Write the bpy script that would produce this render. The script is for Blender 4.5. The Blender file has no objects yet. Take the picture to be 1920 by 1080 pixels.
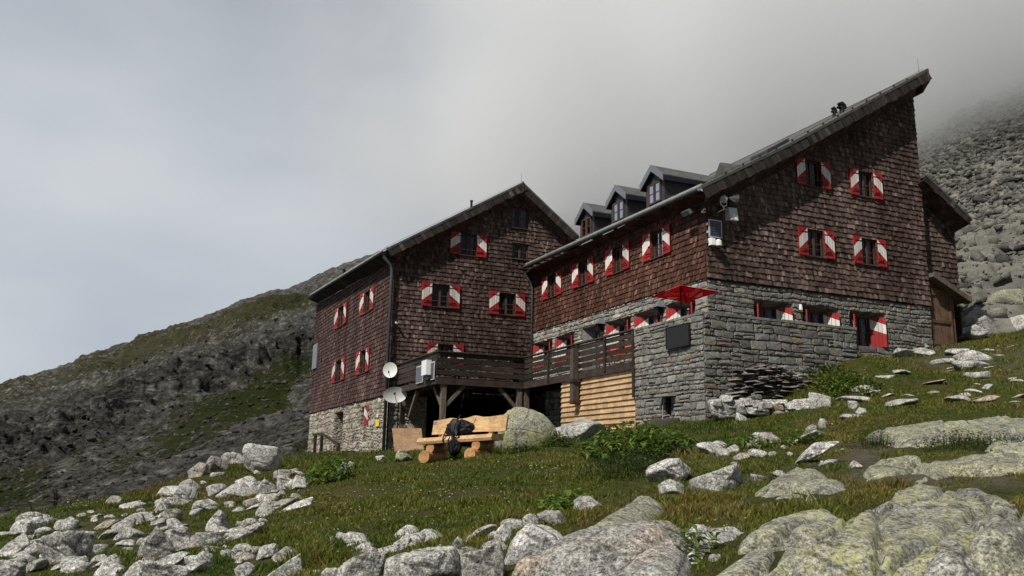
import bpy, bmesh, math, random
import numpy as np
from mathutils import Matrix, Vector
random.seed(7); rng = np.random.default_rng(11)
C = bpy.context.scene
COL = C.collection
# ------------------------------------------------------------------ camera, sky, sun, exposure
F = 1605.78                                    # focal length in photo pixels (1920 wide)
RC = np.array([[0.99983363, -0.01824021, 0.0], [-0.00372788, -0.20434322, -0.97889221], [0.0178552, 0.97872935, -0.20437722]])
cd = bpy.data.cameras.new('camera'); cam = bpy.data.objects.new('camera', cd); COL.objects.link(cam)
cd.sensor_width = 36.0; cd.lens = 36.0 * F / 1920.0; cd.clip_start = 0.1; cd.clip_end = 5000
cam.matrix_world = Matrix(RC.tolist()).to_4x4(); C.camera = cam
SUN_AZ = math.radians(-141.0); SUN_EL = math.radians(50.0)       # azimuth from +Y towards +X
SD = np.array([math.sin(SUN_AZ) * math.cos(SUN_EL), math.cos(SUN_AZ) * math.cos(SUN_EL), math.sin(SUN_EL)])
ld = bpy.data.lights.new('sun', 'SUN'); ld.energy = 5.0; ld.angle = math.radians(0.5); ld.color = (1.0, 0.95, 0.86)
sun = bpy.data.objects.new('sun', ld); COL.objects.link(sun)
sun.rotation_euler = Vector((-SD[0], -SD[1], -SD[2])).to_track_quat('-Z', 'Y').to_euler()
W = bpy.data.worlds.new('World'); C.world = W; W.use_nodes = True
def world_nodes():
    t = W.node_tree; t.nodes.clear(); L = t.links.new
    out = t.nodes.new('ShaderNodeOutputWorld'); bg = t.nodes.new('ShaderNodeBackground'); bg.inputs[1].default_value = 0.1
    sky = t.nodes.new('ShaderNodeTexSky'); sky.sky_type = 'NISHITA'; sky.sun_disc = False
    sky.sun_elevation = SUN_EL; sky.sun_rotation = SUN_AZ; sky.altitude = 2300; sky.dust_density = 1.5
    tc = t.nodes.new('ShaderNodeTexCoord'); mp = t.nodes.new('ShaderNodeMapping')
    mp.inputs['Scale'].default_value = (1.0, 1.0, 2.2); mp.inputs['Location'].default_value = (0.35, 0.2, 0.1)
    L(tc.outputs['Generated'], mp.inputs[0])
    n1 = t.nodes.new('ShaderNodeTexNoise'); n1.inputs['Scale'].default_value = 2.3; n1.inputs['Detail'].default_value = 6; n1.inputs['Roughness'].default_value = 0.45
    L(mp.outputs[0], n1.inputs['Vector'])
    cr = t.nodes.new('ShaderNodeValToRGB'); e = cr.color_ramp.elements          # cloud tone, cool grey to pale warm grey
    e[0].position = 0.36; e[0].color = (4.35, 4.75, 5.35, 1); e[1].position = 0.64; e[1].color = (5.9, 6.15, 6.4, 1)
    L(n1.outputs['Fac'], cr.inputs[0])
    # cloud deck is brightest low in the open west, greyer over the mountain in the east; darkened at the zenith and to the rear to weaken fill light
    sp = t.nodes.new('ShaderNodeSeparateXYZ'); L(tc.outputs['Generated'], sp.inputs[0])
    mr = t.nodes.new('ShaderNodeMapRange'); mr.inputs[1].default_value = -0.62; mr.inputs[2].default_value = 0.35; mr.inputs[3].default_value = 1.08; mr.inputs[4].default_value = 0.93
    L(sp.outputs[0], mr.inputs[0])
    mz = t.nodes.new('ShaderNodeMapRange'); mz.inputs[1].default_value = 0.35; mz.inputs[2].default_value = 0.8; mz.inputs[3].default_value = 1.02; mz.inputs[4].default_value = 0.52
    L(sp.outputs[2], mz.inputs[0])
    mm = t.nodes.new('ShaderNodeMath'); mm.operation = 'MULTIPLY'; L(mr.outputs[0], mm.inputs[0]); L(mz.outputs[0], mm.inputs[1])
    my = t.nodes.new('ShaderNodeMapRange'); my.inputs[1].default_value = -0.6; my.inputs[2].default_value = 0.45; my.inputs[3].default_value = 0.42; my.inputs[4].default_value = 1.0; L(sp.outputs[1], my.inputs[0])  # unseen rear sky dimmed only to cut ambient and deepen shadows
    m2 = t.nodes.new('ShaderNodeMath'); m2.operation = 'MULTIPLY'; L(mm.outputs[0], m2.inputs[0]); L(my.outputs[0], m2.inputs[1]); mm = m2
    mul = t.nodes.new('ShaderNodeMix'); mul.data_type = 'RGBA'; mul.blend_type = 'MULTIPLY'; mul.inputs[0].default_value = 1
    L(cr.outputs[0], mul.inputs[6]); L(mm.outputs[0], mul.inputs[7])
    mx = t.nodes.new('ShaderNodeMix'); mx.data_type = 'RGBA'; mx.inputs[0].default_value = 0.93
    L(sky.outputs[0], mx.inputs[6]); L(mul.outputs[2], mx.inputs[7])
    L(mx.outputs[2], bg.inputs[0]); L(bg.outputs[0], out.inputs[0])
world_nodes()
C.view_settings.view_transform = 'Standard'; C.view_settings.look = 'None'; C.view_settings.exposure = 0.0; C.view_settings.gamma = 1.0
C.cycles.volume_bounces = 4; C.cycles.max_bounces = 8; C.cycles.transparent_max_bounces = 12
# ------------------------------------------------------------------ frames: W = world (eye at origin), H = hut frame (a along the gable, b along the eaves, z from the cladding's foot)
P0 = np.array([6.76746657, 29.0, 6.5402161]); A3 = np.array([0.91485676, 0.40377854, 0.0]); B3 = np.array([-0.40377854, 0.91485676, 0.0])
TH = math.atan2(A3[1], A3[0])
def H2W(p):
    p = np.asarray(p, float)
    if p.ndim == 1: return P0 + A3 * p[0] + B3 * p[1] + np.array([0, 0, p[2]])
    return P0 + p[:, :1] * A3 + p[:, 1:2] * B3 + np.stack([0 * p[:, 2], 0 * p[:, 2], p[:, 2]], 1)
def W2H(p):
    q = np.asarray(p, float) - P0; return np.array([q @ A3, q @ B3, q[2]])
def ray(px, py):
    d = RC @ np.array([(px - 960) / F, (540 - py) / F, -1.0]); return d / d[1]
def at(px, py, Y): return ray(px, py) * Y
def proj(p):
    q = RC.T @ np.asarray(p, float); return np.array([960 + F * q[0] / -q[2], 540 - F * q[1] / -q[2]])
# ------------------------------------------------------------------ numpy noise
_perm = np.concatenate([rng.permutation(512)] * 3)
def _h(ix, iy, iz): return _perm[(_perm[(_perm[ix & 511] + iy) & 511] + iz) & 511] / 511.0
def vnoise(x, y, z):
    xi = np.floor(x).astype(int); yi = np.floor(y).astype(int); zi = np.floor(z).astype(int)
    fx = x - xi; fy = y - yi; fz = z - zi
    fx = fx * fx * (3 - 2 * fx); fy = fy * fy * (3 - 2 * fy); fz = fz * fz * (3 - 2 * fz)
    r = 0
    for dx in (0, 1):
        for dy in (0, 1):
            for dz in (0, 1):
                r = r + _h(xi + dx, yi + dy, zi + dz) * (fx if dx else 1 - fx) * (fy if dy else 1 - fy) * (fz if dz else 1 - fz)
    return r * 2 - 1
def fbm(x, y, z=0.0, octv=4, lac=2.03, gain=0.5):
    x = np.asarray(x, float); y = np.asarray(y, float); z = np.zeros_like(x) + z
    s = 0; a = 1.0; f = 1.0; n = 0
    for k in range(octv):
        s = s + a * vnoise(x * f + 17.3 * k, y * f + 5.1 * k, z * f + 9.7 * k); n += a; a *= gain; f *= lac
    return s / n
def ridged(x, y, z=0.0, octv=4, gain=0.5):
    x = np.asarray(x, float); y = np.asarray(y, float); z = np.zeros_like(x) + z
    s = 0; a = 1.0; f = 1.0; n = 0
    for k in range(octv):
        s = s + a * (1 - np.abs(vnoise(x * f + 7.3 * k, y * f + 3.1 * k, z * f + 1.7 * k)) * 2); n += a; a *= gain; f *= 2.1
    return s / n
def worley(x, y):
    """distance to nearest and second feature point, and the cell's random value"""
    xi = np.floor(x).astype(int); yi = np.floor(y).astype(int)
    d1 = np.full(x.shape, 9.0); d2 = np.full(x.shape, 9.0); cid = np.zeros(x.shape)
    for dx in (-1, 0, 1):
        for dy in (-1, 0, 1):
            cx = xi + dx; cy = yi + dy
            d = np.hypot(cx + _h(cx, cy, 3 + 0 * cx) - x, cy + _h(cx, cy, 77 + 0 * cx) - y); h = _h(cx, cy, 151 + 0 * cx)
            m = d < d1; d2 = np.where(m, d1, np.minimum(d2, d)); cid = np.where(m, h, cid); d1 = np.where(m, d, d1)
    return d1, d2, cid
def sstep(a, b, x):
    t = np.clip((x - a) / (b - a), 0, 1); return t * t * (3 - 2 * t)
# ------------------------------------------------------------------ materials
class NT:
    def __init__(s, name):
        s.m = bpy.data.materials.new(name); s.m.use_nodes = True; s.t = s.m.node_tree; s.t.nodes.clear()
        s.out = s.t.nodes.new('ShaderNodeOutputMaterial'); s.b = s.t.nodes.new('ShaderNodeBsdfPrincipled'); s.t.links.new(s.b.outputs[0], s.out.inputs[0])
        s.tc = s.t.nodes.new('ShaderNodeTexCoord')
    def L(s, a, b): s.t.links.new(a, b)
    def put(s, sock, v):
        if hasattr(v, 'links') or isinstance(v, bpy.types.NodeSocket): s.L(v, sock)
        elif isinstance(v, (tuple, list)) and len(v) == 3 and sock.type == 'RGBA': sock.default_value = (*v, 1)
        else: sock.default_value = v
    def noise(s, scale, detail=4, rough=0.55, stretch=None, coord='Object', dist=0.0):
        n = s.t.nodes.new('ShaderNodeTexNoise'); n.inputs['Scale'].default_value = scale; n.inputs['Detail'].default_value = detail
        n.inputs['Roughness'].default_value = rough; n.inputs['Distortion'].default_value = dist
        v = s.tc.outputs[coord]
        if stretch:
            mp = s.t.nodes.new('ShaderNodeMapping'); mp.inputs['Scale'].default_value = stretch; s.L(v, mp.inputs[0]); v = mp.outputs[0]
        s.L(v, n.inputs['Vector']); return n.outputs['Fac']
    def voro(s, scale, feature='F1', stretch=None):
        n = s.t.nodes.new('ShaderNodeTexVoronoi'); n.feature = feature; n.inputs['Scale'].default_value = scale
        v = s.tc.outputs['Object']
        if stretch:
            mp = s.t.nodes.new('ShaderNodeMapping'); mp.inputs['Scale'].default_value = stretch; s.L(v, mp.inputs[0]); v = mp.outputs[0]
        s.L(v, n.inputs['Vector']); return n.outputs['Distance']
    def ramp(s, fac, stops):
        r = s.t.nodes.new('ShaderNodeValToRGB'); e = r.color_ramp.elements
        while len(e) < len(stops): e.new(0.5)
        for k, (p, c) in enumerate(stops): e[k].position = p; e[k].color = (*c, 1) if isinstance(c, (tuple, list)) else (c, c, c, 1)
        s.L(fac, r.inputs[0]); return r.outputs[0]
    def mix(s, fac, a, b, mode='MIX'):
        n = s.t.nodes.new('ShaderNodeMix'); n.data_type = 'RGBA'; n.blend_type = mode
        s.put(n.inputs[0], fac); s.put(n.inputs[6], a); s.put(n.inputs[7], b); return n.outputs[2]
    def math(s, op, a, b=0.0):
        n = s.t.nodes.new('ShaderNodeMath'); n.operation = op; s.put(n.inputs[0], a); s.put(n.inputs[1], b); return n.outputs[0]
    def attr(s, name, out='Color'):
        n = s.t.nodes.new('ShaderNodeAttribute'); n.attribute_name = name; return n.outputs[out]
    def bump(s, h, strength=0.5, dist=0.02):
        n = s.t.nodes.new('ShaderNodeBump'); n.inputs['Strength'].default_value = strength; n.inputs['Distance'].default_value = dist
        s.L(h, n.inputs['Height']); s.L(n.outputs[0], s.b.inputs['Normal'])
    def done(s, color, rough=0.8, metal=0.0, spec=0.3):
        s.put(s.b.inputs['Base Color'], color); s.put(s.b.inputs['Roughness'], rough); s.b.inputs['Metallic'].default_value = metal
        s.b.inputs['Specular IOR Level'].default_value = spec; return s.m
def simple(name, col, rough=0.6, metal=0.0, spec=0.4, var=0.25, scale=6.0, bump=0.0):
    n = NT(name); f = n.noise(scale, 5)
    c = n.mix(1.0, col, n.ramp(f, [(0.3, 1 - var), (0.7, 1 + var)]), 'MULTIPLY')
    if bump: n.bump(n.noise(scale * 4, 5), bump, 0.01)
    return n.done(c, rough, metal, spec)
M = {}
def make_materials():
    n = NT('weathered_shingle'); g = n.noise(60, 4, 0.6, (1, 1, 0.08)); g2 = n.noise(1.4, 5, 0.6, (1, 1, 0.22))
    c = n.mix(1.0, n.attr('Col'), n.ramp(g, [(0.25, 0.5), (0.75, 1.45)]), 'MULTIPLY')
    c = n.mix(1.0, c, n.ramp(g2, [(0.3, 0.6), (0.5, 1.0), (0.7, 1.3)]), 'MULTIPLY'); n.bump(g, 0.6, 0.01); M['shingle'] = n.done(c, 0.85, spec=0.2)
    n = NT('wall_stone'); g = n.noise(9, 8, 0.65); g2 = n.noise(45, 4, 0.6); g3 = n.noise(1.4, 3)
    c = n.mix(1.0, n.attr('Col'), n.ramp(g, [(0.3, 0.6), (0.7, 1.35)]), 'MULTIPLY'); c = n.mix(1.0, c, n.ramp(g2, [(0.3, 0.75), (0.7, 1.25)]), 'MULTIPLY')
    c = n.mix(1.0, c, n.ramp(g3, [(0.3, 0.8), (0.7, 1.15)]), 'MULTIPLY')
    n.bump(n.math('ADD', g, g2), 0.8, 0.03); M['stone'] = n.done(c, 0.9, spec=0.2)
    n = NT('mortar'); g = n.noise(14, 6, 0.7); M['mortar'] = n.done(n.ramp(g, [(0.3, (0.035, 0.034, 0.032)), (0.7, (0.1, 0.098, 0.09))]), 0.95)
    n = NT('rubble_mortar'); g = n.noise(5, 8, 0.7); v = n.voro(5.5, stretch=(1, 1, 1.3)); g2 = n.noise(30, 5, 0.7)
    c = n.ramp(g, [(0.28, (0.1, 0.09, 0.075)), (0.5, (0.29, 0.26, 0.215)), (0.72, (0.46, 0.42, 0.36))]); c = n.mix(1.0, c, n.ramp(g2, [(0.3, 0.7), (0.7, 1.25)]), 'MULTIPLY')
    n.bump(n.math('ADD', g, v), 1.0, 0.12); M['rubble'] = n.done(c, 0.95, spec=0.1)
    def wood(key, c0, c1, stretch, rough=0.75, scale=10):
        n = NT(key); g = n.noise(scale, 6, 0.65, stretch, dist=0.6); g2 = n.noise(2.2, 3); at_ = n.attr('Col')
        c = n.mix(1.0, n.ramp(g, [(0.3, c0), (0.7, c1)]), n.ramp(g2, [(0.3, 0.7), (0.7, 1.2)]), 'MULTIPLY'); c = n.mix(1.0, c, n.ramp(n.noise(13, 5, 0.7), [(0.3, 0.6), (0.5, 1.0), (0.75, 1.12)]), 'MULTIPLY'); c = n.mix(1.0, c, at_, 'MULTIPLY')
        n.bump(g, 0.4, 0.008); return n.done(c, rough, spec=0.25)
    M['deck'] = wood('dark_weathered_timber', (0.014, 0.01, 0.008), (0.055, 0.042, 0.033), (0.35, 0.35, 2.2))
    M['post'] = wood('grey_weathered_post', (0.07, 0.055, 0.042), (0.2, 0.165, 0.13), (2.2, 2.2, 0.3))
    M['pine'] = wood('fresh_pine', (0.43, 0.26, 0.125), (0.64, 0.42, 0.22), (0.6, 0.6, 5.0), 0.6, 6)
    M['cladboard'] = wood('larch_boarding', (0.4, 0.285, 0.18), (0.62, 0.47, 0.325), (2.5, 2.5, 6.0), 0.6, 6)
    M['log'] = wood('pine_log', (0.4, 0.2, 0.085), (0.58, 0.32, 0.15), (1, 1, 1), 0.65, 7)
    M['frame'] = wood('brown_window_timber', (0.06, 0.035, 0.026), (0.12, 0.07, 0.052), (3, 3, 0.3))
    M['doorwood'] = wood('brown_door_boards', (0.075, 0.042, 0.026), (0.2, 0.12, 0.08), (9, 9, 0.3), 0.8, 5)
    M['plywood'] = wood('worn_plywood', (0.25, 0.15, 0.08), (0.38, 0.24, 0.14), (0.6, 0.6, 3), 0.7, 4)
    for key, nm, cc in (('red', 'red_paint', (0.37, 0.02, 0.02)), ('white', 'white_paint', (0.76, 0.745, 0.71))):
        n = NT(nm); c = n.mix(1.0, cc, n.attr('Col'), 'MULTIPLY'); g = n.noise(3.5, 6, 0.7, (1, 1, 0.35)); c = n.mix(1.0, c, n.ramp(g, [(0.32, 0.72), (0.55, 1.0), (0.75, 1.08)]), 'MULTIPLY'); n.bump(g, 0.2, 0.005); M[key] = n.done(c, 0.6, spec=0.3)
    n = NT('window_glass'); n.done((0.01, 0.011, 0.013), 0.05); gl = n.t.nodes.new('ShaderNodeBsdfGlossy'); gl.inputs['Roughness'].default_value = 0.03; gl.inputs['Color'].default_value = (0.5, 0.55, 0.62, 1)
    tr = n.t.nodes.new('ShaderNodeBsdfTransparent'); tr.inputs[0].default_value = (0.75, 0.78, 0.8, 1); fr = n.t.nodes.new('ShaderNodeFresnel'); fr.inputs[0].default_value = 1.6; ms = n.t.nodes.new('ShaderNodeMixShader')
    n.bump(n.noise(0.9, 2), 0.05, 0.02); n.L(fr.outputs[0], ms.inputs[0]); n.L(tr.outputs[0], ms.inputs[1]); n.L(gl.outputs[0], ms.inputs[2]); n.L(ms.outputs[0], n.out.inputs[0]); M['glass'] = n.m
    M['lens'] = simple('dark_lens', (0.01, 0.01, 0.012), 0.08, spec=0.6)
    M['curtain'] = simple('pale_curtain', (0.24, 0.225, 0.205), 0.9, var=0.2)
    M['dark'] = simple('dark_interior', (0.008, 0.007, 0.006), 0.9)  # near-black stands in for deep shade behind windows, doorway and in the cellar
    n = NT('roof_slate'); g = n.noise(3, 6, 0.6); v = n.noise(40, 4, 0.6)
    c = n.mix(1.0, n.ramp(g, [(0.3, (0.045, 0.046, 0.046)), (0.7, (0.105, 0.105, 0.1))]), n.ramp(v, [(0.3, 0.7), (0.7, 1.2)]), 'MULTIPLY'); n.bump(v, 0.5, 0.02); M['slate'] = n.done(c, 0.7)
    n = NT('zinc_flashing'); g = n.noise(3, 6, 0.7, (1, 1, 4)); M['zinc'] = n.done(n.ramp(g, [(0.3, (0.17, 0.175, 0.165)), (0.7, (0.34, 0.345, 0.33))]), 0.5, 0.3)
    M['gutter'] = simple('dark_gutter', (0.055, 0.058, 0.062), 0.45, 0.4, var=0.3)
    M['pipe'] = simple('grey_downpipe', (0.1, 0.115, 0.125), 0.5, 0.3, var=0.2, scale=3)
    M['clad'] = simple('dark_metal_cladding', (0.045, 0.044, 0.048), 0.55, 0.2, var=0.25)
    M['fascia'] = simple('grey_metal_fascia', (0.16, 0.175, 0.2), 0.45, 0.2, var=0.15)
    M['bluedark'] = simple('dark_blue_metal', (0.016, 0.018, 0.028), 0.45, 0.2)
    M['plastic'] = simple('white_plastic', (0.74, 0.75, 0.74), 0.4, var=0.06)
    M['grey'] = simple('light_grey_metal', (0.48, 0.49, 0.49), 0.4, 0.1, var=0.1)
    M['iron'] = simple('dark_iron', (0.02, 0.02, 0.021), 0.55, 0.5)
    M['steel'] = simple('brushed_steel', (0.5, 0.48, 0.45), 0.25, 0.9, var=0.1)
    n = NT('solar_cells'); br = n.t.nodes.new('ShaderNodeTexBrick'); br.offset = 0; br.inputs['Scale'].default_value = 1; br.inputs['Brick Width'].default_value = 0.09; br.inputs['Row Height'].default_value = 0.09; br.inputs['Mortar Size'].default_value = 0.004
    mp = n.t.nodes.new('ShaderNodeMapping'); mp.inputs['Rotation'].default_value = (math.radians(90), 0, 0); n.L(n.tc.outputs['Object'], mp.inputs[0]); n.L(mp.outputs[0], br.inputs['Vector'])
    br.inputs['Color1'].default_value = (0.012, 0.016, 0.04, 1); br.inputs['Color2'].default_value = (0.016, 0.02, 0.05, 1); br.inputs['Mortar'].default_value = (0.12, 0.13, 0.16, 1); M['solar'] = n.done(br.outputs[0], 0.2, spec=0.5)
    n = NT('bronze_plaque'); g = n.noise(30, 5); n.bump(g, 0.4, 0.01); M['plaque'] = n.done(n.ramp(g, [(0.3, (0.01, 0.01, 0.01)), (0.7, (0.026, 0.026, 0.027))]), 0.5, 0.2)
    n = NT('red_canopy_fabric'); f = n.noise(25, 3); n.b.inputs['Roughness'].default_value = 0.8
    col = n.mix(1.0, (0.62, 0.012, 0.018), n.ramp(f, [(0.3, 0.9), (0.7, 1.1)]), 'MULTIPLY'); n.done(col, 0.8, spec=0.1)
    tr = n.t.nodes.new('ShaderNodeBsdfTranslucent'); n.L(col, tr.inputs[0]); ms = n.t.nodes.new('ShaderNodeMixShader'); ms.inputs[0].default_value = 0.5
    n.L(n.b.outputs[0], ms.inputs[1]); n.L(tr.outputs[0], ms.inputs[2]); n.L(ms.outputs[0], n.out.inputs[0]); M['canopy'] = n.m
    n = NT('pale_print'); n.done((0.85, 0.68, 0.64), 0.8); tr = n.t.nodes.new('ShaderNodeBsdfTranslucent'); tr.inputs[0].default_value = (0.85, 0.68, 0.64, 1); ms = n.t.nodes.new('ShaderNodeMixShader'); ms.inputs[0].default_value = 0.5
    n.L(n.b.outputs[0], ms.inputs[1]); n.L(tr.outputs[0], ms.inputs[2]); n.L(ms.outputs[0], n.out.inputs[0]); M['print'] = n.m
    M['yellow'] = simple('yellow_sign', (0.75, 0.55, 0.02), 0.5, var=0.05)
    M['orange'] = simple('orange_plastic', (0.6, 0.08, 0.02), 0.45, var=0.1)
    M['blackcloth'] = simple('black_nylon', (0.006, 0.006, 0.007), 0.6, spec=0.3, var=0.3, scale=9, bump=0.5)
    M['greycloth'] = simple('grey_nylon', (0.035, 0.037, 0.042), 0.6, var=0.3, scale=9, bump=0.5)
    M['skin'] = simple('skin', (0.42, 0.24, 0.17), 0.55, var=0.08)
    M['hairbrown'] = simple('brown_hair', (0.06, 0.032, 0.018), 0.6, var=0.4, scale=30)
    M['hairdark'] = simple('dark_hair', (0.014, 0.011, 0.01), 0.55, var=0.4, scale=30)
    M['jacket'] = simple('dark_jacket', (0.03, 0.033, 0.045), 0.8, var=0.2)
    def granite(key, lich=0.0, green=0.0, pale=1.0, warm=0.0):
        n = NT(key); a = n.noise(1.6, 8, 0.7); b = n.noise(13, 8, 0.72); s1 = n.noise(38, 4, 0.75); s2 = n.noise(80, 3, 0.7); fol = n.noise(1.6, 8, 0.72, (1.0, 1.0, 1.4)); crk = n.voro(0.85, 'DISTANCE_TO_EDGE', (1, 1.3, 1.6))
        c = n.ramp(a, [(0.3, (0.17 * pale, 0.168 * pale, 0.162 * pale)), (0.5, (0.33 * pale, 0.325 * pale, 0.312 * pale)), (0.7, (0.47 * pale, 0.465 * pale, 0.45 * pale))])
        if warm: c = n.mix(n.math('MULTIPLY', n.ramp(n.noise(1.3, 4), [(0.45, 0.0), (0.62, 1.0)]), warm), c, (0.36, 0.25, 0.17))
        if green: c = n.mix(n.math('MULTIPLY', n.ramp(n.noise(1.7, 8, 0.75), [(0.36, 0.0), (0.58, 1.0)]), green), c, (0.21, 0.21, 0.1))
        c = n.mix(1.0, c, n.ramp(fol, [(0.34, 0.62), (0.48, 1.0), (0.7, 1.2)]), 'MULTIPLY'); c = n.mix(1.0, c, n.ramp(b, [(0.34, 0.5), (0.47, 0.97), (0.62, 1.28)]), 'MULTIPLY'); c = n.mix(1.0, c, n.ramp(s1, [(0.38, 0.35), (0.5, 1.0), (0.62, 1.55)]), 'MULTIPLY'); c = n.mix(1.0, c, n.ramp(s2, [(0.36, 0.6), (0.64, 1.4)]), 'MULTIPLY')
        if lich:
            lm = n.math('MULTIPLY', n.ramp(n.noise(1.3, 4, 0.6), [(0.46, 0.0), (0.56, 1.0)]), n.ramp(n.noise(16, 9, 0.82), [(0.5, 0.0), (0.54, 1.0)]))
            c = n.mix(n.math('MULTIPLY', lm, lich * 0.62), c, (0.46, 0.47, 0.15))
        crk = n.math('ADD', crk, n.math('MULTIPLY', n.math('SUBTRACT', n.noise(5, 4, 0.6), 0.5), 0.09)); ck = n.ramp(crk, [(0.0, 0.0), (0.03, 1.0)]); c = n.mix(1.0, c, n.ramp(crk, [(0.0, 0.5), (0.018, 1.0)]), 'MULTIPLY')
        h = n.math('ADD', n.math('MULTIPLY', b, 0.9), n.math('MULTIPLY', s1, 0.35)); h = n.math('ADD', h, n.math('MULTIPLY', ck, 0.5)); h = n.math('ADD', h, n.math('MULTIPLY', fol, 0.8))
        n.bump(h, 0.9, 0.035); M[key] = n.done(c, 0.92, spec=0.15)
    granite('granite', 0.0, 0.12, 1.12); granite('granite_pale', 0.0, 0.0, 1.32, 0.12); granite('granite_warm', 0.0, 0.1, 0.82, 0.7)
    granite('granite_lichen', 1.0, 0.4, 0.72); granite('granite_green', 0.35, 0.65, 0.72); granite('granite_dark', 0.0, 0.2, 0.85, 0.2); granite('granite_boulder', 1.0, 0.8, 0.95)
    n = NT('slate_stack'); g = n.noise(6, 6, 0.65); c = n.mix(1.0, n.attr('Col'), n.ramp(g, [(0.3, 0.6), (0.7, 1.3)]), 'MULTIPLY'); n.bump(g, 0.6, 0.02); M['slab'] = n.done(c, 0.85)
    # meadow soil and turf
    n = NT('meadow_ground'); a = n.noise(0.55, 5, 0.6); b = n.noise(5, 7, 0.7); s = n.noise(38, 4, 0.7); dirt = n.attr('dirt', 'Fac')
    c = n.ramp(b, [(0.3, (0.02, 0.03, 0.006)), (0.5, (0.045, 0.058, 0.01)), (0.7, (0.085, 0.092, 0.02))])
    c = n.mix(n.ramp(a, [(0.42, 0.0), (0.66, 0.75)]), c, (0.085, 0.065, 0.027)); c = n.mix(n.math('MULTIPLY', dirt, n.ramp(b, [(0.35, 0.35), (0.6, 1.0)])), c, (0.13, 0.115, 0.095))
    c = n.mix(1.0, c, n.ramp(s, [(0.3, 0.55), (0.7, 1.4)]), 'MULTIPLY'); n.bump(n.math('ADD', b, s), 1.0, 0.06); M['ground'] = n.done(c, 0.95, spec=0.1)
    def leaf(key, tint=(1, 1, 1), trans=0.35):
        n = NT(key); c = n.mix(1.0, n.attr('Col'), tint, 'MULTIPLY'); n.done(c, 0.55, spec=0.25)
        tr = n.t.nodes.new('ShaderNodeBsdfTranslucent'); n.L(c, tr.inputs[0]); ms = n.t.nodes.new('ShaderNodeMixShader'); ms.inputs[0].default_value = trans
        n.L(n.b.outputs[0], ms.inputs[1]); n.L(tr.outputs[0], ms.inputs[2]); n.L(ms.outputs[0], n.out.inputs[0]); M[key] = n.m
    leaf('grass'); leaf('leaf'); leaf('petal', trans=0.2)
    # far mountain: rock / turf shares are an attribute of the place, broken up by noise
    n = NT('mountain'); r = n.attr('rock', 'Fac'); d = n.attr('dark', 'Fac'); a = n.noise(0.045, 8, 0.7); b = n.noise(0.3, 8, 0.75); s = n.noise(1.5, 5, 0.75); st = n.noise(0.1, 8, 0.75, (1.0, 0.6, 2.6), dist=1.4); vj = n.voro(0.22, stretch=(1, 0.7, 1.8)); vk = n.voro(0.7, stretch=(1, 0.7, 1.6))
    turf = n.ramp(a, [(0.35, (0.036, 0.038, 0.016)), (0.65, (0.082, 0.077, 0.04))]); turf = n.mix(n.attr('green', 'Fac'), turf, n.ramp(a, [(0.35, (0.018, 0.03, 0.005)), (0.65, (0.045, 0.052, 0.01))])); turf = n.mix(n.ramp(n.noise(0.9, 4, 0.7), [(0.62, 0.0), (0.68, 1.0)]), turf, (0.2, 0.19, 0.16))
    rock = n.ramp(b, [(0.3, (0.06, 0.06, 0.057)), (0.5, (0.18, 0.176, 0.16)), (0.68, (0.38, 0.37, 0.33))]); cliff = n.ramp(st, [(0.34, (0.03, 0.03, 0.032)), (0.48, (0.13, 0.13, 0.126)), (0.62, (0.32, 0.312, 0.285))])
    rock = n.mix(d, rock, cliff); rock = n.mix(1.0, rock, n.ramp(vj, [(0.1, 1.2), (0.6, 0.6)]), 'MULTIPLY'); rock = n.mix(1.0, rock, n.ramp(vk, [(0.1, 1.2), (0.65, 0.6)]), 'MULTIPLY')
    m_ = n.math('ADD', r, n.math('MULTIPLY', n.math('SUBTRACT', b, 0.5), 2.2)); m_ = n.math('ADD', m_, n.math('MULTIPLY', n.math('SUBTRACT', a, 0.5), 1.2)); m_ = n.math('ADD', m_, n.math('MULTIPLY', n.math('SUBTRACT', s, 0.5), 1.2))
    c = n.mix(n.ramp(m_, [(0.42, 0.0), (0.56, 1.0)]), turf, rock); c = n.mix(1.0, c, n.ramp(s, [(0.3, 0.5), (0.7, 1.4)]), 'MULTIPLY')
    h = n.math('ADD', n.math('MULTIPLY', b, 1.2), n.math('MULTIPLY', s, 0.35)); h = n.math('ADD', h, n.math('MULTIPLY', n.math('MULTIPLY', st, d), 1.6)); h = n.math('SUBTRACT', h, n.math('MULTIPLY', vj, 0.5))
    n.bump(h, 1.0, 3.0); M['mountain'] = n.done(c, 0.95, spec=0.1)
    n = NT('scree'); r = n.attr('rock', 'Fac'); cl = n.attr('cell', 'Fac'); b = n.noise(1.2, 7, 0.7); a = n.noise(0.12, 6, 0.65)
    rock = n.ramp(cl, [(0.0, (0.06, 0.06, 0.055)), (1.0, (0.21, 0.207, 0.178))]); rock = n.mix(1.0, rock, n.ramp(b, [(0.3, 0.6), (0.7, 1.3)]), 'MULTIPLY')
    m_ = n.math('ADD', r, n.math('MULTIPLY', n.math('SUBTRACT', a, 0.5), 1.6)); c = n.mix(n.ramp(m_, [(0.4, 0.0), (0.58, 1.0)]), (0.05, 0.055, 0.018), rock)
    n.bump(b, 1.0, 0.3); M['scree'] = n.done(c, 0.95, spec=0.1)
    n = NT('cloud'); n.t.nodes.remove(n.b); v = n.t.nodes.new('ShaderNodeVolumePrincipled'); v.inputs['Color'].default_value = (0.972, 0.983, 0.995, 1)
    mp = n.t.nodes.new('ShaderNodeMapping'); mp.inputs['Scale'].default_value = (1 / 235, 1 / 285, 1 / 100); mp.inputs['Location'].default_value = (0, 0, -1.0); n.L(n.tc.outputs['Object'], mp.inputs[0])
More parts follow.
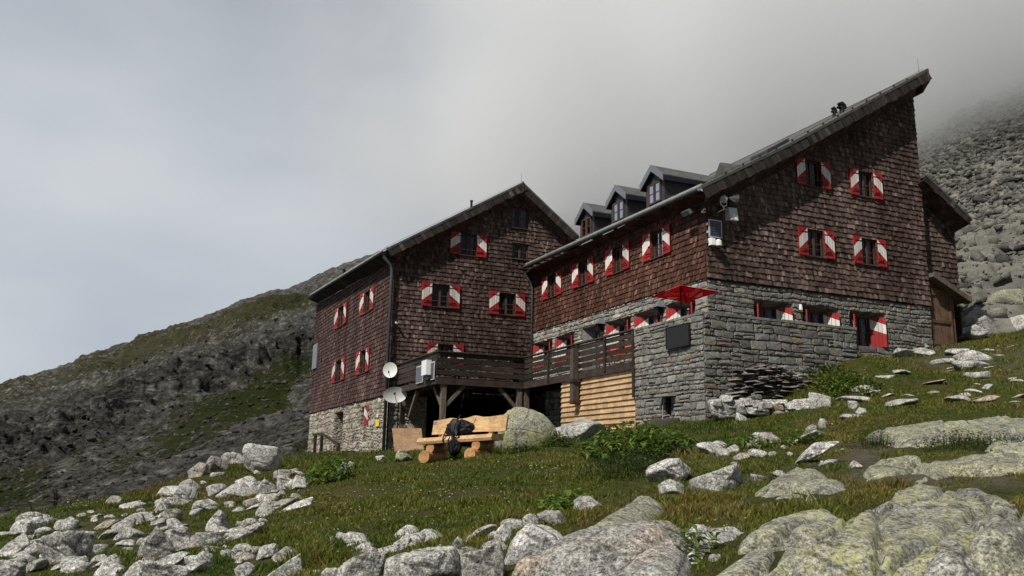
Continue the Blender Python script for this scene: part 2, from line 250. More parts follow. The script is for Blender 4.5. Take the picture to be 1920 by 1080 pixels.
    ln = n.t.nodes.new('ShaderNodeVectorMath'); ln.operation = 'LENGTH'; n.L(mp.outputs[0], ln.inputs[0]); nz = n.noise(0.017, 5, 0.55)
    dn = n.math('ADD', ln.outputs['Value'], n.math('MULTIPLY', n.math('SUBTRACT', nz, 0.5), 0.95)); mr = n.t.nodes.new('ShaderNodeMapRange'); mr.interpolation_type = 'SMOOTHSTEP'; mr.inputs[1].default_value = 0.3; mr.inputs[2].default_value = 1.0; mr.inputs[3].default_value = 0.034; mr.inputs[4].default_value = 0.0
    n.L(dn, mr.inputs[0]); n.L(mr.outputs[0], v.inputs['Density']); n.L(v.outputs[0], n.out.inputs['Volume']); M['cloud'] = n.m
make_materials()
# ------------------------------------------------------------------ object helpers
ROOTM = {}
def tag(o, label=None, cat=None, group=None, kind=None):
    if label: o['label'] = label
    if cat: o['category'] = cat
    if group: o['group'] = group
    if kind: o['kind'] = kind
    return o
def thing(name, label, cat, base, rz=0.0, group=None):
    o = bpy.data.objects.new(name, None); COL.objects.link(o); o.empty_display_size = 0.2
    o.matrix_world = Matrix.Translation(Vector(base)) @ Matrix.Rotation(rz, 4, 'Z'); ROOTM[o.name] = np.array(o.matrix_world.inverted())
    return tag(o, label, cat, group)
def new_mesh_obj(name, V, faces, mats, midx=None, col=None, smooth=False, parent=None, frame='W', attrs=None, origin=None):
    V = np.asarray(V, float).reshape(-1, 3)
    if frame == 'H': V = H2W(V)
    me = bpy.data.meshes.new(name)
    o = bpy.data.objects.new(name, me); COL.objects.link(o)
    if parent is not None:
        p = parent
        while p.parent is not None: p = p.parent
        inv = ROOTM[p.name]; V = V @ inv[:3, :3].T + inv[:3, 3]; o.parent = parent
        if parent is not p and p.type != 'EMPTY': pass
    else:
        if origin is None: origin = np.array([(V[:, 0].min() + V[:, 0].max()) / 2, (V[:, 1].min() + V[:, 1].max()) / 2, V[:, 2].min()])
        V = V - origin; o.location = origin; ROOTM[o.name] = np.array(Matrix.Translation(Vector(-np.asarray(origin))))
    if isinstance(faces, np.ndarray):
        k = faces.shape[1]; nf = faces.shape[0]
        me.vertices.add(len(V)); me.vertices.foreach_set('co', V.astype(np.float32).ravel())
        me.loops.add(nf * k); me.loops.foreach_set('vertex_index', faces.astype(np.int32).ravel())
        me.polygons.add(nf); me.polygons.foreach_set('loop_start', np.arange(0, nf * k, k, dtype=np.int32))
        me.update(calc_edges=True)
    else:
        me.from_pydata(V.tolist(), [], faces); me.update()
    for m in (mats if isinstance(mats, (list, tuple)) else [mats]): me.materials.append(M[m] if isinstance(m, str) else m)
    if midx is not None: me.polygons.foreach_set('material_index', np.asarray(midx, np.int32))
    if col is not None:
        c = np.asarray(col, float); dom = 'FACE' if len(c) == len(me.polygons) else 'POINT'
        at_ = me.attributes.new('Col', 'FLOAT_COLOR', dom); at_.data.foreach_set('color', np.concatenate([c, np.ones((len(c), 1))], 1).astype(np.float32).ravel())
    for k, v in (attrs or {}).items():
        at_ = me.attributes.new(k, 'FLOAT', 'POINT'); at_.data.foreach_set('value', np.asarray(v, np.float32))
    if smooth: me.polygons.foreach_set('use_smooth', np.ones(len(me.polygons), bool))
    me.update(); return o
class MB:
    """collects polygons, with a colour and a material slot per face, and links them as one mesh object"""
    def __init__(s): s.v = []; s.f = []; s.m = []; s.c = []
    def poly(s, pts, m=0, c=(1, 1, 1)):
        i = len(s.v); s.v.extend([tuple(map(float, p)) for p in pts]); s.f.append(list(range(i, i + len(pts)))); s.m.append(m); s.c.append(c)
    def hexa(s, p, m=0, c=(1, 1, 1), skip=()):
        """eight corners: bottom ring 0-3, top ring 4-7"""
        i = len(s.v); s.v.extend([tuple(map(float, q)) for q in p])
        for k, q in enumerate(((3, 2, 1, 0), (4, 5, 6, 7), (0, 1, 5, 4), (1, 2, 6, 5), (2, 3, 7, 6), (3, 0, 4, 7))):
            if k in skip: continue
            s.f.append([i + j for j in q]); s.m.append(m); s.c.append(c)
    def box(s, x0, x1, y0, y1, z0, z1, m=0, c=(1, 1, 1)):
        s.hexa([(x0, y0, z0), (x1, y0, z0), (x1, y1, z0), (x0, y1, z0), (x0, y0, z1), (x1, y0, z1), (x1, y1, z1), (x0, y1, z1)], m, c)
    def beam(s, p, q, w, h, m=0, c=(1, 1, 1), up=(0, 0, 1)):
        p = np.array(p, float); q = np.array(q, float); d = q - p; d /= np.linalg.norm(d); up = np.array(up, float)
        if abs(d @ up) > 0.98: up = np.array([1.0, 0, 0])
        r = np.cross(d, up); r /= np.linalg.norm(r); u = np.cross(r, d)
        r = r * w / 2; u = u * h / 2
        s.hexa([p - r - u, p + r - u, p + r + u, p - r + u, q - r - u, q + r - u, q + r + u, q - r + u], m, c)
    def tube(s, pts, rad, n=8, m=0, c=(1, 1, 1), cap=True):
        pts = [np.array(p, float) for p in pts]; rad = rad if isinstance(rad, (list, tuple)) else [rad] * len(pts); rings = []
        for k, p in enumerate(pts):
            d = (pts[min(k + 1, len(pts) - 1)] - pts[max(k - 1, 0)]); d = d / (np.linalg.norm(d) + 1e-9); up = np.array([0, 0, 1.0]) if abs(d[2]) < 0.95 else np.array([1.0, 0, 0])
            r = np.cross(d, up); r /= np.linalg.norm(r); u = np.cross(r, d); i = len(s.v)
            s.v.extend([tuple(p + rad[k] * (r * math.cos(2 * math.pi * j / n) + u * math.sin(2 * math.pi * j / n))) for j in range(n)]); rings.append(i)
        for a, b in zip(rings, rings[1:]):
            for j in range(n): s.f.append([a + j, a + (j + 1) % n, b + (j + 1) % n, b + j]); s.m.append(m); s.c.append(c)
        if cap:
            for i in (rings[0], rings[-1]): s.f.append([i + j for j in range(n)]); s.m.append(m); s.c.append(c)
    def disc(s, c0, nrm, up, ru, rv, depth, n=24, rings=5, m=0):
        """shallow paraboloid dish, double sided: concave face along nrm"""
        c0 = np.array(c0, float); nrm = np.array(nrm, float); nrm /= np.linalg.norm(nrm); u = np.cross(np.array(up, float), nrm); u /= np.linalg.norm(u); v = np.cross(nrm, u)
        for side, off in ((0, 0.0), (1, -0.02)):
            i0 = len(s.v)
            for k in range(rings + 1):
                t = k / rings
                for j in range(n):
                    a = 2 * math.pi * j / n; s.v.append(tuple(c0 + u * ru * t * math.cos(a) + v * rv * t * math.sin(a) + nrm * (depth * (t * t) + off * (1 - t ** 6))))
            for k in range(rings):
                for j in range(n): s.f.append([i0 + k * n + j, i0 + k * n + (j + 1) % n, i0 + (k + 1) * n + (j + 1) % n, i0 + (k + 1) * n + j]); s.m.append(m); s.c.append((1, 1, 1))
    def build(s, name, mats, parent=None, frame='W', smooth=False, origin=None):
        return new_mesh_obj(name, s.v, s.f, mats, s.m, s.c, smooth, parent, frame, None, origin)
# ------------------------------------------------------------------ wall faces of the hut: (u along, v up, d outward)
class Face:
    def __init__(s, kind, off): s.k = kind; s.off = off              # 'g': plane b=off facing -b, u=a ; 'l': plane a=off facing -a, u=b
    def p(s, u, v, d=0.0): return (u, s.off - d, v) if s.k == 'g' else (s.off - d, u, v)
def clip_holes(u0, u1, v0, v1, holes):
    for (a0, a1, b0, b1) in holes:
        if u0 < a1 and u1 > a0 and v0 < b1 and v1 > b0:
            c = [(a0 - u0, (u0, a0, v0, v1)), (u1 - a1, (a1, u1, v0, v1)), (b0 - v0, (u0, u1, v0, b0)), (v1 - b1, (u0, u1, b1, v1))]
            w = [((r[1] - r[0]) * (r[3] - r[2]), r) for s, r in c if s > 0.02]
            if not w: return None
            u0, u1, v0, v1 = max(w)[1]
    return (u0, u1, v0, v1)
def backing(mb, fc, u0, u1, v0, topf, holes, d=0.0, m=0, c=(0.03, 0.02, 0.015), knots=(), reveal=0.16, bot=None):
    bot = bot or (lambda u: v0)
    us = sorted(set([u0, u1] + [x for h in holes for x in h[:2]] + list(knots)))
    for a, b in zip(us, us[1:]):
        if b - a < 1e-4: continue
        hs = sorted([h for h in holes if h[0] < b - 1e-4 and h[1] > a + 1e-4], key=lambda h: h[2]); lo = (bot(a), bot(b))
        for h in hs:
            mb.poly([fc.p(a, lo[0], d), fc.p(b, lo[1], d), fc.p(b, h[2], d), fc.p(a, h[2], d)], m, c); lo = (h[3], h[3])
        mb.poly([fc.p(a, lo[0], d), fc.p(b, lo[1], d), fc.p(b, topf(b), d), fc.p(a, topf(a), d)], m, c)
    for (a, b, e, f) in holes:
        r = -reveal
        for q in ([(a, e), (a, f)], [(b, f), (b, e)], [(a, f), (b, f)], [(b, e), (a, e)]):
            mb.poly([fc.p(*q[0], d), fc.p(*q[1], d), fc.p(*q[1], r), fc.p(*q[0], r)], m, c)
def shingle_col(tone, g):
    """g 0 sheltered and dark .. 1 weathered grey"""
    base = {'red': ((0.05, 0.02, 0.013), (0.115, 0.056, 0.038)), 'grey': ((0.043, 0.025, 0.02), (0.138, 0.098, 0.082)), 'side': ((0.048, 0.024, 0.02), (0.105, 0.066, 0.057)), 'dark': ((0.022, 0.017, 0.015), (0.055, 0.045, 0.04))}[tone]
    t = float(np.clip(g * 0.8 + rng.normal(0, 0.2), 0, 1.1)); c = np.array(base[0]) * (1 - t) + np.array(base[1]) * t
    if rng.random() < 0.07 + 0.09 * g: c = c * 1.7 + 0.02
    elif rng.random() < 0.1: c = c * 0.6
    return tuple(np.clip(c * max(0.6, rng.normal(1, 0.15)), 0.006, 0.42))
def shingles(mb, fc, u0, u1, v0, topf, holes, tone='grey', course=0.205, d0=0.0, proud=0.058, flare=0.0):
    vmax = max(topf(u) for u in np.linspace(u0, u1, 25)); nrow = int((vmax - v0) / course) + 1
    for k in range(nrow):
        v = v0 + k * course; u = u0 - rng.random() * 0.1; fl = flare * max(0, 1 - k / 5.0) ** 1.5
        wob = 0.014 * math.sin(k * 1.7)
        while u < u1:
            w = 0.07 + 0.075 * rng.random(); a, b = max(u, u0), min(u + w - 0.006, u1); u += w
            if b - a < 0.03: continue
            um = (a + b) / 2; t = min(topf(a), topf(b), topf(um)); va = v + rng.normal(0, 0.011) + wob * math.sin(um * 0.9 + k) + (0 if rng.random() > 0.03 else rng.normal(0, 0.035)); vb = min(v + course * 1.25, t - 0.01)
            if vb - va < 0.05: continue
            r = clip_holes(a, b, va, vb, holes)
            if r is None or r[1] - r[0] < 0.02 or r[3] - r[2] < 0.03: continue
            a, b, va, vb = r; pr = proud + rng.normal(0, 0.008) + fl; tk = 0.02; tp = d0 + 0.008 + (fl * 0.8); tilt = rng.normal(0, 0.006)
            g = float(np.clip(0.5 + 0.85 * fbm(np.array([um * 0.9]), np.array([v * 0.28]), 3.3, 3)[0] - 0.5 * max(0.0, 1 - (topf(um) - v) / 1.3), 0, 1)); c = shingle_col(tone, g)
            mb.hexa([fc.p(a, va - tilt, d0), fc.p(b, va + tilt, d0), fc.p(b, va + tilt, pr + d0 + rng.normal(0, 0.004)), fc.p(a, va - tilt, pr + d0),
                     fc.p(a, vb, tp - 0.01), fc.p(b, vb, tp - 0.01), fc.p(b, vb, tp + tk - 0.012), fc.p(a, vb, tp + tk - 0.012)], 0, c, skip=(2,))
def stones(mb, fc, u0, u1, v0, topf, holes, tone=(0.2, 0.2, 0.195), hmin=0.12, hmax=0.3, proud=0.045, botf=None, var=0.3, warp=0.05, seed=0.0, d0=0.0, joint=0.011, edge=True):
    vt = max(topf(u) for u in np.linspace(u0, u1, 30)); v = v0; k = 0
    def wp(u, v):
        if edge and (u < u0 + 0.02 or u > u1 - 0.02): return u, v
        return u + warp * 0.8 * float(vnoise(np.array([u * 1.7 + seed]), np.array([v * 1.7]), np.array([1.5]))[0]), v + warp * float(vnoise(np.array([u * 1.3]), np.array([v * 2.1 + seed]), np.array([7.5]))[0])
    def stone(a, b, e, f):
        um = (a + b) / 2; t = topf(um)
        if f > t + 0.02: f = t
        if botf is not None and f < botf(um) - 0.3: return
        if f - e < 0.045: return
        r = clip_holes(a, b, e, f, holes)
        if r is None or r[1] - r[0] < 0.05 or r[3] - r[2] < 0.045: return
        a, b, e, f = r; j = joint; w, h = b - a, f - e; ch = min(w, h) * (0.1 + 0.16 * rng.random()); q = lambda s=0.012: rng.normal(0, s)
        ring = [(a + j + ch, e + j), (b - j - ch, e + j), (b - j, e + j + ch * 0.7), (b - j, f - j - ch), (b - j - ch * 0.8, f - j), (a + j + ch * 0.7, f - j), (a + j, f - j - ch * 0.6), (a + j, e + j + ch)]
        ring = [(x + q(), y + q()) for x, y in ring]; cx, cy = (a + b) / 2 + q(), (e + f) / 2 + q(); dp = d0 + proud * (0.5 + 0.9 * rng.random())
        o = [fc.p(*wp(x, y), d0 - 0.005) for x, y in ring]; fr = [fc.p(*wp(cx + (x - cx) * (1 - 0.028 / max(0.1, w)), cy + (y - cy) * (1 - 0.028 / max(0.1, h))), dp + rng.normal(0, 0.006)) for x, y in ring]
        ctr = fc.p(*wp(cx, cy), dp + 0.015 * rng.random() + 0.004); i = len(mb.v); mb.v.extend(o + fr + [ctr])
        s = max(0.35, rng.normal(1, var)); c = tuple(np.clip(np.array(tone) * s * np.array([1 + rng.normal(0, 0.04), 1, 1 + rng.normal(0, 0.05)]), 0.02, 0.6))
        if rng.random() < 0.04: c = tuple(np.array(c) * np.array([1.25, 1.0, 0.82]))
        for n in range(8):
            mb.f.append([i + n, i + (n + 1) % 8, i + 8 + (n + 1) % 8, i + 8 + n]); mb.m.append(0); mb.c.append(c); mb.f.append([i + 8 + n, i + 8 + (n + 1) % 8, i + 16]); mb.m.append(0); mb.c.append(c)
    while v < vt:
        h = hmin + (hmax - hmin) * rng.random() ** 1.3; u = u0
        while u < u1 - 0.01:
            w = min(h * (0.7 + 1.6 * rng.random()) + 0.06, u1 - u)
            if u1 - u - w < 0.1: w = u1 - u
            z = rng.random()
            if h > 0.2 and z < 0.28: m_ = v + h * (0.35 + 0.3 * rng.random()); stone(u, u + w, v, m_); stone(u, u + w, m_, v + h)
            elif h > 0.2 and w > 0.3 and z < 0.42:
                x = u + w * (0.35 + 0.3 * rng.random()); m_ = v + h * 0.5; stone(u, x, v, v + h); stone(x, u + w, v, m_); stone(x, u + w, m_, v + h)
            else: stone(u, u + w, v, v + h)
            u += w
        v += h; k += 1
def window(root, fc, u0, u1, v0, v1, d=-0.09, bars=1, label=None, sill=True, name='window', mull=True):
    f = MB(); t = 0.055
    def bx(a, b, e, g, d0, d1, m=0):
        P = [fc.p(x, y, z) for z in (d0,) for x, y in ((a, e), (b, e), (b, g), (a, g))] + [fc.p(x, y, d1) for x, y in ((a, e), (b, e), (b, g), (a, g))]; f.hexa(P, m)
    bx(u0, u1, v0, v0 + t, d - 0.03, d + 0.03); bx(u0, u1, v1 - t, v1, d - 0.03, d + 0.03); bx(u0, u0 + t, v0 + t, v1 - t, d - 0.03, d + 0.03); bx(u1 - t, u1, v0 + t, v1 - t, d - 0.03, d + 0.03)
    c = (u0 + u1) / 2
    if mull: bx(c - 0.05, c + 0.05, v0 + t, v1 - t, d - 0.028, d + 0.035)
    for k in range(bars):
        y = v0 + (v1 - v0) * (k + 1) / (bars + 1); bx(u0 + t, c - 0.05 if mull else u1 - t, y - 0.014, y + 0.014, d - 0.02, d + 0.018)
        if mull: bx(c + 0.05, u1 - t, y - 0.014, y + 0.014, d - 0.02, d + 0.018)
    o = f.build(name, 'frame', root, 'H')
    if label: o['label'] = label
    g = MB(); g.poly([fc.p(u0 + t * 0.9, v0 + t * 0.9, d), fc.p(u1 - t * 0.9, v0 + t * 0.9, d), fc.p(u1 - t * 0.9, v1 - t * 0.9, d), fc.p(u0 + t * 0.9, v1 - t * 0.9, d)])
    g.build('pane', 'glass', o, 'H')
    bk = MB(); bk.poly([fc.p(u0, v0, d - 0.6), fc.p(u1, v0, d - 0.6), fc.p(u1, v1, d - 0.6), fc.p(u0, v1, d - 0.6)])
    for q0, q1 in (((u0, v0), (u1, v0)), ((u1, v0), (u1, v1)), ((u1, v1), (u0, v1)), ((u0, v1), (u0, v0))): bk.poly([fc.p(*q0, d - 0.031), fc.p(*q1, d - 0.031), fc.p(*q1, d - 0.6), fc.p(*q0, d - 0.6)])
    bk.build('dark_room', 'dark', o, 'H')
    if rng.random() < 0.8:
        cu = MB(); W_ = u1 - u0
        for sx in (0, 1):
            wd = W_ * rng.uniform(0.16, 0.34); n = 9
            for k in range(n):
                x0 = k / n * wd; x1 = (k + 1) / n * wd; z0 = d - 0.1 - 0.03 * (k % 2); z1 = d - 0.1 - 0.03 * ((k + 1) % 2); A_, B_ = (u0 + t + x0, u0 + t + x1) if sx == 0 else (u1 - t - x0, u1 - t - x1); cu.poly([fc.p(A_, v0 + 0.03, z0), fc.p(B_, v0 + 0.03, z1), fc.p(B_, v1 - 0.04, z1), fc.p(A_, v1 - 0.04, z0)])
        cu.build('curtain', 'curtain', o, 'H')
    if sill:
        s = MB(); P = [fc.p(u0 - 0.05, v0 - 0.05, -0.1), fc.p(u1 + 0.05, v0 - 0.05, -0.1), fc.p(u1 + 0.05, v0 - 0.05, 0.1), fc.p(u0 - 0.05, v0 - 0.05, 0.1)]
        s.hexa(P + [fc.p(u0 - 0.05, v0 - 0.002, -0.1), fc.p(u1 + 0.05, v0 - 0.002, -0.1), fc.p(u1 + 0.05, v0 - 0.015, 0.1), fc.p(u0 - 0.05, v0 - 0.015, 0.1)]); s.build('sill', 'frame', o, 'H')
    return o
def shutter(root, P, name='shutter', mirror=False, thick=0.045, band=(0.22, 0.34, 0.61, 0.365)):
    """P(s, t, d): s 0 outer .. 1 window side, t 0..1 up, d thickness"""
    mb = MB(); lo = lambda x: band[0] + band[1] * x; hi = lambda x: band[2] + band[3] * x; f = thick; n = 4; j = 0.012; fade = 0.78 + 0.3 * rng.random(); op = rng.random() * 0.035 if not mirror else 0.0
    P0_ = P; P = lambda s_, t_, d_: P0_(s_, t_, d_ + op * (1 - s_))
    for k in range(n):
        a, b = k / n + (j if k else 0), (k + 1) / n - (j if k < n - 1 else 0); c = tuple(np.array((1, 1, 1)) * fade * rng.uniform(0.9, 1.08))
        for d in ((f, 0) if mirror else (f,)):
            mb.poly([P(a, lo(a), d), P(b, lo(b), d), P(b, hi(b), d), P(a, hi(a), d)], 1, c); mb.poly([P(a, 0, d), P(b, 0, d), P(b, lo(b), d), P(a, lo(a), d)], 0, c); mb.poly([P(a, hi(a), d), P(b, hi(b), d), P(b, 1, d), P(a, 1, d)], 0, c)
    g = f - 0.012
    mb.poly([P(0, 0, 0.012 if mirror else 0), P(1, 0, 0.012 if mirror else 0), P(1, 1, 0.012 if mirror else 0), P(0, 1, 0.012 if mirror else 0)], 0, (0.4, 0.4, 0.4)); mb.poly([P(0, 0, g), P(1, 0, g), P(1, 1, g), P(0, 1, g)], 0, (0.4, 0.4, 0.4))
    for q in (((0, 0), (0, 1)), ((0, 1), (1, 1)), ((1, 1), (1, 0)), ((1, 0), (0, 0))): mb.poly([P(*q[0], 0), P(*q[1], 0), P(*q[1], f), P(*q[0], f)], 0, (fade,) * 3)
    sh = mb.build(name, ['red', 'white'], root, 'H')
    h = MB(); h.tube([P(0.94, 0.47, f), P(0.94, 0.47, f + 0.05)], 0.012, 6); h.beam(P(0.8, 0.47, f + 0.02), P(1.0, 0.47, f + 0.02), 0.02, 0.02); h.build('latch', 'iron', sh, 'H')
    if not mirror:
        h = MB()
        for t in (0.14, 0.84): h.beam(P(0.25, t, f + 0.006), P(1.06, t, f + 0.006), 0.012, 0.03, up=(0, 0, 1))
        h.build('hinge', 'iron', sh, 'H')
    return sh
def shuttered(root, fc, u0, u1, v0, v1, sw, bars=1, open_=False):
    """window with a shutter folded flat on the wall at each side, and a guard bar"""
    a, b = u0 + sw + 0.02, u1 - sw - 0.02
    window(root, fc, a, b, v0 + 0.03, v1 - 0.03, bars=bars)
    shutter(root, lambda s, t, d: fc.p(u0 + sw * s, v0 + (v1 - v0) * t, 0.06 + d)); shutter(root, lambda s, t, d: fc.p(u1 - sw * s, v0 + (v1 - v0) * t, 0.06 + d))
    g = MB(); y = v0 + 0.24 * (v1 - v0); g.tube([fc.p(u0 + sw * 0.45, y, 0.135), fc.p(u1 - sw * 0.45, y, 0.135)], 0.013, 6); g.tube([fc.p(u0 + sw * 0.45, y, 0.1), fc.p(u0 + sw * 0.45, y, 0.14)], 0.02, 6); g.tube([fc.p(u1 - sw * 0.45, y, 0.1), fc.p(u1 - sw * 0.45, y, 0.14)], 0.02, 6)
    g.build('guard_bar', 'frame', root, 'H')
    return (a, b, v0 + 0.03, v1 - 0.03)
def hole(u0, u1, v0, v1, sw): return (u0 + sw + 0.02, u1 - sw - 0.02, v0 + 0.03, v1 - 0.03)
def splayed(root, fc, u0, u1, v0, v1, shut=True, depth=0.42, inner=0.42):
    """deep stone opening with splayed jambs and a sloping soffit; shutters lie on the jambs"""
    a, b = u0 + inner, u1 - inner; t = v1 - 0.13; mb = MB(); c = (0.17, 0.165, 0.15)
    n = 7
    for k in range(n):
        p, q = k / n, (k + 1) / n; cc = tuple(np.array(c) * (0.6 + 0.6 * rng.random()))
        mb.poly([fc.p(u0 + (u1 - u0) * p, v1, 0.0), fc.p(u0 + (u1 - u0) * q, v1, 0.0), fc.p(a + (b - a) * q, t, -depth), fc.p(a + (b - a) * p, t, -depth)], 0, cc)
    for (x, y) in ((u0, a), (u1, b)):
        for k in range(6):
            p, q = k / 6, (k + 1) / 6; cc = tuple(np.array(c) * (0.6 + 0.7 * rng.random()))
            mb.poly([fc.p(x, v0 + (v1 - v0) * p, 0.0), fc.p(y, v0 + (t - v0) * p, -depth), fc.p(y, v0 + (t - v0) * q, -depth), fc.p(x, v0 + (v1 - v0) * q, 0.0)], 0, cc)
    mb.poly([fc.p(u0, v0, 0), fc.p(u1, v0, 0), fc.p(b, v0, -depth), fc.p(a, v0, -depth)], 0, c)
    mb.build('window_reveal', 'stone', root, 'H')
    window(root, fc, a, b, v0, t, d=-depth - 0.02, sill=False)
    if shut:
        L = 0.5; H_ = t - v0 - 0.05
        for x, sg in ((a, -1), (b, 1)):
            # leaf hinged at the inner frame, lying open along the jamb, its free edge just outside the wall
            ex = x + sg * L * 0.72; ed = -depth + 0.05 + L * 0.86; nx, nd = -sg * 0.86, 0.72
            shutter(root, lambda s, tt, d, x=x, sg=sg, ex=ex, ed=ed, nx=nx, nd=nd: fc.p(ex + (x - ex) * (s) + nx * (d + 0.03) - 0, v0 + 0.03 + H_ * tt, ed + (-depth + 0.05 - ed) * s + nd * (d + 0.03)), mirror=True, band=(0.43, 0.2, 0.74, 0.22) if fc.k == 'g' else (0.08, 0.34, 0.62, 0.36))
def rake(root, pts, b_out, b_in, fh=0.46, drop=0.38, tone='dark', flip=1):
    """shingled verge board along a roof edge (points (a, z) on the roof top) plus the flared shingled underside running back to the wall"""
    mb = MB(); so = MB()
    for (a0, z0), (a1, z1) in zip(pts, pts[1:]):
        d = np.array([a1 - a0, z1 - z0]); L = np.hypot(*d); d /= L; nrm = np.array([-d[1], d[0]]);
        if nrm[1] < 0: nrm = -nrm
        n = max(1, int(L / 0.2))
        for k in range(n):
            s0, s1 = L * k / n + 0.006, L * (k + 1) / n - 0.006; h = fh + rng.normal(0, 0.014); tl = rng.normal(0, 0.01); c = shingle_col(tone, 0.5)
            q = lambda s, hh: np.array([a0, z0]) + d * s - nrm * hh
            A_, B_, C_, D_ = q(s0 + tl, h), q(s1 + tl, h), q(s1, 0.03), q(s0, 0.03); o0 = b_out + rng.normal(0, 0.006); o1 = o0 - 0.03
            mb.hexa([(A_[0], o1 + 0.06, A_[1]), (B_[0], o1 + 0.06, B_[1]), (B_[0], o1, B_[1]), (A_[0], o1, A_[1]), (D_[0], o0 + 0.03, D_[1]), (C_[0], o0 + 0.03, C_[1]), (C_[0], o0, C_[1]), (D_[0], o0, D_[1])], 0, c)
            for r in range(3):
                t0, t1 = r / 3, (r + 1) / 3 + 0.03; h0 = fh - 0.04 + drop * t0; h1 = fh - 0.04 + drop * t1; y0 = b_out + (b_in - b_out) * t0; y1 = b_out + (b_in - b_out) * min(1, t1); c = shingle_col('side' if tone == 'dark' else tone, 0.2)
                w0 = rng.normal(0, 0.008); e0, e1, e2, e3 = q(s0, h0), q(s1, h0), q(s1, h1 + w0), q(s0, h1 + w0)
                so.hexa([(e0[0], y0, e0[1]), (e1[0], y0, e1[1]), (e2[0], y1, e2[1]), (e3[0], y1, e3[1]), (e0[0], y0, e0[1] + 0.03), (e1[0], y0, e1[1] + 0.03), (e2[0], y1, e2[1] + 0.03), (e3[0], y1, e3[1] + 0.03)], 0, c)
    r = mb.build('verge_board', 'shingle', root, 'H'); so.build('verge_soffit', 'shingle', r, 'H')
def gutter_run(root, p, q, r=0.085, flash=0.21, name='gutter'):
    """half-round gutter from p to q (H frame, below the eave) with the zinc edge strip above it"""
    p = np.array(p, float); q = np.array(q, float); g = MB(); N = 8; m = 12
    for k in range(m):
        s0 = p + (q - p) * (k / m); s1 = p + (q - p) * ((k + 1) / m)
        for j in range(N):
            t0 = math.pi * (1 + j / N); t1 = math.pi * (1 + (j + 1) / N)
            for rr in (r, r - 0.008): g.poly([s0 + np.array([rr * math.cos(t0), 0, rr * math.sin(t0)]), s0 + np.array([rr * math.cos(t1), 0, rr * math.sin(t1)]), s1 + np.array([rr * math.cos(t1), 0, rr * math.sin(t1)]), s1 + np.array([rr * math.cos(t0), 0, rr * math.sin(t0)])])
        g.beam(s0 + np.array([-r - 0.012, 0, -0.02]), s0 + np.array([-r - 0.012, 0.03 * np.sign((q - p)[1]), -0.02]), 0.02, 0.06)
    gt = g.build(name, 'gutter', root, 'H')
    f = MB(); n = 14
    for k in range(n):
        s0 = p + (q - p) * (k / n); s1 = p + (q - p) * ((k + 1) / n - 0.0012); o = np.array([0.05, 0, 0.02]); u = np.array([0.12, 0, flash + 0.02]); i = np.array([0.03, 0, 0])
        f.hexa([s0 + o + i, s1 + o + i, s1 + o, s0 + o, s0 + u + i, s1 + u + i, s1 + u, s0 + u])
    f.build('eave_flashing', 'zinc', gt, 'H'); return gt
def downpipe(root, pts, r=0.06):
    m = MB(); m.tube([H2W(p) for p in pts], r, 10); o = m.build('downpipe', 'pipe', root, 'W', True)
    return o
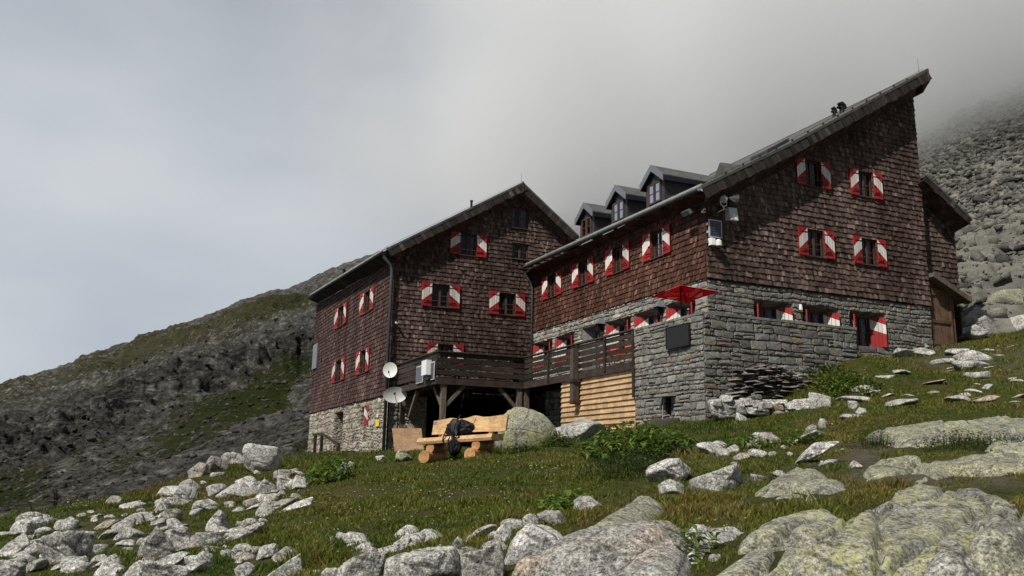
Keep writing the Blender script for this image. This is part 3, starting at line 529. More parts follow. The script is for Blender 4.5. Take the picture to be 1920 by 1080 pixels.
# ------------------------------------------------------------------ the right wing
RZ = [(-0.6, 3.08), (3.35, 5.3), (10.99, 9.92)]
def roofz(a): return float(np.interp(a, [x for x, z in RZ], [z for x, z in RZ])) if a >= -0.6 else 3.08
def build_right_wing():
    R = thing('mountain_hut', 'right wing of the hut with the tall steep gable and three roof dormers', 'mountain hut', H2W((0, 0, -5.0)), TH)
    g = Face('g', 0.0); l = Face('l', 0.0)
    gw = [(4.18, 5.82, 4.06, 5.13), (6.86, 8.5, 4.04, 5.11), (4.12, 5.80, 1.31, 2.39), (6.79, 8.46, 1.3, 2.38)]
    lw = [(10.92, 12.85, 1.38, 2.5), (7.86, 9.75, 1.38, 2.48), (4.92, 6.76, 1.37, 2.46), (2.03, 3.9, 1.37, 2.45)]
    gh = [hole(*w, 0.42) for w in gw]; lh = [hole(*w, 0.5) for w in lw]
    top_g = lambda u: roofz(u) - 0.62 if u < 10.4 else min(roofz(u) - 0.62, 9.0)
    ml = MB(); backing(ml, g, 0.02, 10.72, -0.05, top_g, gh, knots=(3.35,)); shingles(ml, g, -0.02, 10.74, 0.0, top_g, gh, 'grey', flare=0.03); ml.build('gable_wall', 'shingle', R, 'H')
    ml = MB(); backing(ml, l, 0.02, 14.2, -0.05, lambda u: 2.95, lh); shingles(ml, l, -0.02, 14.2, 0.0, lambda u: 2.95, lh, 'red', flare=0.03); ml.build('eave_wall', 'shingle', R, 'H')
    for w in gw: shuttered(R, g, *w, 0.42)
    for w in lw: shuttered(R, l, *w, 0.5)
    # ground floor in rubble stone with deep splayed openings
    gs = [(1.96, 3.74, -1.9, -0.58), (4.18, 5.96, -1.9, -0.58), (6.48, 8.28, -1.87, -0.55)]
    ls = [(11.95, 13.95, -1.9, -0.6), (9.75, 11.6, -1.9, -0.58), (5.0, 6.9, -1.9, -0.58), (2.9, 4.7, -1.9, -0.57), (0.72, 2.52, -1.9, -0.57)]
    dr = (7.45, 9.0, -3.0, -0.55)
    mb = MB(); tp = lambda u: -0.02
    stones(mb, g, 0.0, 10.72, -4.6, tp, gs, (0.21, 0.204, 0.184), proud=0.028, var=0.17, seed=3.0); backing(mb, g, 0.0, 10.72, -5.6, tp, gs, -0.004, 1, (0.1, 0.1, 0.1), reveal=0.02); mb.build('stone_gable_wall', ['stone', 'mortar'], R, 'H')
    mb = MB(); stones(mb, l, 0.0, 14.2, -3.2, tp, ls + [dr], (0.33, 0.315, 0.28), 0.1, 0.24, 0.036, var=0.22, seed=8.0); backing(mb, l, 0.0, 14.2, -5.6, tp, ls + [dr], -0.004, 1, (0.1, 0.1, 0.1), reveal=0.02); mb.build('stone_eave_wall', ['stone', 'mortar'], R, 'H')  # paler tone than the gable stone puts the sunlit look into the colour
    for w in gs: splayed(R, g, *w)
    for w in ls: splayed(R, l, *w)
    splayed(R, l, *dr, shut=False)
    # hidden walls and far gable
    mb = MB(); mb.poly([(10.72, 0.02, -5), (10.72, 14.2, -5), (10.72, 14.2, 9.1), (10.72, 0.02, 9.1)]); mb.poly([(0, 14.2, -5), (10.72, 14.2, -5), (10.72, 14.2, 9.0), (0, 14.2, 2.9)]); mb.poly([(0.1, 0.3, -2.8), (10.6, 0.3, -2.8), (10.6, 14.1, -2.8), (0.1, 14.1, -2.8)])
    mb.c = [(0.05, 0.035, 0.03)] * 3; mb.build('rear_wall', 'shingle', R, 'H')
    # roof: slab following the slightly kicked slope; the eave climbs a little towards the valley end as measured
    mb = MB()
    for (a0, z0), (a1, z1) in zip(RZ, RZ[1:]):
        n = 8
        for k in range(n):
            b0 = -0.62 + 14.7 * k / n; b1 = -0.62 + 14.7 * (k + 1) / n; e = lambda b, z, a: z + (0.22 * max(0, b) / 14 if a < 0 else 0)
            mb.hexa([(a0, b0, e(b0, z0, a0) - 0.12), (a1, b0, z1 - 0.12), (a1, b1, z1 - 0.12), (a0, b1, e(b1, z0, a0) - 0.12), (a0, b0, e(b0, z0, a0)), (a1, b0, z1), (a1, b1, z1), (a0, b1, e(b1, z0, a0))])
    rf = mb.build('roof', 'slate', R, 'H')
    mb = MB()                                                     # snow hooks and the lightning wire's little stands along the verge
    for k in range(13):
        a = 0.6 + k * 0.78; z = roofz(a); mb.beam((a, -0.45, z), (a, -0.45, z + 0.07), 0.05, 0.05)
    mb.tube([(-0.5, -0.45, 3.2), (3.35, -0.45, 5.39), (10.9, -0.45, 9.97)], 0.008, 5); mb.build('roof_wire', 'iron', rf, 'H')
    mb = MB(); mb.tube([(10.75, -0.4, 9.8), (10.72, -0.4, 10.45)], [0.01, 0.005], 6); mb.build('lightning_rod', 'pipe', rf, 'H')
    for (a, b, r) in ((8.3, 1.5, 0.15), (7.85, 1.5, 0.1)):
        mb = MB(); z = roofz(a); mb.tube([(a, b, z - 0.1), (a, b, z + 0.28)], r * 0.7, 10); mb.tube([(a - r, b, z + 0.2), (a - r * 0.7, b, z + 0.34), (a, b, z + 0.4), (a + r * 0.7, b, z + 0.34), (a + r, b, z + 0.2)], r * 0.75, 10); mb.build('roof_vent', 'iron', rf, 'H')
    mb = MB(); a0, a1 = 3.6, 4.7; mb.hexa([(a0, 0.8, roofz(a0)), (a1, 0.8, roofz(a1)), (a1, 1.8, roofz(a1)), (a0, 1.8, roofz(a0)), (a0, 0.8, roofz(a0) + 0.16), (a1, 0.8, roofz(a1) + 0.16), (a1, 1.8, roofz(a1) + 0.16), (a0, 1.8, roofz(a0) + 0.16)]); mb.build('roof_hatch', 'gutter', rf, 'H')
    mb = MB(); z = roofz(2.1); mb.hexa([(1.9, 1.0, z - 0.2), (2.7, 1.0, z + 0.1), (2.7, 2.0, z + 0.1), (1.9, 2.0, z - 0.2), (1.9, 1.45, z + 0.42), (2.9, 1.45, z + 0.46), (2.9, 1.55, z + 0.46), (1.9, 1.55, z + 0.42)]); mb.build('roof_vent_gable', 'slate', rf, 'H')
    rake(R, RZ, -0.6, 0.0)
    mb = MB(); a, z = RZ[-1]; mb.hexa([(a - 0.02, -0.62, z - 0.5), (a + 0.08, -0.62, z - 0.48), (a + 0.08, 14.1, z - 0.48), (a - 0.02, 14.1, z - 0.5), (a - 0.02, -0.62, z + 0.03), (a + 0.08, -0.62, z + 0.03), (a + 0.08, 14.1, z + 0.03), (a - 0.02, 14.1, z + 0.03)], 0, (0.1, 0.08, 0.07))
    mb.hexa([(10.72, -0.56, 8.9), (10.74, -0.56, 8.9), (10.74, 14, 8.9), (10.72, 14, 8.9), (10.72, -0.56, 9.5), (11.0, -0.56, 9.5), (11.0, 14, 9.5), (10.72, 14, 9.5)], 0, (0.05, 0.04, 0.035)); mb.build('ridge_trim', 'shingle', R, 'H')
    gutter_run(R, (-0.66, -0.55, 2.96), (-0.66, 13.95, 3.16))
    mb = MB(); n = 60
    for k in range(n):
        b0, b1 = 14.0 * k / n - 0.5, 14.0 * (k + 1) / n - 0.5
        for r in range(3):
            a0, a1 = -0.58 + 0.2 * r, -0.58 + 0.2 * (r + 1); c = shingle_col('red', 0.0); mb.hexa([(a0, b0, 2.93 - 0.05 * r), (a1, b0, 2.88 - 0.05 * r), (a1, b1 - 0.01, 2.88 - 0.05 * r), (a0, b1 - 0.01, 2.93 - 0.05 * r), (a0, b0, 2.96 - 0.05 * r), (a1, b0, 2.91 - 0.05 * r), (a1, b1 - 0.01, 2.91 - 0.05 * r), (a0, b1 - 0.01, 2.96 - 0.05 * r)], 0, c)
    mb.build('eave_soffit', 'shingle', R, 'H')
    downpipe(R, [(-0.66, 13.85, 3.06), (-0.62, 13.85, 2.85), (-0.3, 13.92, 2.5), (-0.14, 13.95, 2.2), (-0.12, 13.95, -3.3)], 0.055)
    # three dormers near the eave
    for bc in (3.38, 6.1, 8.88):
        zb = roofz(0.17); fa = 0.17; hw = 0.64; ez, rz = 4.62, 5.08; d = MB()
        d.poly([(fa, bc - hw, zb - 0.05), (fa, bc + hw, zb - 0.05), (fa, bc + hw, ez), (fa, bc, rz), (fa, bc - hw, ez)])
        ea = (ez - 3.08) / 0.562 - 0.6; ra = (rz - 3.08) / 0.562 - 0.6 + 0.1
        for s in (-1, 1):
            for k in range(3):
                z0 = zb + (ez - zb) * k / 3; z1 = zb + (ez - zb) * (k + 1) / 3 - 0.02; q0 = (z0 - 3.08) / 0.562 - 0.6; q1 = (z1 - 3.08) / 0.562 - 0.6
                d.poly([(fa, bc + s * (hw + 0.012), z0), (max(q0, fa), bc + s * (hw + 0.012), z0), (q1, bc + s * (hw + 0.012), z1), (fa, bc + s * (hw + 0.012), z1)])
            d.poly([(fa, bc + s * hw, zb - 0.1), (ea, bc + s * hw, ez), (fa, bc + s * hw, ez)])
        do = d.build('dormer', 'clad', R, 'H')
        r_ = MB(); ov = 0.82; ta = 0.0; ezo = ez - (rz - ez) * (ov - hw) / hw + 0.12; rt = rz + 0.14
        for s in (-1, 1):
            ra2 = (rt - 3.08) / 0.562 - 0.6 + 0.15; ea2 = (ezo - 3.08) / 0.562 - 0.6 + 0.1
            top = [(ta, bc, rt), (ta, bc + s * ov, ezo), (ea2, bc + s * ov, ezo), (ra2, bc, rt)]; lo = [(x, y, z - 0.06) for x, y, z in top]
            r_.hexa(lo + top, 0)
            r_.hexa([(ta + 0.03, bc + s * (ov - 0.02), ezo - 0.24), (ea2, bc + s * (ov - 0.02), ezo - 0.2), (ea2, bc + s * (ov + 0.012), ezo - 0.2), (ta + 0.03, bc + s * (ov + 0.012), ezo - 0.24), (ta + 0.03, bc + s * (ov - 0.02), ezo - 0.04), (ea2, bc + s * (ov - 0.02), ezo - 0.04), (ea2, bc + s * (ov + 0.012), ezo - 0.04), (ta + 0.03, bc + s * (ov + 0.012), ezo - 0.04)], 1)
        r_.build('dormer_roof', ['slate', 'bluedark'], do, 'H')
        f_ = MB()
        for s in (-1, 1): f_.hexa([(ta - 0.03, bc, rt - 0.26), (ta - 0.03, bc + s * ov, ezo - 0.26), (ta - 0.003, bc + s * ov, ezo - 0.26), (ta - 0.003, bc, rt - 0.26), (ta - 0.03, bc, rt + 0.02), (ta - 0.03, bc + s * (ov + 0.01), ezo + 0.02), (ta - 0.003, bc + s * (ov + 0.01), ezo + 0.02), (ta - 0.003, bc, rt + 0.02)])
        f_.build('dormer_fascia', 'fascia', do, 'H')
        w = window(do, Face('l', fa), bc - 0.43, bc + 0.43, zb + 0.16, zb + 0.98, d=0.035, sill=False, name='dormer_window')
        for ch in list(w.children): ch.parent = do
    # lower lean-to behind the gable, and the boarded porch with its door
    f2 = Face('g', 0.36); tl = lambda u: 5.35 - (u - 10.75) * 0.62 - 0.42
    mb = MB(); backing(mb, f2, 10.72, 12.9, 0.7, tl, []); shingles(mb, f2, 10.72, 12.92, 0.8, tl, [], 'grey'); mb.poly([(12.9, 0.36, -1), (12.9, 13.5, -1), (12.9, 13.5, 3.7), (12.9, 0.36, 3.7)], 0, (0.05, 0.035, 0.03)); mb.build('lean_to_wall', 'shingle', R, 'H')
    mb = MB(); zt = lambda a: 5.4 - (a - 10.72) * 0.62
    mb.hexa([(10.73, -0.35, zt(10.73) - 0.1), (13.2, -0.35, zt(13.2) - 0.1), (13.2, 13.8, zt(13.2) - 0.1), (10.73, 13.8, zt(10.73) - 0.1), (10.73, -0.35, zt(10.73)), (13.2, -0.35, zt(13.2)), (13.2, 13.8, zt(13.2)), (10.73, 13.8, zt(10.73))]); mb.build('lean_to_roof', 'slate', R, 'H')
    rake(R, [(10.74, zt(10.74)), (13.2, zt(13.2))], -0.33, 0.36, 0.36, 0.3)
    pf = Face('g', 0.2); mb = MB(); pz = lambda a: 1.28 - (a - 10.75) * 0.42 - 0.14
    n = 13
    for k in range(n):
        a0, a1 = 10.76 + 1.58 * k / n, 10.76 + 1.58 * (k + 1) / n - 0.008; y = 0.2 - rng.random() * 0.012
        mb.hexa([(a0, y, -2.3), (a1, y, -2.3), (a1, y + 0.04, -2.3), (a0, y + 0.04, -2.3), (a0, y, pz(a0)), (a1, y, pz(a1)), (a1, y + 0.04, pz(a1)), (a0, y + 0.04, pz(a0))], 0, tuple([0.8 + 0.4 * rng.random()] * 3))
    for k in range(20):
        b0 = 0.24 + 2.6 * k / 20; mb.hexa([(12.33, b0, -2.3), (12.37, b0, -2.3), (12.37, b0 + 0.12, -2.3), (12.33, b0 + 0.12, -2.3), (12.33, b0, 0.6), (12.37, b0, 0.6), (12.37, b0 + 0.12, 0.6), (12.33, b0 + 0.12, 0.6)])
    po = mb.build('porch', 'doorwood', R, 'H')
    mb = MB(); n = 9
    for k in range(n):
        a0, a1 = 10.98 + 0.98 * k / n, 10.98 + 0.98 * (k + 1) / n - 0.01; mb.box(a0, a1, 0.13, 0.17, -1.55, 0.62, 0, tuple([0.85 + 0.4 * rng.random()] * 3))
    mb.box(10.98, 11.96, 0.09, 0.128, -0.62, -0.5, 0, (0.8, 0.8, 0.8)); mb.box(10.98, 11.96, 0.09, 0.128, 0.5, 0.62); mb.box(10.98, 11.96, 0.09, 0.128, -1.5, -1.36)
    mb.box(10.88, 10.975, 0.1, 0.185, -1.55, 0.66); mb.box(11.965, 12.06, 0.1, 0.185, -1.55, 0.66); mb.box(10.88, 12.06, 0.1, 0.185, 0.63, 0.76); mb.build('porch_door', 'doorwood', po, 'H')
    mb = MB(); zt2 = lambda a: 1.3 - (a - 10.76) * 0.42
    mb.hexa([(10.74, -0.25, zt2(10.74) - 0.16), (12.75, -0.25, zt2(12.75) - 0.16), (12.75, 3, zt2(12.75) - 0.16), (10.74, 3, zt2(10.74) - 0.16), (10.74, -0.25, zt2(10.74)), (12.75, -0.25, zt2(12.75)), (12.75, 3, zt2(12.75)), (10.74, 3, zt2(10.74))]); mb.beam((10.74, -0.27, zt2(10.74) - 0.06), (12.78, -0.27, zt2(12.78) - 0.06), 0.03, 0.2); mb.build('porch_roof', 'post', po, 'H')
    return R
# ------------------------------------------------------------------ the left wing
LZ = [(-7.72, 3.27), (-0.82, 7.55), (2.4, 5.15), (5.3, 3.0)]
def lroof(a): return float(np.interp(a, [x for x, z in LZ], [z for x, z in LZ]))
def build_left_wing():
    R = thing('mountain_hut', 'left wing of the hut, shingled gable house on a pale rubble base', 'mountain hut', H2W((-2, 14.24, -6.0)), TH)
    g = Face('g', 14.24); l = Face('l', -7.15)
    gw = [(-4.45, -2.57, 3.5, 4.62, 0.5), (-5.8, -3.9, 0.82, 1.96, 0.5), (-2.34, -0.43, 0.74, 1.88, 0.5), (-5.41, -3.62, -2.05, -0.9, 0.5)]
    pl = [(-1.2, -0.26, 5.26, 6.34), (-1.16, -0.26, 3.66, 4.46), (-0.98, -0.1, -2.9, -1.45)]
    gh = [hole(*w) for w in gw] + pl; tp = lambda u: lroof(u) - 0.62
    mb = MB(); backing(mb, g, -7.13, 5.2, -3.45, tp, gh, knots=(-0.82, 2.4)); shingles(mb, g, -7.17, 3.2, -3.4, tp, gh, 'grey', flare=0.02); mb.build('gable_wall', 'shingle', R, 'H')
    for w in gw: shuttered(R, g, *w)
    for w in pl[:2]: window(R, g, *w)
    mb = MB(); u0, u1, v0, v1 = pl[2]; mb.poly([g.p(u0, v0, -0.15), g.p(u1, v0, -0.15), g.p(u1, v1, -0.15), g.p(u0, v1, -0.15)]); mb.build('doorway', 'dark', R, 'H')
    lw = [(17.5, 20.15, 1.08, 2.25, 0.68), (23.3, 26.25, 1.2, 2.42, 0.72), (17.75, 20.3, -2.02, -0.8, 0.66), (23.05, 26.1, -1.98, -0.74, 0.74)]
    lh = [hole(*w) for w in lw]; et = lambda u: 2.85 + (u - 14.2) * 0.052
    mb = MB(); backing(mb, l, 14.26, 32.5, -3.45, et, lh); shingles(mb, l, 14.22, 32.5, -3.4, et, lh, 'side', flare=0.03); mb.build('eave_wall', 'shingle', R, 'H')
    for w in lw: shuttered(R, l, *w)
    # pale rubble base
    door = (23.0, 25.05, -6.4, -3.72); win = (17.55, 19.1, -4.66, -3.74); bt = lambda u: -3.42
    mb = MB(); backing(mb, l, 14.3, 32.45, -7.2, bt, [door, win], 0.0, 1, (1, 1, 1), reveal=0.55)
    stones(mb, l, 14.3, 32.45, -6.8, bt, [door, win], (0.37, 0.335, 0.28), 0.1, 0.34, 0.028, var=0.22, warp=0.16, seed=21.0, joint=0.04)
    backing(mb, g, -7.1, -5.3, -7.0, bt, [], 0.0, 1, (1, 1, 1)); stones(mb, g, -7.1, -5.3, -6.8, bt, [], (0.33, 0.3, 0.25), 0.1, 0.34, 0.028, var=0.22, warp=0.12, seed=31.0, joint=0.04)
    mb.build('rubble_base', ['stone', 'rubble'], R, 'H')
    mb = MB(); mb.poly([(-5.3, 18, -6.4), (0.0, 18, -6.4), (0.0, 18, -3.45), (-5.3, 18, -3.45)]); mb.poly([(-5.3, 14.24, -7), (-5.3, 18, -7), (-5.3, 18, -3.4), (-5.3, 14.24, -3.4)]); mb.poly([(0, 14.24, -7), (0, 18, -7), (0, 18, -3.4), (0, 14.24, -3.4)]); mb.poly([(-5.3, 14.2, -3.42), (0, 14.2, -3.42), (0, 18, -3.42), (-5.3, 18, -3.42)]); mb.build('cellar', 'dark', R, 'H')
    mb = MB(); u0, u1, v0, v1 = door; mb.poly([l.p(u0, v0, -0.55), l.p(u1, v0, -0.55), l.p(u1, v1, -0.55), l.p(u0, v1, -0.55)]); mb.build('door', 'doorwood', R, 'H')
    w = window(R, l, win[0], win[1], win[2], win[3], d=-0.42, sill=False)
    sh = shutter(R, lambda s, t, d: l.p(17.58 + 0.72 * s, -4.64 + 0.88 * t, d + 0.01), mirror=True)
    mb = MB(); mb.poly([(-7.13, 32.5, -7), (5.2, 32.5, -7), (5.2, 32.5, 3.0), (-0.82, 32.5, 7.4), (-7.13, 32.5, 3.7)]); mb.poly([(5.2, 14.3, -5), (5.2, 32.5, -5), (5.2, 32.5, 3.2), (5.2, 14.3, 3.2)]); mb.poly([(0.03, 14.22, -6), (5.2, 14.22, -6), (5.2, 14.22, 3), (0.03, 14.22, 3)]); mb.c = [(0.05, 0.035, 0.03)] * 3; mb.build('rear_wall', 'shingle', R, 'H')
    mb = MB(); n = 8
    for (a0, z0), (a1, z1) in zip(LZ, LZ[1:]):
        for k in range(n):
            b0 = 13.74 + 19.0 * k / n; b1 = 13.74 + 19.0 * (k + 1) / n; e = lambda b, z, a: z + (1.02 * (b - 13.74) / 18.5 if a < -7 else 0)
            if a0 > 2: b0, b1 = max(b0, 14.3), max(b1, 14.3)
            if b1 - b0 < 0.1: continue
            mb.hexa([(a0, b0, e(b0, z0, a0) - 0.12), (a1, b0, z1 - 0.12), (a1, b1, z1 - 0.12), (a0, b1, e(b1, z0, a0) - 0.12), (a0, b0, e(b0, z0, a0)), (a1, b0, z1), (a1, b1, z1), (a0, b1, e(b1, z0, a0))])
    rf = mb.build('roof', 'slate', R, 'H')
    mb = MB(); mb.tube([(-0.82, 13.95, 7.5), (-0.82, 13.95, 8.1)], [0.01, 0.005], 6); mb.build('lightning_rod', 'pipe', rf, 'H')
    mb = MB(); mb.tube([(-3.25, 14.6, 5.9), (-3.25, 14.6, 6.42)], 0.06, 8); mb.tube([(-3.25, 14.6, 6.4), (-3.25, 14.6, 6.46)], 0.085, 8); mb.build('vent_pipe', 'iron', rf, 'H')
    mb = MB(); mb.tube([(-7.6, 13.85, 3.42), (-0.82, 13.85, 7.62), (2.4, 13.85, 5.22)], 0.007, 5); mb.build('roof_wire', 'iron', rf, 'H')
    rake(R, LZ[:3], 13.76, 14.24, 0.44, 0.34)
    mb = MB(); mb.box(-0.86, -0.78, 13.7, 13.74, 7.02, 7.56, 0, (0.06, 0.05, 0.045)); mb.build('ridge_cap', 'shingle', R, 'H')
    gutter_run(R, (-7.8, 13.76, 3.14), (-7.8, 32.4, 4.16))
    mb = MB(); n = 50
    for k in range(n):
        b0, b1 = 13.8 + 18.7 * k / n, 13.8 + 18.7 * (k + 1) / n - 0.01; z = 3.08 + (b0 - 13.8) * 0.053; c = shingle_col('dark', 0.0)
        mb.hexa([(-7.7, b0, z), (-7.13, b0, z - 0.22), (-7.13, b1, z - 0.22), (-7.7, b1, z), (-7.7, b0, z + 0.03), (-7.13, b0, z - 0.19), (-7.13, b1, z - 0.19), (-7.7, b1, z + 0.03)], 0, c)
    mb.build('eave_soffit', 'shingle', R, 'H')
    downpipe(R, [(-7.8, 13.9, 3.1), (-7.76, 13.9, 2.85), (-7.45, 14.0, 2.6), (-7.32, 14.05, 2.3), (-7.32, 14.05, -6.2)], 0.075)
    for (u0, u1, v0, v1, m) in ((15.45, 16.0, -4.8, -4.5, 'yellow'), (15.65, 15.9, -4.38, -4.22, 'white')):
        mb = MB(); mb.hexa([l.p(u0, v0, 0.04), l.p(u1, v0, 0.04), l.p(u1, v0, 0.07), l.p(u0, v0, 0.07), l.p(u0, v1, 0.04), l.p(u1, v1, 0.04), l.p(u1, v1, 0.07), l.p(u0, v1, 0.07)]); mb.build('sign_plate', m, R, 'H')
    mb = MB(); mb.hexa([l.p(30.9, -0.6, 0.05), l.p(32.3, -0.6, 0.05), l.p(32.3, -0.6, 0.12), l.p(30.9, -0.6, 0.12), l.p(30.9, 1.0, 0.05), l.p(32.3, 1.0, 0.05), l.p(32.3, 1.0, 0.12), l.p(30.9, 1.0, 0.12)]); mb.build('louvre_panel', 'fascia', R, 'H')
    mb = MB(); mb.tube([(-7.0, 14.1, -0.12), (-7.0, 13.95, -0.16)], 0.05, 8); mb.tube([(-7.0, 14.2, -0.1), (-7.0, 14.1, -0.1)], 0.03, 6); mb.build('security_camera', 'plastic', R, 'H')
    return R
# ------------------------------------------------------------------ terrace wall and timber deck
def build_terrace():
    R = thing('terrace_wall', 'grey rubble stone terrace wall with a straight parapet in front of the right wing', 'stone wall', H2W((-1, -2, -5.6)), TH)
    l = Face('l', -3.16); g = Face('g', -3.96)
    tap = (-2.55, -1.75, -5.15, -4.35)
    mb = MB(); stones(mb, l, -3.96, -0.3, -6.0, lambda u: -2.16, [(-2.28, -2.0, -4.95, -4.42)], (0.225, 0.217, 0.195), 0.1, 0.26, 0.028, var=0.16, seed=41.0); backing(mb, l, -3.96, -0.3, -6.6, lambda u: -2.16, [(-2.28, -2.0, -4.95, -4.42)], 0.0, 1, reveal=0.5); mb.build('side_face', ['stone', 'mortar'], R, 'H')
    mb = MB(); stones(mb, g, -3.16, 2.62, -6.0, lambda u: -2.16, [], (0.195, 0.189, 0.174), 0.1, 0.27, 0.028, var=0.16, seed=51.0); backing(mb, g, -3.16, 2.62, -6.6, lambda u: -2.16, [], 0.0, 1); mb.build('front_face', ['stone', 'mortar'], R, 'H')
    mb = MB(); n = 11
    def slab(x0, x1, y0, y1): c = tuple(np.array((0.2, 0.195, 0.18)) * (0.75 + 0.5 * rng.random())); mb.box(x0, x1, y0, y1, -2.165, -2.09 + rng.normal(0, 0.008), 0, c)
    for k in range(7): slab(-3.2, -2.78, -3.98 + 3.68 * k / 7, -3.98 + 3.68 * (k + 1) / 7 - 0.012)
    for k in range(11): slab(-2.77 + 5.42 * k / 11, -2.77 + 5.42 * (k + 1) / 11 - 0.012, -4.0, -3.58)
    mb.build('coping', 'stone', R, 'H')
    mb = MB(); mb.box(-2.78, -2.74, -3.5, -0.3, -6, -2.17, 0, (0.15, 0.15, 0.14)); mb.box(-2.78, 2.6, -3.56, -3.52, -6, -2.17, 0, (0.15, 0.15, 0.14)); mb.box(2.6, 2.64, -3.95, -0.05, -6, -2.17, 0, (0.16, 0.16, 0.15)); mb.box(-2.74, 2.6, -3.52, -0.06, -3.25, -3.1, 0, (0.22, 0.21, 0.2)); mb.build('terrace_paving', 'stone', R, 'H')
    p = MB(); p.hexa([l.p(-3.4, -2.98, 0.07), l.p(-2.27, -2.98, 0.07), l.p(-2.27, -2.98, 0.12), l.p(-3.4, -2.98, 0.12), l.p(-3.4, -2.36, 0.07), l.p(-2.27, -2.36, 0.07), l.p(-2.27, -2.36, 0.12), l.p(-3.4, -2.36, 0.12)])
    for a, b, e, f in ((-3.42, -2.25, -3.0, -2.98), (-3.42, -2.25, -2.36, -2.34), (-3.42, -3.4, -2.98, -2.36), (-2.27, -2.25, -2.98, -2.36)): p.hexa([l.p(a, e, 0.07), l.p(b, e, 0.07), l.p(b, e, 0.135), l.p(a, e, 0.135), l.p(a, f, 0.07), l.p(b, f, 0.07), l.p(b, f, 0.135), l.p(a, f, 0.135)])
    o = p.build('plaque', 'plaque', None, 'H'); tag(o, 'dark bronze plaque fixed to the terrace wall below the parasol', 'plaque')
    # spring tap: a flat lip stone over a dark recess with a short spout and a wet basin stone
    t = thing('wall_fountain', 'small spring outlet with lip stone and iron spout at the foot of the terrace wall', 'fountain', H2W((-3.3, -2.15, -5.2)), TH)
    mb = MB(); mb.hexa([l.p(-2.6, -4.4, 0.02), l.p(-1.85, -4.38, 0.02), l.p(-1.9, -4.4, 0.3), l.p(-2.55, -4.42, 0.3), l.p(-2.6, -4.32, 0.02), l.p(-1.85, -4.3, 0.02), l.p(-1.9, -4.34, 0.3), l.p(-2.55, -4.35, 0.3)], 0, (0.25, 0.24, 0.2)); mb.build('lip_stone', 'slab', t, 'H')
    mb = MB(); mb.tube([l.p(-2.14, -4.6, -0.3), l.p(-2.14, -4.6, 0.14), l.p(-2.14, -4.66, 0.19)], 0.03, 8); mb.build('spout', 'iron', t, 'H')
    mb = MB(); mb.hexa([l.p(-2.75, -5.4, 0.05), l.p(-1.5, -5.4, 0.05), l.p(-1.55, -5.4, 0.5), l.p(-2.7, -5.4, 0.5), l.p(-2.75, -5.05, 0.05), l.p(-1.5, -5.0, 0.05), l.p(-1.6, -5.12, 0.45), l.p(-2.65, -5.14, 0.45)], 0, (0.05, 0.042, 0.035)); mb.build('basin_stone', 'slab', t, 'H')
    mb = MB(); mb.tube([l.p(-2.14, -4.66, 0.2), l.p(-2.14, -5.08, 0.22)], 0.008, 6); mb.build('water_jet', 'grey', t, 'H')
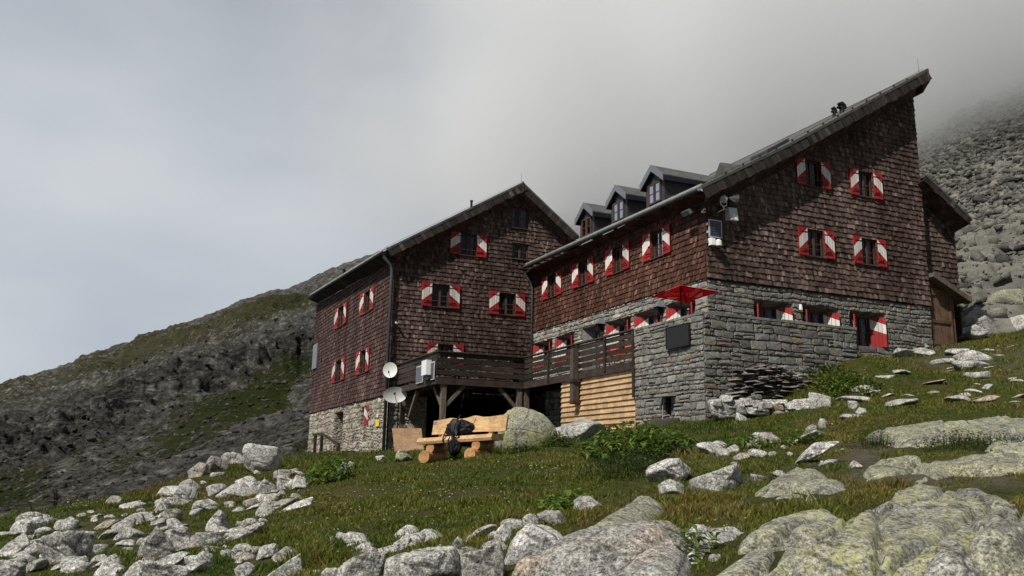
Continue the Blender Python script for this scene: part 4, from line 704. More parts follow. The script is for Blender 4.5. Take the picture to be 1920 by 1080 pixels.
def build_deck():
    R = thing('wooden_deck', 'raised dark timber deck with boarded railing wrapped round the inner corner of the hut', 'deck', H2W((-4, 9, -5.8)), TH)
    fl = MB()
    for k in range(26):
        a0 = -6.86 + 0.144 * k; fl.box(a0, a0 + 0.136, 8.28, 14.2, -3.16, -3.11)
    for k in range(20):
        a0 = -3.1 + 0.155 * k; fl.box(a0, a0 + 0.147, -0.28, 14.15, -3.16, -3.11)
    for a0 in (-6.3, -4.9): fl.beam((a0, 8.3, -3.27), (a0, 14.2, -3.27), 0.14, 0.2)
    for b0 in (1.0, 3, 5, 7): fl.beam((-3.0, b0, -3.27), (-0.05, b0, -3.27), 0.14, 0.2)
    fl.build('deck_floor', 'deck', R, 'H')
    tones = lambda: tuple([0.7 + 0.6 * rng.random()] * 3)
    def rail(P, n, name, gap=0.055, h=0.185, L=1.0, pieces=1):
        mb = MB(); z = -3.02
        for k in range(n):
            zz = z + k * (h + gap)
            for j in range(pieces):
                s0, s1 = j / pieces, (j + 1) / pieces - (0.002 if pieces > 1 else 0); c = tones(); w = rng.normal(0, 0.01)
                mb.hexa([P(s0, 0.0, zz), P(s1, 0.0, zz + w), P(s1, 0.04, zz + w), P(s0, 0.04, zz), P(s0, 0.0, zz + h), P(s1, 0.0, zz + h + w), P(s1, 0.04, zz + h + w), P(s0, 0.04, zz + h)], 0, c)
        mb.hexa([P(0, -0.07, -2.13), P(1, -0.07, -2.13), P(1, 0.1, -2.13), P(0, 0.1, -2.13), P(0, -0.07, -2.085), P(1, -0.07, -2.085), P(1, 0.1, -2.085), P(0, 0.1, -2.085)], 0, (1.5, 1.45, 1.4))
        o = mb.build(name, 'deck', R, 'H')
        b = MB(); b.hexa([P(0, -0.03, -3.4), P(1, -0.03, -3.4), P(1, 0.11, -3.4), P(0, 0.11, -3.4), P(0, -0.03, -3.15), P(1, -0.03, -3.15), P(1, 0.11, -3.15), P(0, 0.11, -3.15)], 0, (1.3, 1.3, 1.3)); b.build('edge_beam', 'deck', R, 'H'); return o
    rail(lambda s, d, z: (-6.93 + 3.77 * s, 8.22 + d, z), 4, 'railing', 0.05, 0.19, pieces=2)
    rail(lambda s, d, z: (-6.93 + d, 8.22 + 6.0 * s, z), 4, 'railing', 0.03, 0.2, pieces=2)
    rail(lambda s, d, z: (-3.16 + d, -0.3 + 8.52 * s, z), 4, 'railing', 0.058, 0.165, pieces=3)
    for b in (-0.28, 1.55, 3.55, 5.9): m = MB(); m.box(-3.24, -3.17, b - 0.055, b + 0.055, -3.3 if b > 0 else -4.3, -2.16); m.build('railing_post', 'deck', R, 'H')
    m = MB(); m.box(-3.42, -3.2, 3.42, 3.68, -4.3, -2.3, 0, (0.6, 0.6, 0.6)); m.box(-3.46, -2.9, 3.36, 3.74, -3.52, -3.42, 0, (0.35, 0.3, 0.28)); m.box(-3.44, -2.95, 3.4, 3.7, -4.27, -4.17, 0, (0.4, 0.35, 0.3)); m.build('hanging_post', 'post', R, 'H')
    for (a, b, z0) in ((-6.6, 8.34, -5.95), (-3.32, 8.34, -5.95), (-3.0, 8.34, -5.95), (-6.75, 13.3, -6.0)): m = MB(); m.box(a - 0.1, a + 0.1, b - 0.1, b + 0.1, z0, -3.4); m.build('post', 'post', R, 'H')
    for p, q in (((-6.52, 8.34, -4.25), (-5.75, 8.34, -3.42)), ((-3.4, 8.34, -4.25), (-4.2, 8.34, -3.42)), ((-6.6, 8.42, -4.25), (-6.6, 9.4, -3.42)), ((-6.75, 12.2, -4.5), (-6.75, 11.2, -3.45))): m = MB(); m.beam(p, q, 0.13, 0.13); m.build('brace', 'post', R, 'H')
    m = MB()
    for k in range(13):                                             # lapped larch boards closing the space under the deck
        z = -5.75 + 0.185 * k; n = 6
        for q in range(n):
            b0, b1 = -0.28 + 5.23 * q / n, -0.28 + 5.23 * (q + 1) / n - 0.002; c = tuple(np.array((1, 0.98, 0.95)) * (0.85 + 0.3 * rng.random())); c2 = tuple(np.array((0.95, 0.78, 0.5)) * (0.85 + 0.3 * rng.random()))
            m.hexa([(-3.105, b0, z), (-3.105, b1, z), (-3.0, b1, z), (-3.0, b0, z), (-3.095, b0, z + 0.12), (-3.095, b1, z + 0.12), (-3.0, b1, z + 0.12), (-3.0, b0, z + 0.12)], 0, c)
            m.hexa([(-3.142, b0, z + 0.123), (-3.142, b1, z + 0.123), (-3.0, b1, z + 0.123), (-3.0, b0, z + 0.123), (-3.118, b0, z + 0.183), (-3.118, b1, z + 0.183), (-3.0, b1, z + 0.183), (-3.0, b0, z + 0.183)], 0, c2)
    o = m.build('under_deck_boarding', 'cladboard', R, 'H')
    m = MB(); l = Face('l', -1.9); stones(m, l, 6.9, 8.7, -6.0, lambda u: -3.4, [], (0.16, 0.16, 0.155), 0.12, 0.3, 0.05, seed=61.0); m.box(-1.88, -1.2, 6.9, 8.7, -6.3, -3.4, 1); m.build('stone_pier', ['stone', 'mortar'], R, 'H')
    m = MB(); m.box(-2.6, -1.2, 11.0, 11.1, -6, -3.5, 0, (0.5, 0.3, 0.22)); m.build('cellar_door', 'doorwood', R, 'H')
build_right_wing(); build_left_wing(); build_terrace(); build_deck()
# ------------------------------------------------------------------ near terrain: thin-plate surface through surveyed ground points
CP = []
for px, py, Y in [(0, 1080, 9), (240, 1080, 8.4), (480, 1080, 7.8), (720, 1080, 7.0), (960, 1080, 6.3), (1200, 1080, 5.6), (1440, 1080, 5.1), (1700, 1080, 4.8), (1920, 1080, 4.7), (2150, 1080, 4.7), (-250, 1090, 9.5),
                  (0, 1025, 13), (0, 978, 19), (100, 953, 20), (210, 938, 22), (360, 893, 26), (540, 862, 33), (150, 1010, 13), (300, 970, 16.5), (450, 920, 21), (600, 890, 20), (500, 1000, 11.5), (700, 960, 12.5), (700, 876, 19.5), (650, 870, 23), (650, 865, 28), (640, 860, 34), (725, 865, 23), (735, 859, 28), (590, 869, 26), (570, 864, 34), (820, 869, 18), (905, 862, 17.3), (960, 900, 14),
                  (1000, 850, 18.4), (1000, 960, 10), (1200, 970, 8.6), (1150, 900, 12.5), (1200, 835, 19.5), (1250, 803, 22.6), (1330, 848, 16.5), (1480, 880, 11.4), (1480, 815, 18.5), (1440, 980, 7.4), (1600, 905, 9.5), (1760, 905, 8.6), (1700, 850, 12.6), (1900, 900, 8.4), (1900, 840, 12),
                  (1640, 790, 17), (1550, 770, 20.5), (1700, 735, 23.5), (1780, 700, 26.5), (1860, 700, 25), (1920, 650, 28), (1920, 780, 16.5), (1850, 640, 33), (2100, 640, 27), (2100, 800, 15), (2300, 700, 22)]: CP.append(at(px, py, Y))
for h in [(-7.3, 14.2, -6.05), (-7.4, 18, -6.25), (-7.4, 22, -6.4), (-7.4, 31, -6.5), (-9, 18, -6.3), (-9, 26, -6.75), (-6, 24, -6.4), (-12.5, 20, -7.4), (-13, 30, -8.6), (-18, 24, -11), (-5, 11, -5.95), (-2, 11, -5.95), (-7.3, 8, -6.0), (-3.4, 5, -5.75), (-3.4, 2, -5.5), (-3.3, -0.3, -5.25), (-3.3, -3.9, -5.2), (-1.5, -4.1, -4.75), (0.3, -4.0, -3.9), (2.3, -4.0, -3.12), (4.0, -2, -2.7), (6.5, -0.2, -2.45), (8.5, -0.3, -2.2), (10.6, -0.3, -1.72), (12.2, 0.0, -1.42), (13.5, 0.5, -1.3), (14, 6, 0.2), (16, 2, -0.3), (5, 6, -3.4), (11, 14, -1), (16, 14, 1.5), (0, 8, -5.8), (0, 20, -6), (0, 34, -7), (10, 34, -4), (-3.2, -5.2, -5.12), (0.4, -5.2, -4.35), (-1.4, -5.3, -4.75)]: CP.append(H2W(h))
for px, py, Y, dz in [(0, 978, 26, -1.6), (100, 953, 27, -1.6), (210, 938, 29, -1.5), (360, 893, 33, -1.5), (540, 862, 41, -1.6), (0, 978, 36, -5), (210, 938, 40, -5), (400, 893, 46, -5), (520, 862, 60, -6), (-300, 985, 20, -1), (-300, 985, 32, -5)]: CP.append(at(px, py, Y) + np.array([0, 0, dz]))
CP += [np.array(p) for p in [(0, 0, -1.6), (-4, 1, -1.75), (4, 1, -1.35), (0, 3, -1.4), (-12, 3, -2.0), (10, 2, -0.7), (-26, 8, -3.2), (-40, 20, -9), (-40, 45, -16), (22, 5, 1.2), (34, 18, 6.0), (48, 30, 12), (45, 50, 17), (20, 58, 8), (0, 66, -3), (-25, 66, -9), (-9, 46, 0.2), (48, 5, 5)]]
CP = np.array(CP)
class TPS:
    def __init__(s, P, lam=0.02):
        s.c = P[:, :2]; n = len(P); K = s.k(s.d(s.c)) + lam * np.eye(n); Q = np.concatenate([np.ones((n, 1)), s.c], 1)
        s.w = np.linalg.solve(np.block([[K, Q], [Q.T, np.zeros((3, 3))]]), np.concatenate([P[:, 2], np.zeros(3)]))
    def d(s, x): return np.sqrt(((x[:, None, :] - s.c[None]) ** 2).sum(-1))
    def k(s, r): return r * r * np.log(np.maximum(r, 1e-9))
    def __call__(s, x, y):
        X = np.stack([np.ravel(x), np.ravel(y)], 1); out = []
        for i in range(0, len(X), 40000):
            q = X[i:i + 40000]; out.append(s.k(s.d(q)) @ s.w[:-3] + np.concatenate([np.ones((len(q), 1)), q], 1) @ s.w[-3:])
        return np.concatenate(out).reshape(np.shape(x))
TP = TPS(CP)
def bumps(x, y): return 0.09 * fbm(x * 0.55, y * 0.55, 2.0, 3) + 0.045 * fbm(x * 2.1, y * 2.1, 5.0, 3)
def ground(x, y): return TP(x, y) + bumps(x, y)
def gz(x, y): return float(ground(np.array([x], float), np.array([y], float))[0])
_tY = np.concatenate([np.arange(4.2, 14, 0.06), np.arange(14, 62, 0.2)])
def hit(px, py):
    """where the sight line through a photo pixel meets the near ground"""
    d = ray(px, py); P = d[None] * _tY[:, None]; g = ground(P[:, 0], P[:, 1]); k = np.nonzero(P[:, 2] <= g)[0]
    i = k[0] if len(k) else int(np.argmin(P[:, 2] - g)); return np.array([P[i, 0], P[i, 1], g[i]])
def inpoly(px, py, poly):
    r = np.zeros(np.shape(px), bool); n = len(poly)
    for i in range(n):
        x0, y0 = poly[i][:2]; x1, y1 = poly[(i + 1) % n][:2]
        c = ((y0 > py) != (y1 > py)) & (px < (x1 - x0) * (py - y0) / (y1 - y0 + 1e-12) + x0); r ^= c
    return r
def build_ground():
    xs = np.concatenate([np.arange(-60, -20, 1.0), np.arange(-20, 24, 0.16), np.arange(24, 52, 0.8)]); ys = np.concatenate([np.arange(-6, 4, 0.5), np.arange(4, 32, 0.14), np.arange(32, 68, 0.6)])
    X, Y = np.meshgrid(xs, ys); Z = ground(X, Y); n, m = X.shape; i = np.arange(n * m).reshape(n, m)
    F_ = np.stack([i[:-1, :-1], i[:-1, 1:], i[1:, 1:], i[1:, :-1]], -1).reshape(-1, 4); q = np.stack([X, Y, Z], -1).reshape(-1, 3)
    pj = (q @ RC); px = 960 + F * pj[:, 0] / np.maximum(0.1, -pj[:, 2]); py = 540 - F * pj[:, 1] / np.maximum(0.1, -pj[:, 2])
    dirt = np.zeros(len(q))
    for cx, cy, rx, ry, w in [(1700, 890, 190, 22, 1.0), (1620, 860, 60, 28, 0.9), (1800, 672, 90, 22, 0.6), (1340, 860, 60, 12, 0.4), (1900, 680, 60, 40, 0.5), (250, 1040, 330, 60, 0.35), (1420, 900, 80, 14, 0.5), (1870, 900, 60, 14, 0.9), (1290, 840, 60, 12, 0.4), (100, 1000, 120, 40, 0.4)]:
        dirt = np.maximum(dirt, w * np.exp(-(((px - cx) / rx) ** 2 + ((py - cy) / ry) ** 2)))
    h = (q - P0); a = h @ A3; b = h @ B3; dirt = np.maximum(dirt, ((a > -7.5) & (a < 13) & (b > -0.5) & (b < 33)).astype(float) * 0.9)
    o = new_mesh_obj('meadow', q, F_, 'ground', smooth=True, attrs={'dirt': dirt}, origin=np.zeros(3)); tag(o, kind='structure')
build_ground()
# ------------------------------------------------------------------ mountains
def sheet(name, mat, px, T, PX, PY, D, disp, attrs, smooth=True):
    pass
def build_left_mountain():
    px = np.concatenate([np.arange(-900, -260, 20.0), np.arange(-260, -10, 8.0), np.arange(-10, 690, 2.0), np.arange(690, 1260, 6.0)]); nt = 300; t = np.linspace(0, 1.0, nt)
    crest = np.interp(px, [-900, -260, -150, 0, 60, 130, 200, 300, 400, 430, 490, 520, 560, 590, 620, 680, 760, 850, 950, 1040, 1075, 1110, 1160, 1260], [860, 800, 772, 721, 706, 682, 655, 624, 592, 574, 552, 541, 536, 523, 507, 486, 462, 440, 414, 392, 386, 384, 360, 330])
    base = np.interp(px, [-260, 0, 200, 400, 600, 900, 1260], [1060, 1012, 985, 940, 905, 880, 860])
    PXg, Tg = np.meshgrid(px, t); PY = base[None] + (crest - base)[None] * Tg
    # distance grows up the slope, faster on the benches and slower on the cliffs
    band = np.interp(px, [-260, 0, 100, 200, 300, 400, 500, 600, 700, 1260], [0.52, 0.5, 0.5, 0.55, 0.6, 0.6, 0.6, 0.62, 0.62, 0.62])
    cl = np.exp(-((Tg - band[None] + 0.03 * fbm(PXg / 40, Tg * 4, 2, 3)) / 0.13) ** 2)
    g = 1.0 - 0.78 * cl * (PXg < 640); s = np.cumsum(g, 0); s = s / s[-1:]; D = 75 * (470 / 75.0) ** (0.25 * Tg + 0.75 * s)
    d = np.stack([(PXg - 960) / F, (540 - PY) / F, -np.ones_like(PXg)], -1) @ RC.T; d = d / d[..., 1:2]; P = d * D[..., None]
    x, y, z = P[..., 0], P[..., 1], P[..., 2]; rough = 0.42 + 0.8 * cl
    amp = D / 470.0
    n1 = ridged(x / 42, y / 42 + z / 60, z / 18, 5); n2 = ridged(x / 11 + z / 30, y / 14, z / 5.0, 4); n3 = fbm(x / 3.0, y / 3.5, z / 2.0, 3)
    n4 = ridged(x / 26 + z / 22, y / 40, z / 9, 4)
    fade = np.clip(Tg / 0.06, 0, 1) * np.where(Tg > 0.93, np.clip((1 - Tg) / 0.07, 0.12, 1), 1)
    n5 = ridged(x / 6.5 + z / 9, y / 9, z / 2.2, 3); led = np.abs(((z + 2.5 * fbm(x / 14, y / 14, 3.0, 3)) / 5.0) % 1.0 - 0.5)
    h = (n1 * 7.0 + n4 * 11.0 * rough + n2 * 5.5 * rough + n5 * 2.8 * rough + led * 8.0 * cl + n3 * 0.9) * (0.25 + 0.75 * amp) * fade
    nv = np.stack([0.25 * np.ones_like(x), -0.72 * np.ones_like(x), 0.65 * np.ones_like(x)], -1); P = P + nv * h[..., None]
    # crest notches
    P[..., 2] += np.clip((Tg - 0.9) / 0.1, 0, 1) * (1.6 * ridged(PXg / 33, 0 * PXg, 4.0, 4) + 0.8 * fbm(PXg / 9, 0 * PXg, 8.0, 3))
    global LM; LM = (P.copy(), PXg, PY)
    far = P[-1].copy(); far[:, 1] += 90; far[:, 2] -= 45; near = P[0].copy(); near[:, 2] -= 60; near[:, 1] -= 15; P = np.concatenate([near[None], P, far[None]], 0); n, m = P.shape[:2]; i = np.arange(n * m).reshape(n, m)
    F_ = np.stack([i[:-1, :-1], i[:-1, 1:], i[1:, 1:], i[1:, :-1]], -1).reshape(-1, 4)
    rock = 0.5 + 0.55 * cl; 
    def blob(cx, cy, rx, ry, rot=0.0):
        ca, sa = math.cos(rot), math.sin(rot); u = (PXg - cx) * ca + (PY - cy) * sa; v = -(PXg - cx) * sa + (PY - cy) * ca; return np.exp(-((u / rx) ** 2 + (v / ry) ** 2))
    for cx, cy, rx, ry, rot, w in [(470, 775, 110, 30, -0.42, -0.95), (400, 830, 150, 28, -0.45, -0.5), (540, 700, 60, 30, -0.5, -0.5), (540, 585, 80, 16, -0.2, -0.5), (460, 600, 70, 14, -0.35, -0.35), (30, 940, 90, 30, -0.3, -0.6), (250, 680, 110, 20, -0.35, -0.45), (150, 745, 120, 16, -0.3, 0.3), (130, 790, 160, 18, -0.35, -0.3),
                                   (500, 555, 110, 22, -0.3, 0.9), (620, 530, 70, 30, -0.3, 0.8), (560, 790, 30, 60, 0.5, 0.5), (480, 800, 30, 110, 0.95, 0.45), (330, 900, 140, 22, -0.4, 0.5), (30, 835, 80, 30, -0.3, 0.5), (100, 925, 70, 22, -0.3, 0.35)]: rock = rock + w * blob(cx, cy, rx, ry, rot)
    dark = np.clip(cl * 1.25 + 0.8 * blob(500, 560, 90, 20, -0.3) * 0.6 + blob(60, 850, 80, 30, -0.3) * 0.8, 0, 1)
    gr = np.clip(1.2 * blob(470, 775, 150, 45, -0.42) + blob(380, 840, 150, 30, -0.45) + blob(30, 940, 110, 40, -0.3) + 0.7 * blob(560, 780, 80, 70, 0.0) + 0.5 * blob(540, 590, 90, 20, -0.2), 0, 1); gr = np.concatenate([gr[:1], gr, gr[-1:]], 0)
    rock = np.concatenate([rock[:1], rock, rock[-1:]], 0); dark = np.concatenate([dark[:1], dark, dark[-1:]], 0)
    o = new_mesh_obj('mountain', P.reshape(-1, 3), F_, 'mountain', smooth=True, attrs={'rock': np.clip(rock, 0, 1).ravel(), 'dark': dark.ravel(), 'green': gr.ravel()}, origin=np.zeros(3)); tag(o, kind='structure')
def build_right_slope():
    px = np.concatenate([np.arange(1400, 1700, 6.0), np.arange(1700, 1960, 0.9), np.arange(1960, 2700, 5.0)]); nt = 520; t = np.linspace(0, 1, nt)
    base = np.interp(px, [1400, 1700, 1800, 1920, 2100, 2700], [700, 668, 650, 640, 640, 660]); crest = np.interp(px, [1400, 1500, 1600, 1700, 1800, 1920, 2700], [420, 350, 280, 200, 130, 60, -260])
    PXg, Tg = np.meshgrid(px, t); PY = base[None] + (crest - base)[None] * Tg; D = 36 * (330 / 36.0) ** (Tg ** 1.25)
    d = np.stack([(PXg - 960) / F, (540 - PY) / F, -np.ones_like(PXg)], -1) @ RC.T; d = d / d[..., 1:2]; P = d * D[..., None]; x, y, z = P[..., 0], P[..., 1], P[..., 2]
    s = y * 0.75 + z * 1.2                                                   # distance along the fall line
    big = 1 - sstep(0.2, 0.45, Tg)                                          # large slabs low down, finer scree above
    a1, a2, ac = worley(x / 3.4 + 0.3 * fbm(x / 4, s / 4, 1, 2), s / 2.6); b1, b2, bc = worley(x / 1.5, s / 1.3); c1, c2, cc = worley(x / 3.2 + 9, s / 3.0); e1, e2, ec = worley(x / 5.5 + 3, s / 4.0)
    mid = 0.62 * ((ac - 0.3) * 1.0 + np.clip((a2 - a1) * 2.4, 0, 0.6)); fine = 0.3 * ((bc - 0.3) + np.clip((b2 - b1) * 2.2, 0, 0.6)); lg = 0.95 * ((ec - 0.35) + np.clip((e2 - e1) * 2.0, 0, 0.7))
    mask = sstep(0.35, 0.62, fbm(x / 9 + 4, s / 6, 3.0, 3) * 0.5 + 0.55)
    h = (big * (lg + 0.6 * mid) + (1 - big) * (1.1 * mid + fine) * (1 + 0.5 * Tg)) * (0.25 + 0.75 * np.clip(Tg / 0.12, 0, 1)) + 0.15 * fbm(x * 1.3, s * 1.3, 2, 3)
    h = h + 1.5 * fbm(x / 14, s / 14, 6, 3) * np.clip(Tg / 0.2, 0, 1); nv = np.array([-0.25, -0.6, 0.75]); P = P + nv * h[..., None]
    global RS; RS = (P.copy(), PXg, PY)
    far = P[-1].copy(); far[:, 1] += 60; far[:, 2] -= 20; P = np.concatenate([P, far[None]], 0); n, m = P.shape[:2]; i = np.arange(n * m).reshape(n, m)
    F_ = np.stack([i[:-1, :-1], i[:-1, 1:], i[1:, 1:], i[1:, :-1]], -1).reshape(-1, 4)
    rock = np.clip(0.4 + 0.6 * sstep(0.22, 0.4, Tg) + 0.3 * (h > 0.4) + 0.35 * (mask - 0.5), 0, 1); cell = np.clip(0.5 * ac * (1 - big) + 0.5 * bc * (1 - big) + big * (0.35 + 0.5 * ec), 0, 1); f = lambda q: np.concatenate([q, q[-1:]], 0).ravel()
    o = new_mesh_obj('scree_slope', P.reshape(-1, 3), F_, 'scree', smooth=False, attrs={'rock': f(rock), 'cell': f(cell)}, origin=np.zeros(3)); tag(o, kind='structure')
build_left_mountain(); build_right_slope()
def icosphere(k):
    bm = bmesh.new(); bmesh.ops.create_icosphere(bm, subdivisions=k, radius=1.0); bm.verts.ensure_lookup_table()
    v = np.array([q.co[:] for q in bm.verts]); f = np.array([[w.index for w in p.verts] for p in bm.faces]); bm.free(); return v, f
ICO = {k: icosphere(k) for k in (2, 3, 4, 5)}
def build_cloud():
    v, f = ICO[4]; q = v * np.array([250, 300, 108]) + np.array([155, 300, 122]); o = new_mesh_obj('cloud', q, f, 'cloud', smooth=True, origin=np.array([155, 300, 22.0])); tag(o, kind='stuff')
build_cloud()
# ------------------------------------------------------------------ rocks
def rock_shape(seed, sub=4, planes=13, p=11.0, rough=0.05, flat=1.0):
    p = p * 2.6
    r = np.random.default_rng(seed); v, f = ICO[sub]; n = r.normal(size=(planes, 3)); n /= np.linalg.norm(n, axis=1)[:, None]; n = np.concatenate([n, np.array([[0, 0, -1.0]])]); off = r.uniform(0.62, 1.0, planes + 1)
    if planes <= 6:
        ax = np.concatenate([np.eye(3), -np.eye(3)]) + r.normal(0, 0.13, (6, 3)); ax /= np.linalg.norm(ax, axis=1)[:, None]; n = np.concatenate([n[:planes], ax]); off = np.concatenate([r.uniform(0.9, 1.1, planes), r.uniform(0.55, 0.7, 6)])
    dt = np.maximum(v @ n.T / off, 0); rad = (dt ** p).sum(1) ** (-1.0 / p); rad = np.minimum(rad, 1.5); s = seed * 1.37
    q = v * rad[:, None]; k = rough * 0.9 * fbm(q[:, 0] * 2.2 + s, q[:, 1] * 2.2, q[:, 2] * 2.2, 5) + rough * 0.5 * fbm(q[:, 0] * 7 + s, q[:, 1] * 7, q[:, 2] * 9, 3) + rough * 0.8 * np.minimum(0, ridged(q[:, 0] * 1.3 + s, q[:, 1] * 1.3, q[:, 2] * 2.6, 3) - 0.2)
    q = q + v * k[:, None]; lo, hi = q.min(0), q.max(0); return (q - (lo + hi) / 2) / ((hi - lo) / 2), f
ROCKPOS = []
def rock(bb, label, seed, mat='granite', depth=0.8, planes=13, p=11.0, rough=0.05, tilt=0.0, name='rock', group=None, sub=4, sink=0.12, Y=None, cat='rock', yaw=0.0):
    """a rock whose outline fills the photo box bb=(x0,y0,x1,y1), standing where the box's foot meets the ground"""
    x0, y0, x1, y1 = bb; cx = (x0 + x1) / 2
    fp = hit(cx, y1 - 0.04 * (y1 - y0)) if Y is None else at(cx, y1, Y); Yf = fp[1]
    w = (x1 - x0) / F * Yf; hgt = (y1 - y0) / F * Yf * 1.02; dp = w * depth; Yc = Yf + dp * 0.42; k = Yc / Yf; w *= k; hgt *= k
    c = at(cx, (y0 + y1) / 2, Yc); q, f = rock_shape(seed, sub, planes, p, rough)
    ct, st = math.cos(tilt), math.sin(tilt); cy_, sy_ = math.cos(yaw), math.sin(yaw); q = np.stack([q[:, 0] * cy_ - q[:, 1] * sy_, q[:, 0] * sy_ + q[:, 1] * cy_, q[:, 2]], 1); q = q / np.abs(q).max(0)
    hw, hh = w / 2, hgt / 2 * (1 + sink)
    if tilt:                                        # flat body laid on a slant inside the same outline
        hh0 = max(hh * 0.4, (hh - abs(st) * hw) / max(0.2, ct)); q = q * np.array([hw / max(ct, 0.6), dp / 2, hh0]); q = np.stack([q[:, 0] * ct - q[:, 2] * st, q[:, 1], q[:, 0] * st + q[:, 2] * ct], 1)
        q = q / np.abs(q).max(0) * np.array([hw, dp / 2, hh])
    else: q = q * np.array([hw, dp / 2, hh])
    az = math.atan2(c[0], c[1]); ca, sa = math.cos(-az), math.sin(-az); q = np.stack([q[:, 0] * ca - q[:, 1] * sa, q[:, 0] * sa + q[:, 1] * ca, q[:, 2]], 1)
    o = new_mesh_obj(name, q + c - np.array([0, 0, hgt * sink / 2]), f, mat, smooth=True); tag(o, label, cat, group); ROCKPOS.append((c[0], c[1], max(hw, dp / 2))); return o
def sdist(X, Y, poly):
    d = np.full(X.shape, 1e9); n = len(poly)
    for i in range(n):
        a = np.array(poly[i]); b = np.array(poly[(i + 1) % n]); e = b - a; t = np.clip(((X - a[0]) * e[0] + (Y - a[1]) * e[1]) / (e @ e), 0, 1); d = np.minimum(d, np.hypot(X - a[0] - t * e[0], Y - a[1] - t * e[1]))
    return np.where(inpoly(X, Y, poly), d, -d)
def ldist(X, Y, line):
    d = np.full(X.shape, 1e9)
    for a, b in zip(line, line[1:]):
        a = np.array(a); b = np.array(b); e = b - a; t = np.clip(((X - a[0]) * e[0] + (Y - a[1]) * e[1]) / (e @ e), 0, 1); d = np.minimum(d, np.hypot(X - a[0] - t * e[0], Y - a[1] - t * e[1]))
    return d
SLABS = []
def outcrop(outline, inner, label, mat='granite_lichen', cracks=(), r=0.14, step=0.035, seed=1.0, name='rock_slab', lump=0.06, drop=1.6, top=0.82, foot=0.985, plate=0.07):
    """ice-worn slab bulging out of the turf: a smooth surface through its outline, rounded at the edge, cut by cracks"""
    ys = [p[1] for p in outline]; y0_, y1_ = min(ys), max(ys)
    def pt(px, py, k=0.0):
        h = hit(px, py)[1]; t = (y1_ - py) / (y1_ - y0_); return at(px, py, h * (foot + (top - foot) * t ** 0.8 - k))
    O = np.array([pt(p[0], p[1]) for p in outline]); I = np.array([pt(p[0], p[1], 0.012) for p in inner]).reshape(-1, 3); S = TPS(np.concatenate([O, I]), 0.004)
    poly = [tuple(p[:2]) for p in O]; x0, y0 = O[:, 0].min() - 0.5, O[:, 1].min() - 0.5; x1, y1 = O[:, 0].max() + 0.5, O[:, 1].max() + 0.5
    X, Y = np.meshgrid(np.arange(x0, x1, step), np.arange(y0, y1, step)); wx = X + 0.1 * fbm(X * 1.6 + seed, Y * 1.6, 1, 3); wy = Y + 0.1 * fbm(X * 1.6, Y * 1.6 + seed, 6, 3); sd = sdist(wx, wy, poly)
    Z = S(X, Y); dr = np.where(sd > 0, np.where(sd < r, (r - sd) ** 2 / r * 0.45, 0), r * 0.45 + drop * -sd)
    Z = Z - dr + 0.5 * lump * fbm(X * 1.1 + seed, Y * 1.1, 3, 4) + lump * 0.3 * fbm(X * 6 + seed, Y * 6, 8, 5)
    # layered gneiss: long slabs split along the fall of the rock, each plate set at its own height and tilt, with sharp joints
    ud = 0.62 * X + 0.78 * Y; vd = -0.78 * X + 0.62 * Y; ud = ud + 0.06 * fbm(X * 2.2, Y * 2.2, 2, 3); vd = vd + 0.07 * fbm(X * 1.2 + 9, Y * 1.2, 2, 3)
    w1, w2, wc = worley(ud * 0.42 + seed, vd * 1.15 + seed); jn = w2 - w1; tilt = (vd * 1.15 * 3.1 % 1.0)
    Z = Z + plate * 2.2 * (wc - 0.5) * sstep(0.0, 0.03, jn) - plate * 1.0 * np.exp(-(jn / 0.035) ** 2)
    q_ = vd * 2.6 + 0.35 * fbm(ud * 0.5 + seed, vd * 0.8, 3, 3); sw = q_ - np.floor(q_); am = np.clip(0.5 + vnoise(np.floor(q_) * 3.7 + seed, ud * 0.8, 0 * ud + seed), 0, 1); Z = Z + plate * 1.1 * am * (np.where(sw < 0.93, sw / 0.93, (1 - sw) / 0.07) - 0.5)
    x1_, x2_, xc = worley(ud * 1.5 + 4, vd * 3.2 + seed); Z = Z + plate * 0.35 * (xc - 0.5) * sstep(0.0, 0.08, x2_ - x1_) + 0.012 * fbm(X * 14, Y * 14, 4, 3)
    for pts, wd, dp in cracks:
        L = [tuple(pt(p[0], p[1])[:2]) for p in pts]; d = ldist(wx, wy, L); Z = Z - dp * np.exp(-(d / wd) ** 2)
    keep = sd > -0.42; n, m = X.shape; idx = np.full(n * m, -1); kv = keep.ravel(); idx[kv] = np.arange(kv.sum()); i = np.arange(n * m).reshape(n, m)
    Fq = np.stack([i[:-1, :-1], i[:-1, 1:], i[1:, 1:], i[1:, :-1]], -1).reshape(-1, 4); Fq = idx[Fq]; Fq = Fq[(Fq >= 0).all(1)]
    q = np.stack([X, Y, Z], -1).reshape(-1, 3)[kv]; o = new_mesh_obj(name, q, Fq, mat, smooth=True); tag(o, label, 'rock'); SLABS.append(poly); return o
def rs_depth(x, y):
    P, PXg, PY = RS; i = int(np.argmin((PXg - x) ** 2 + (PY - y) ** 2)); return P.reshape(-1, 3)[i, 1]
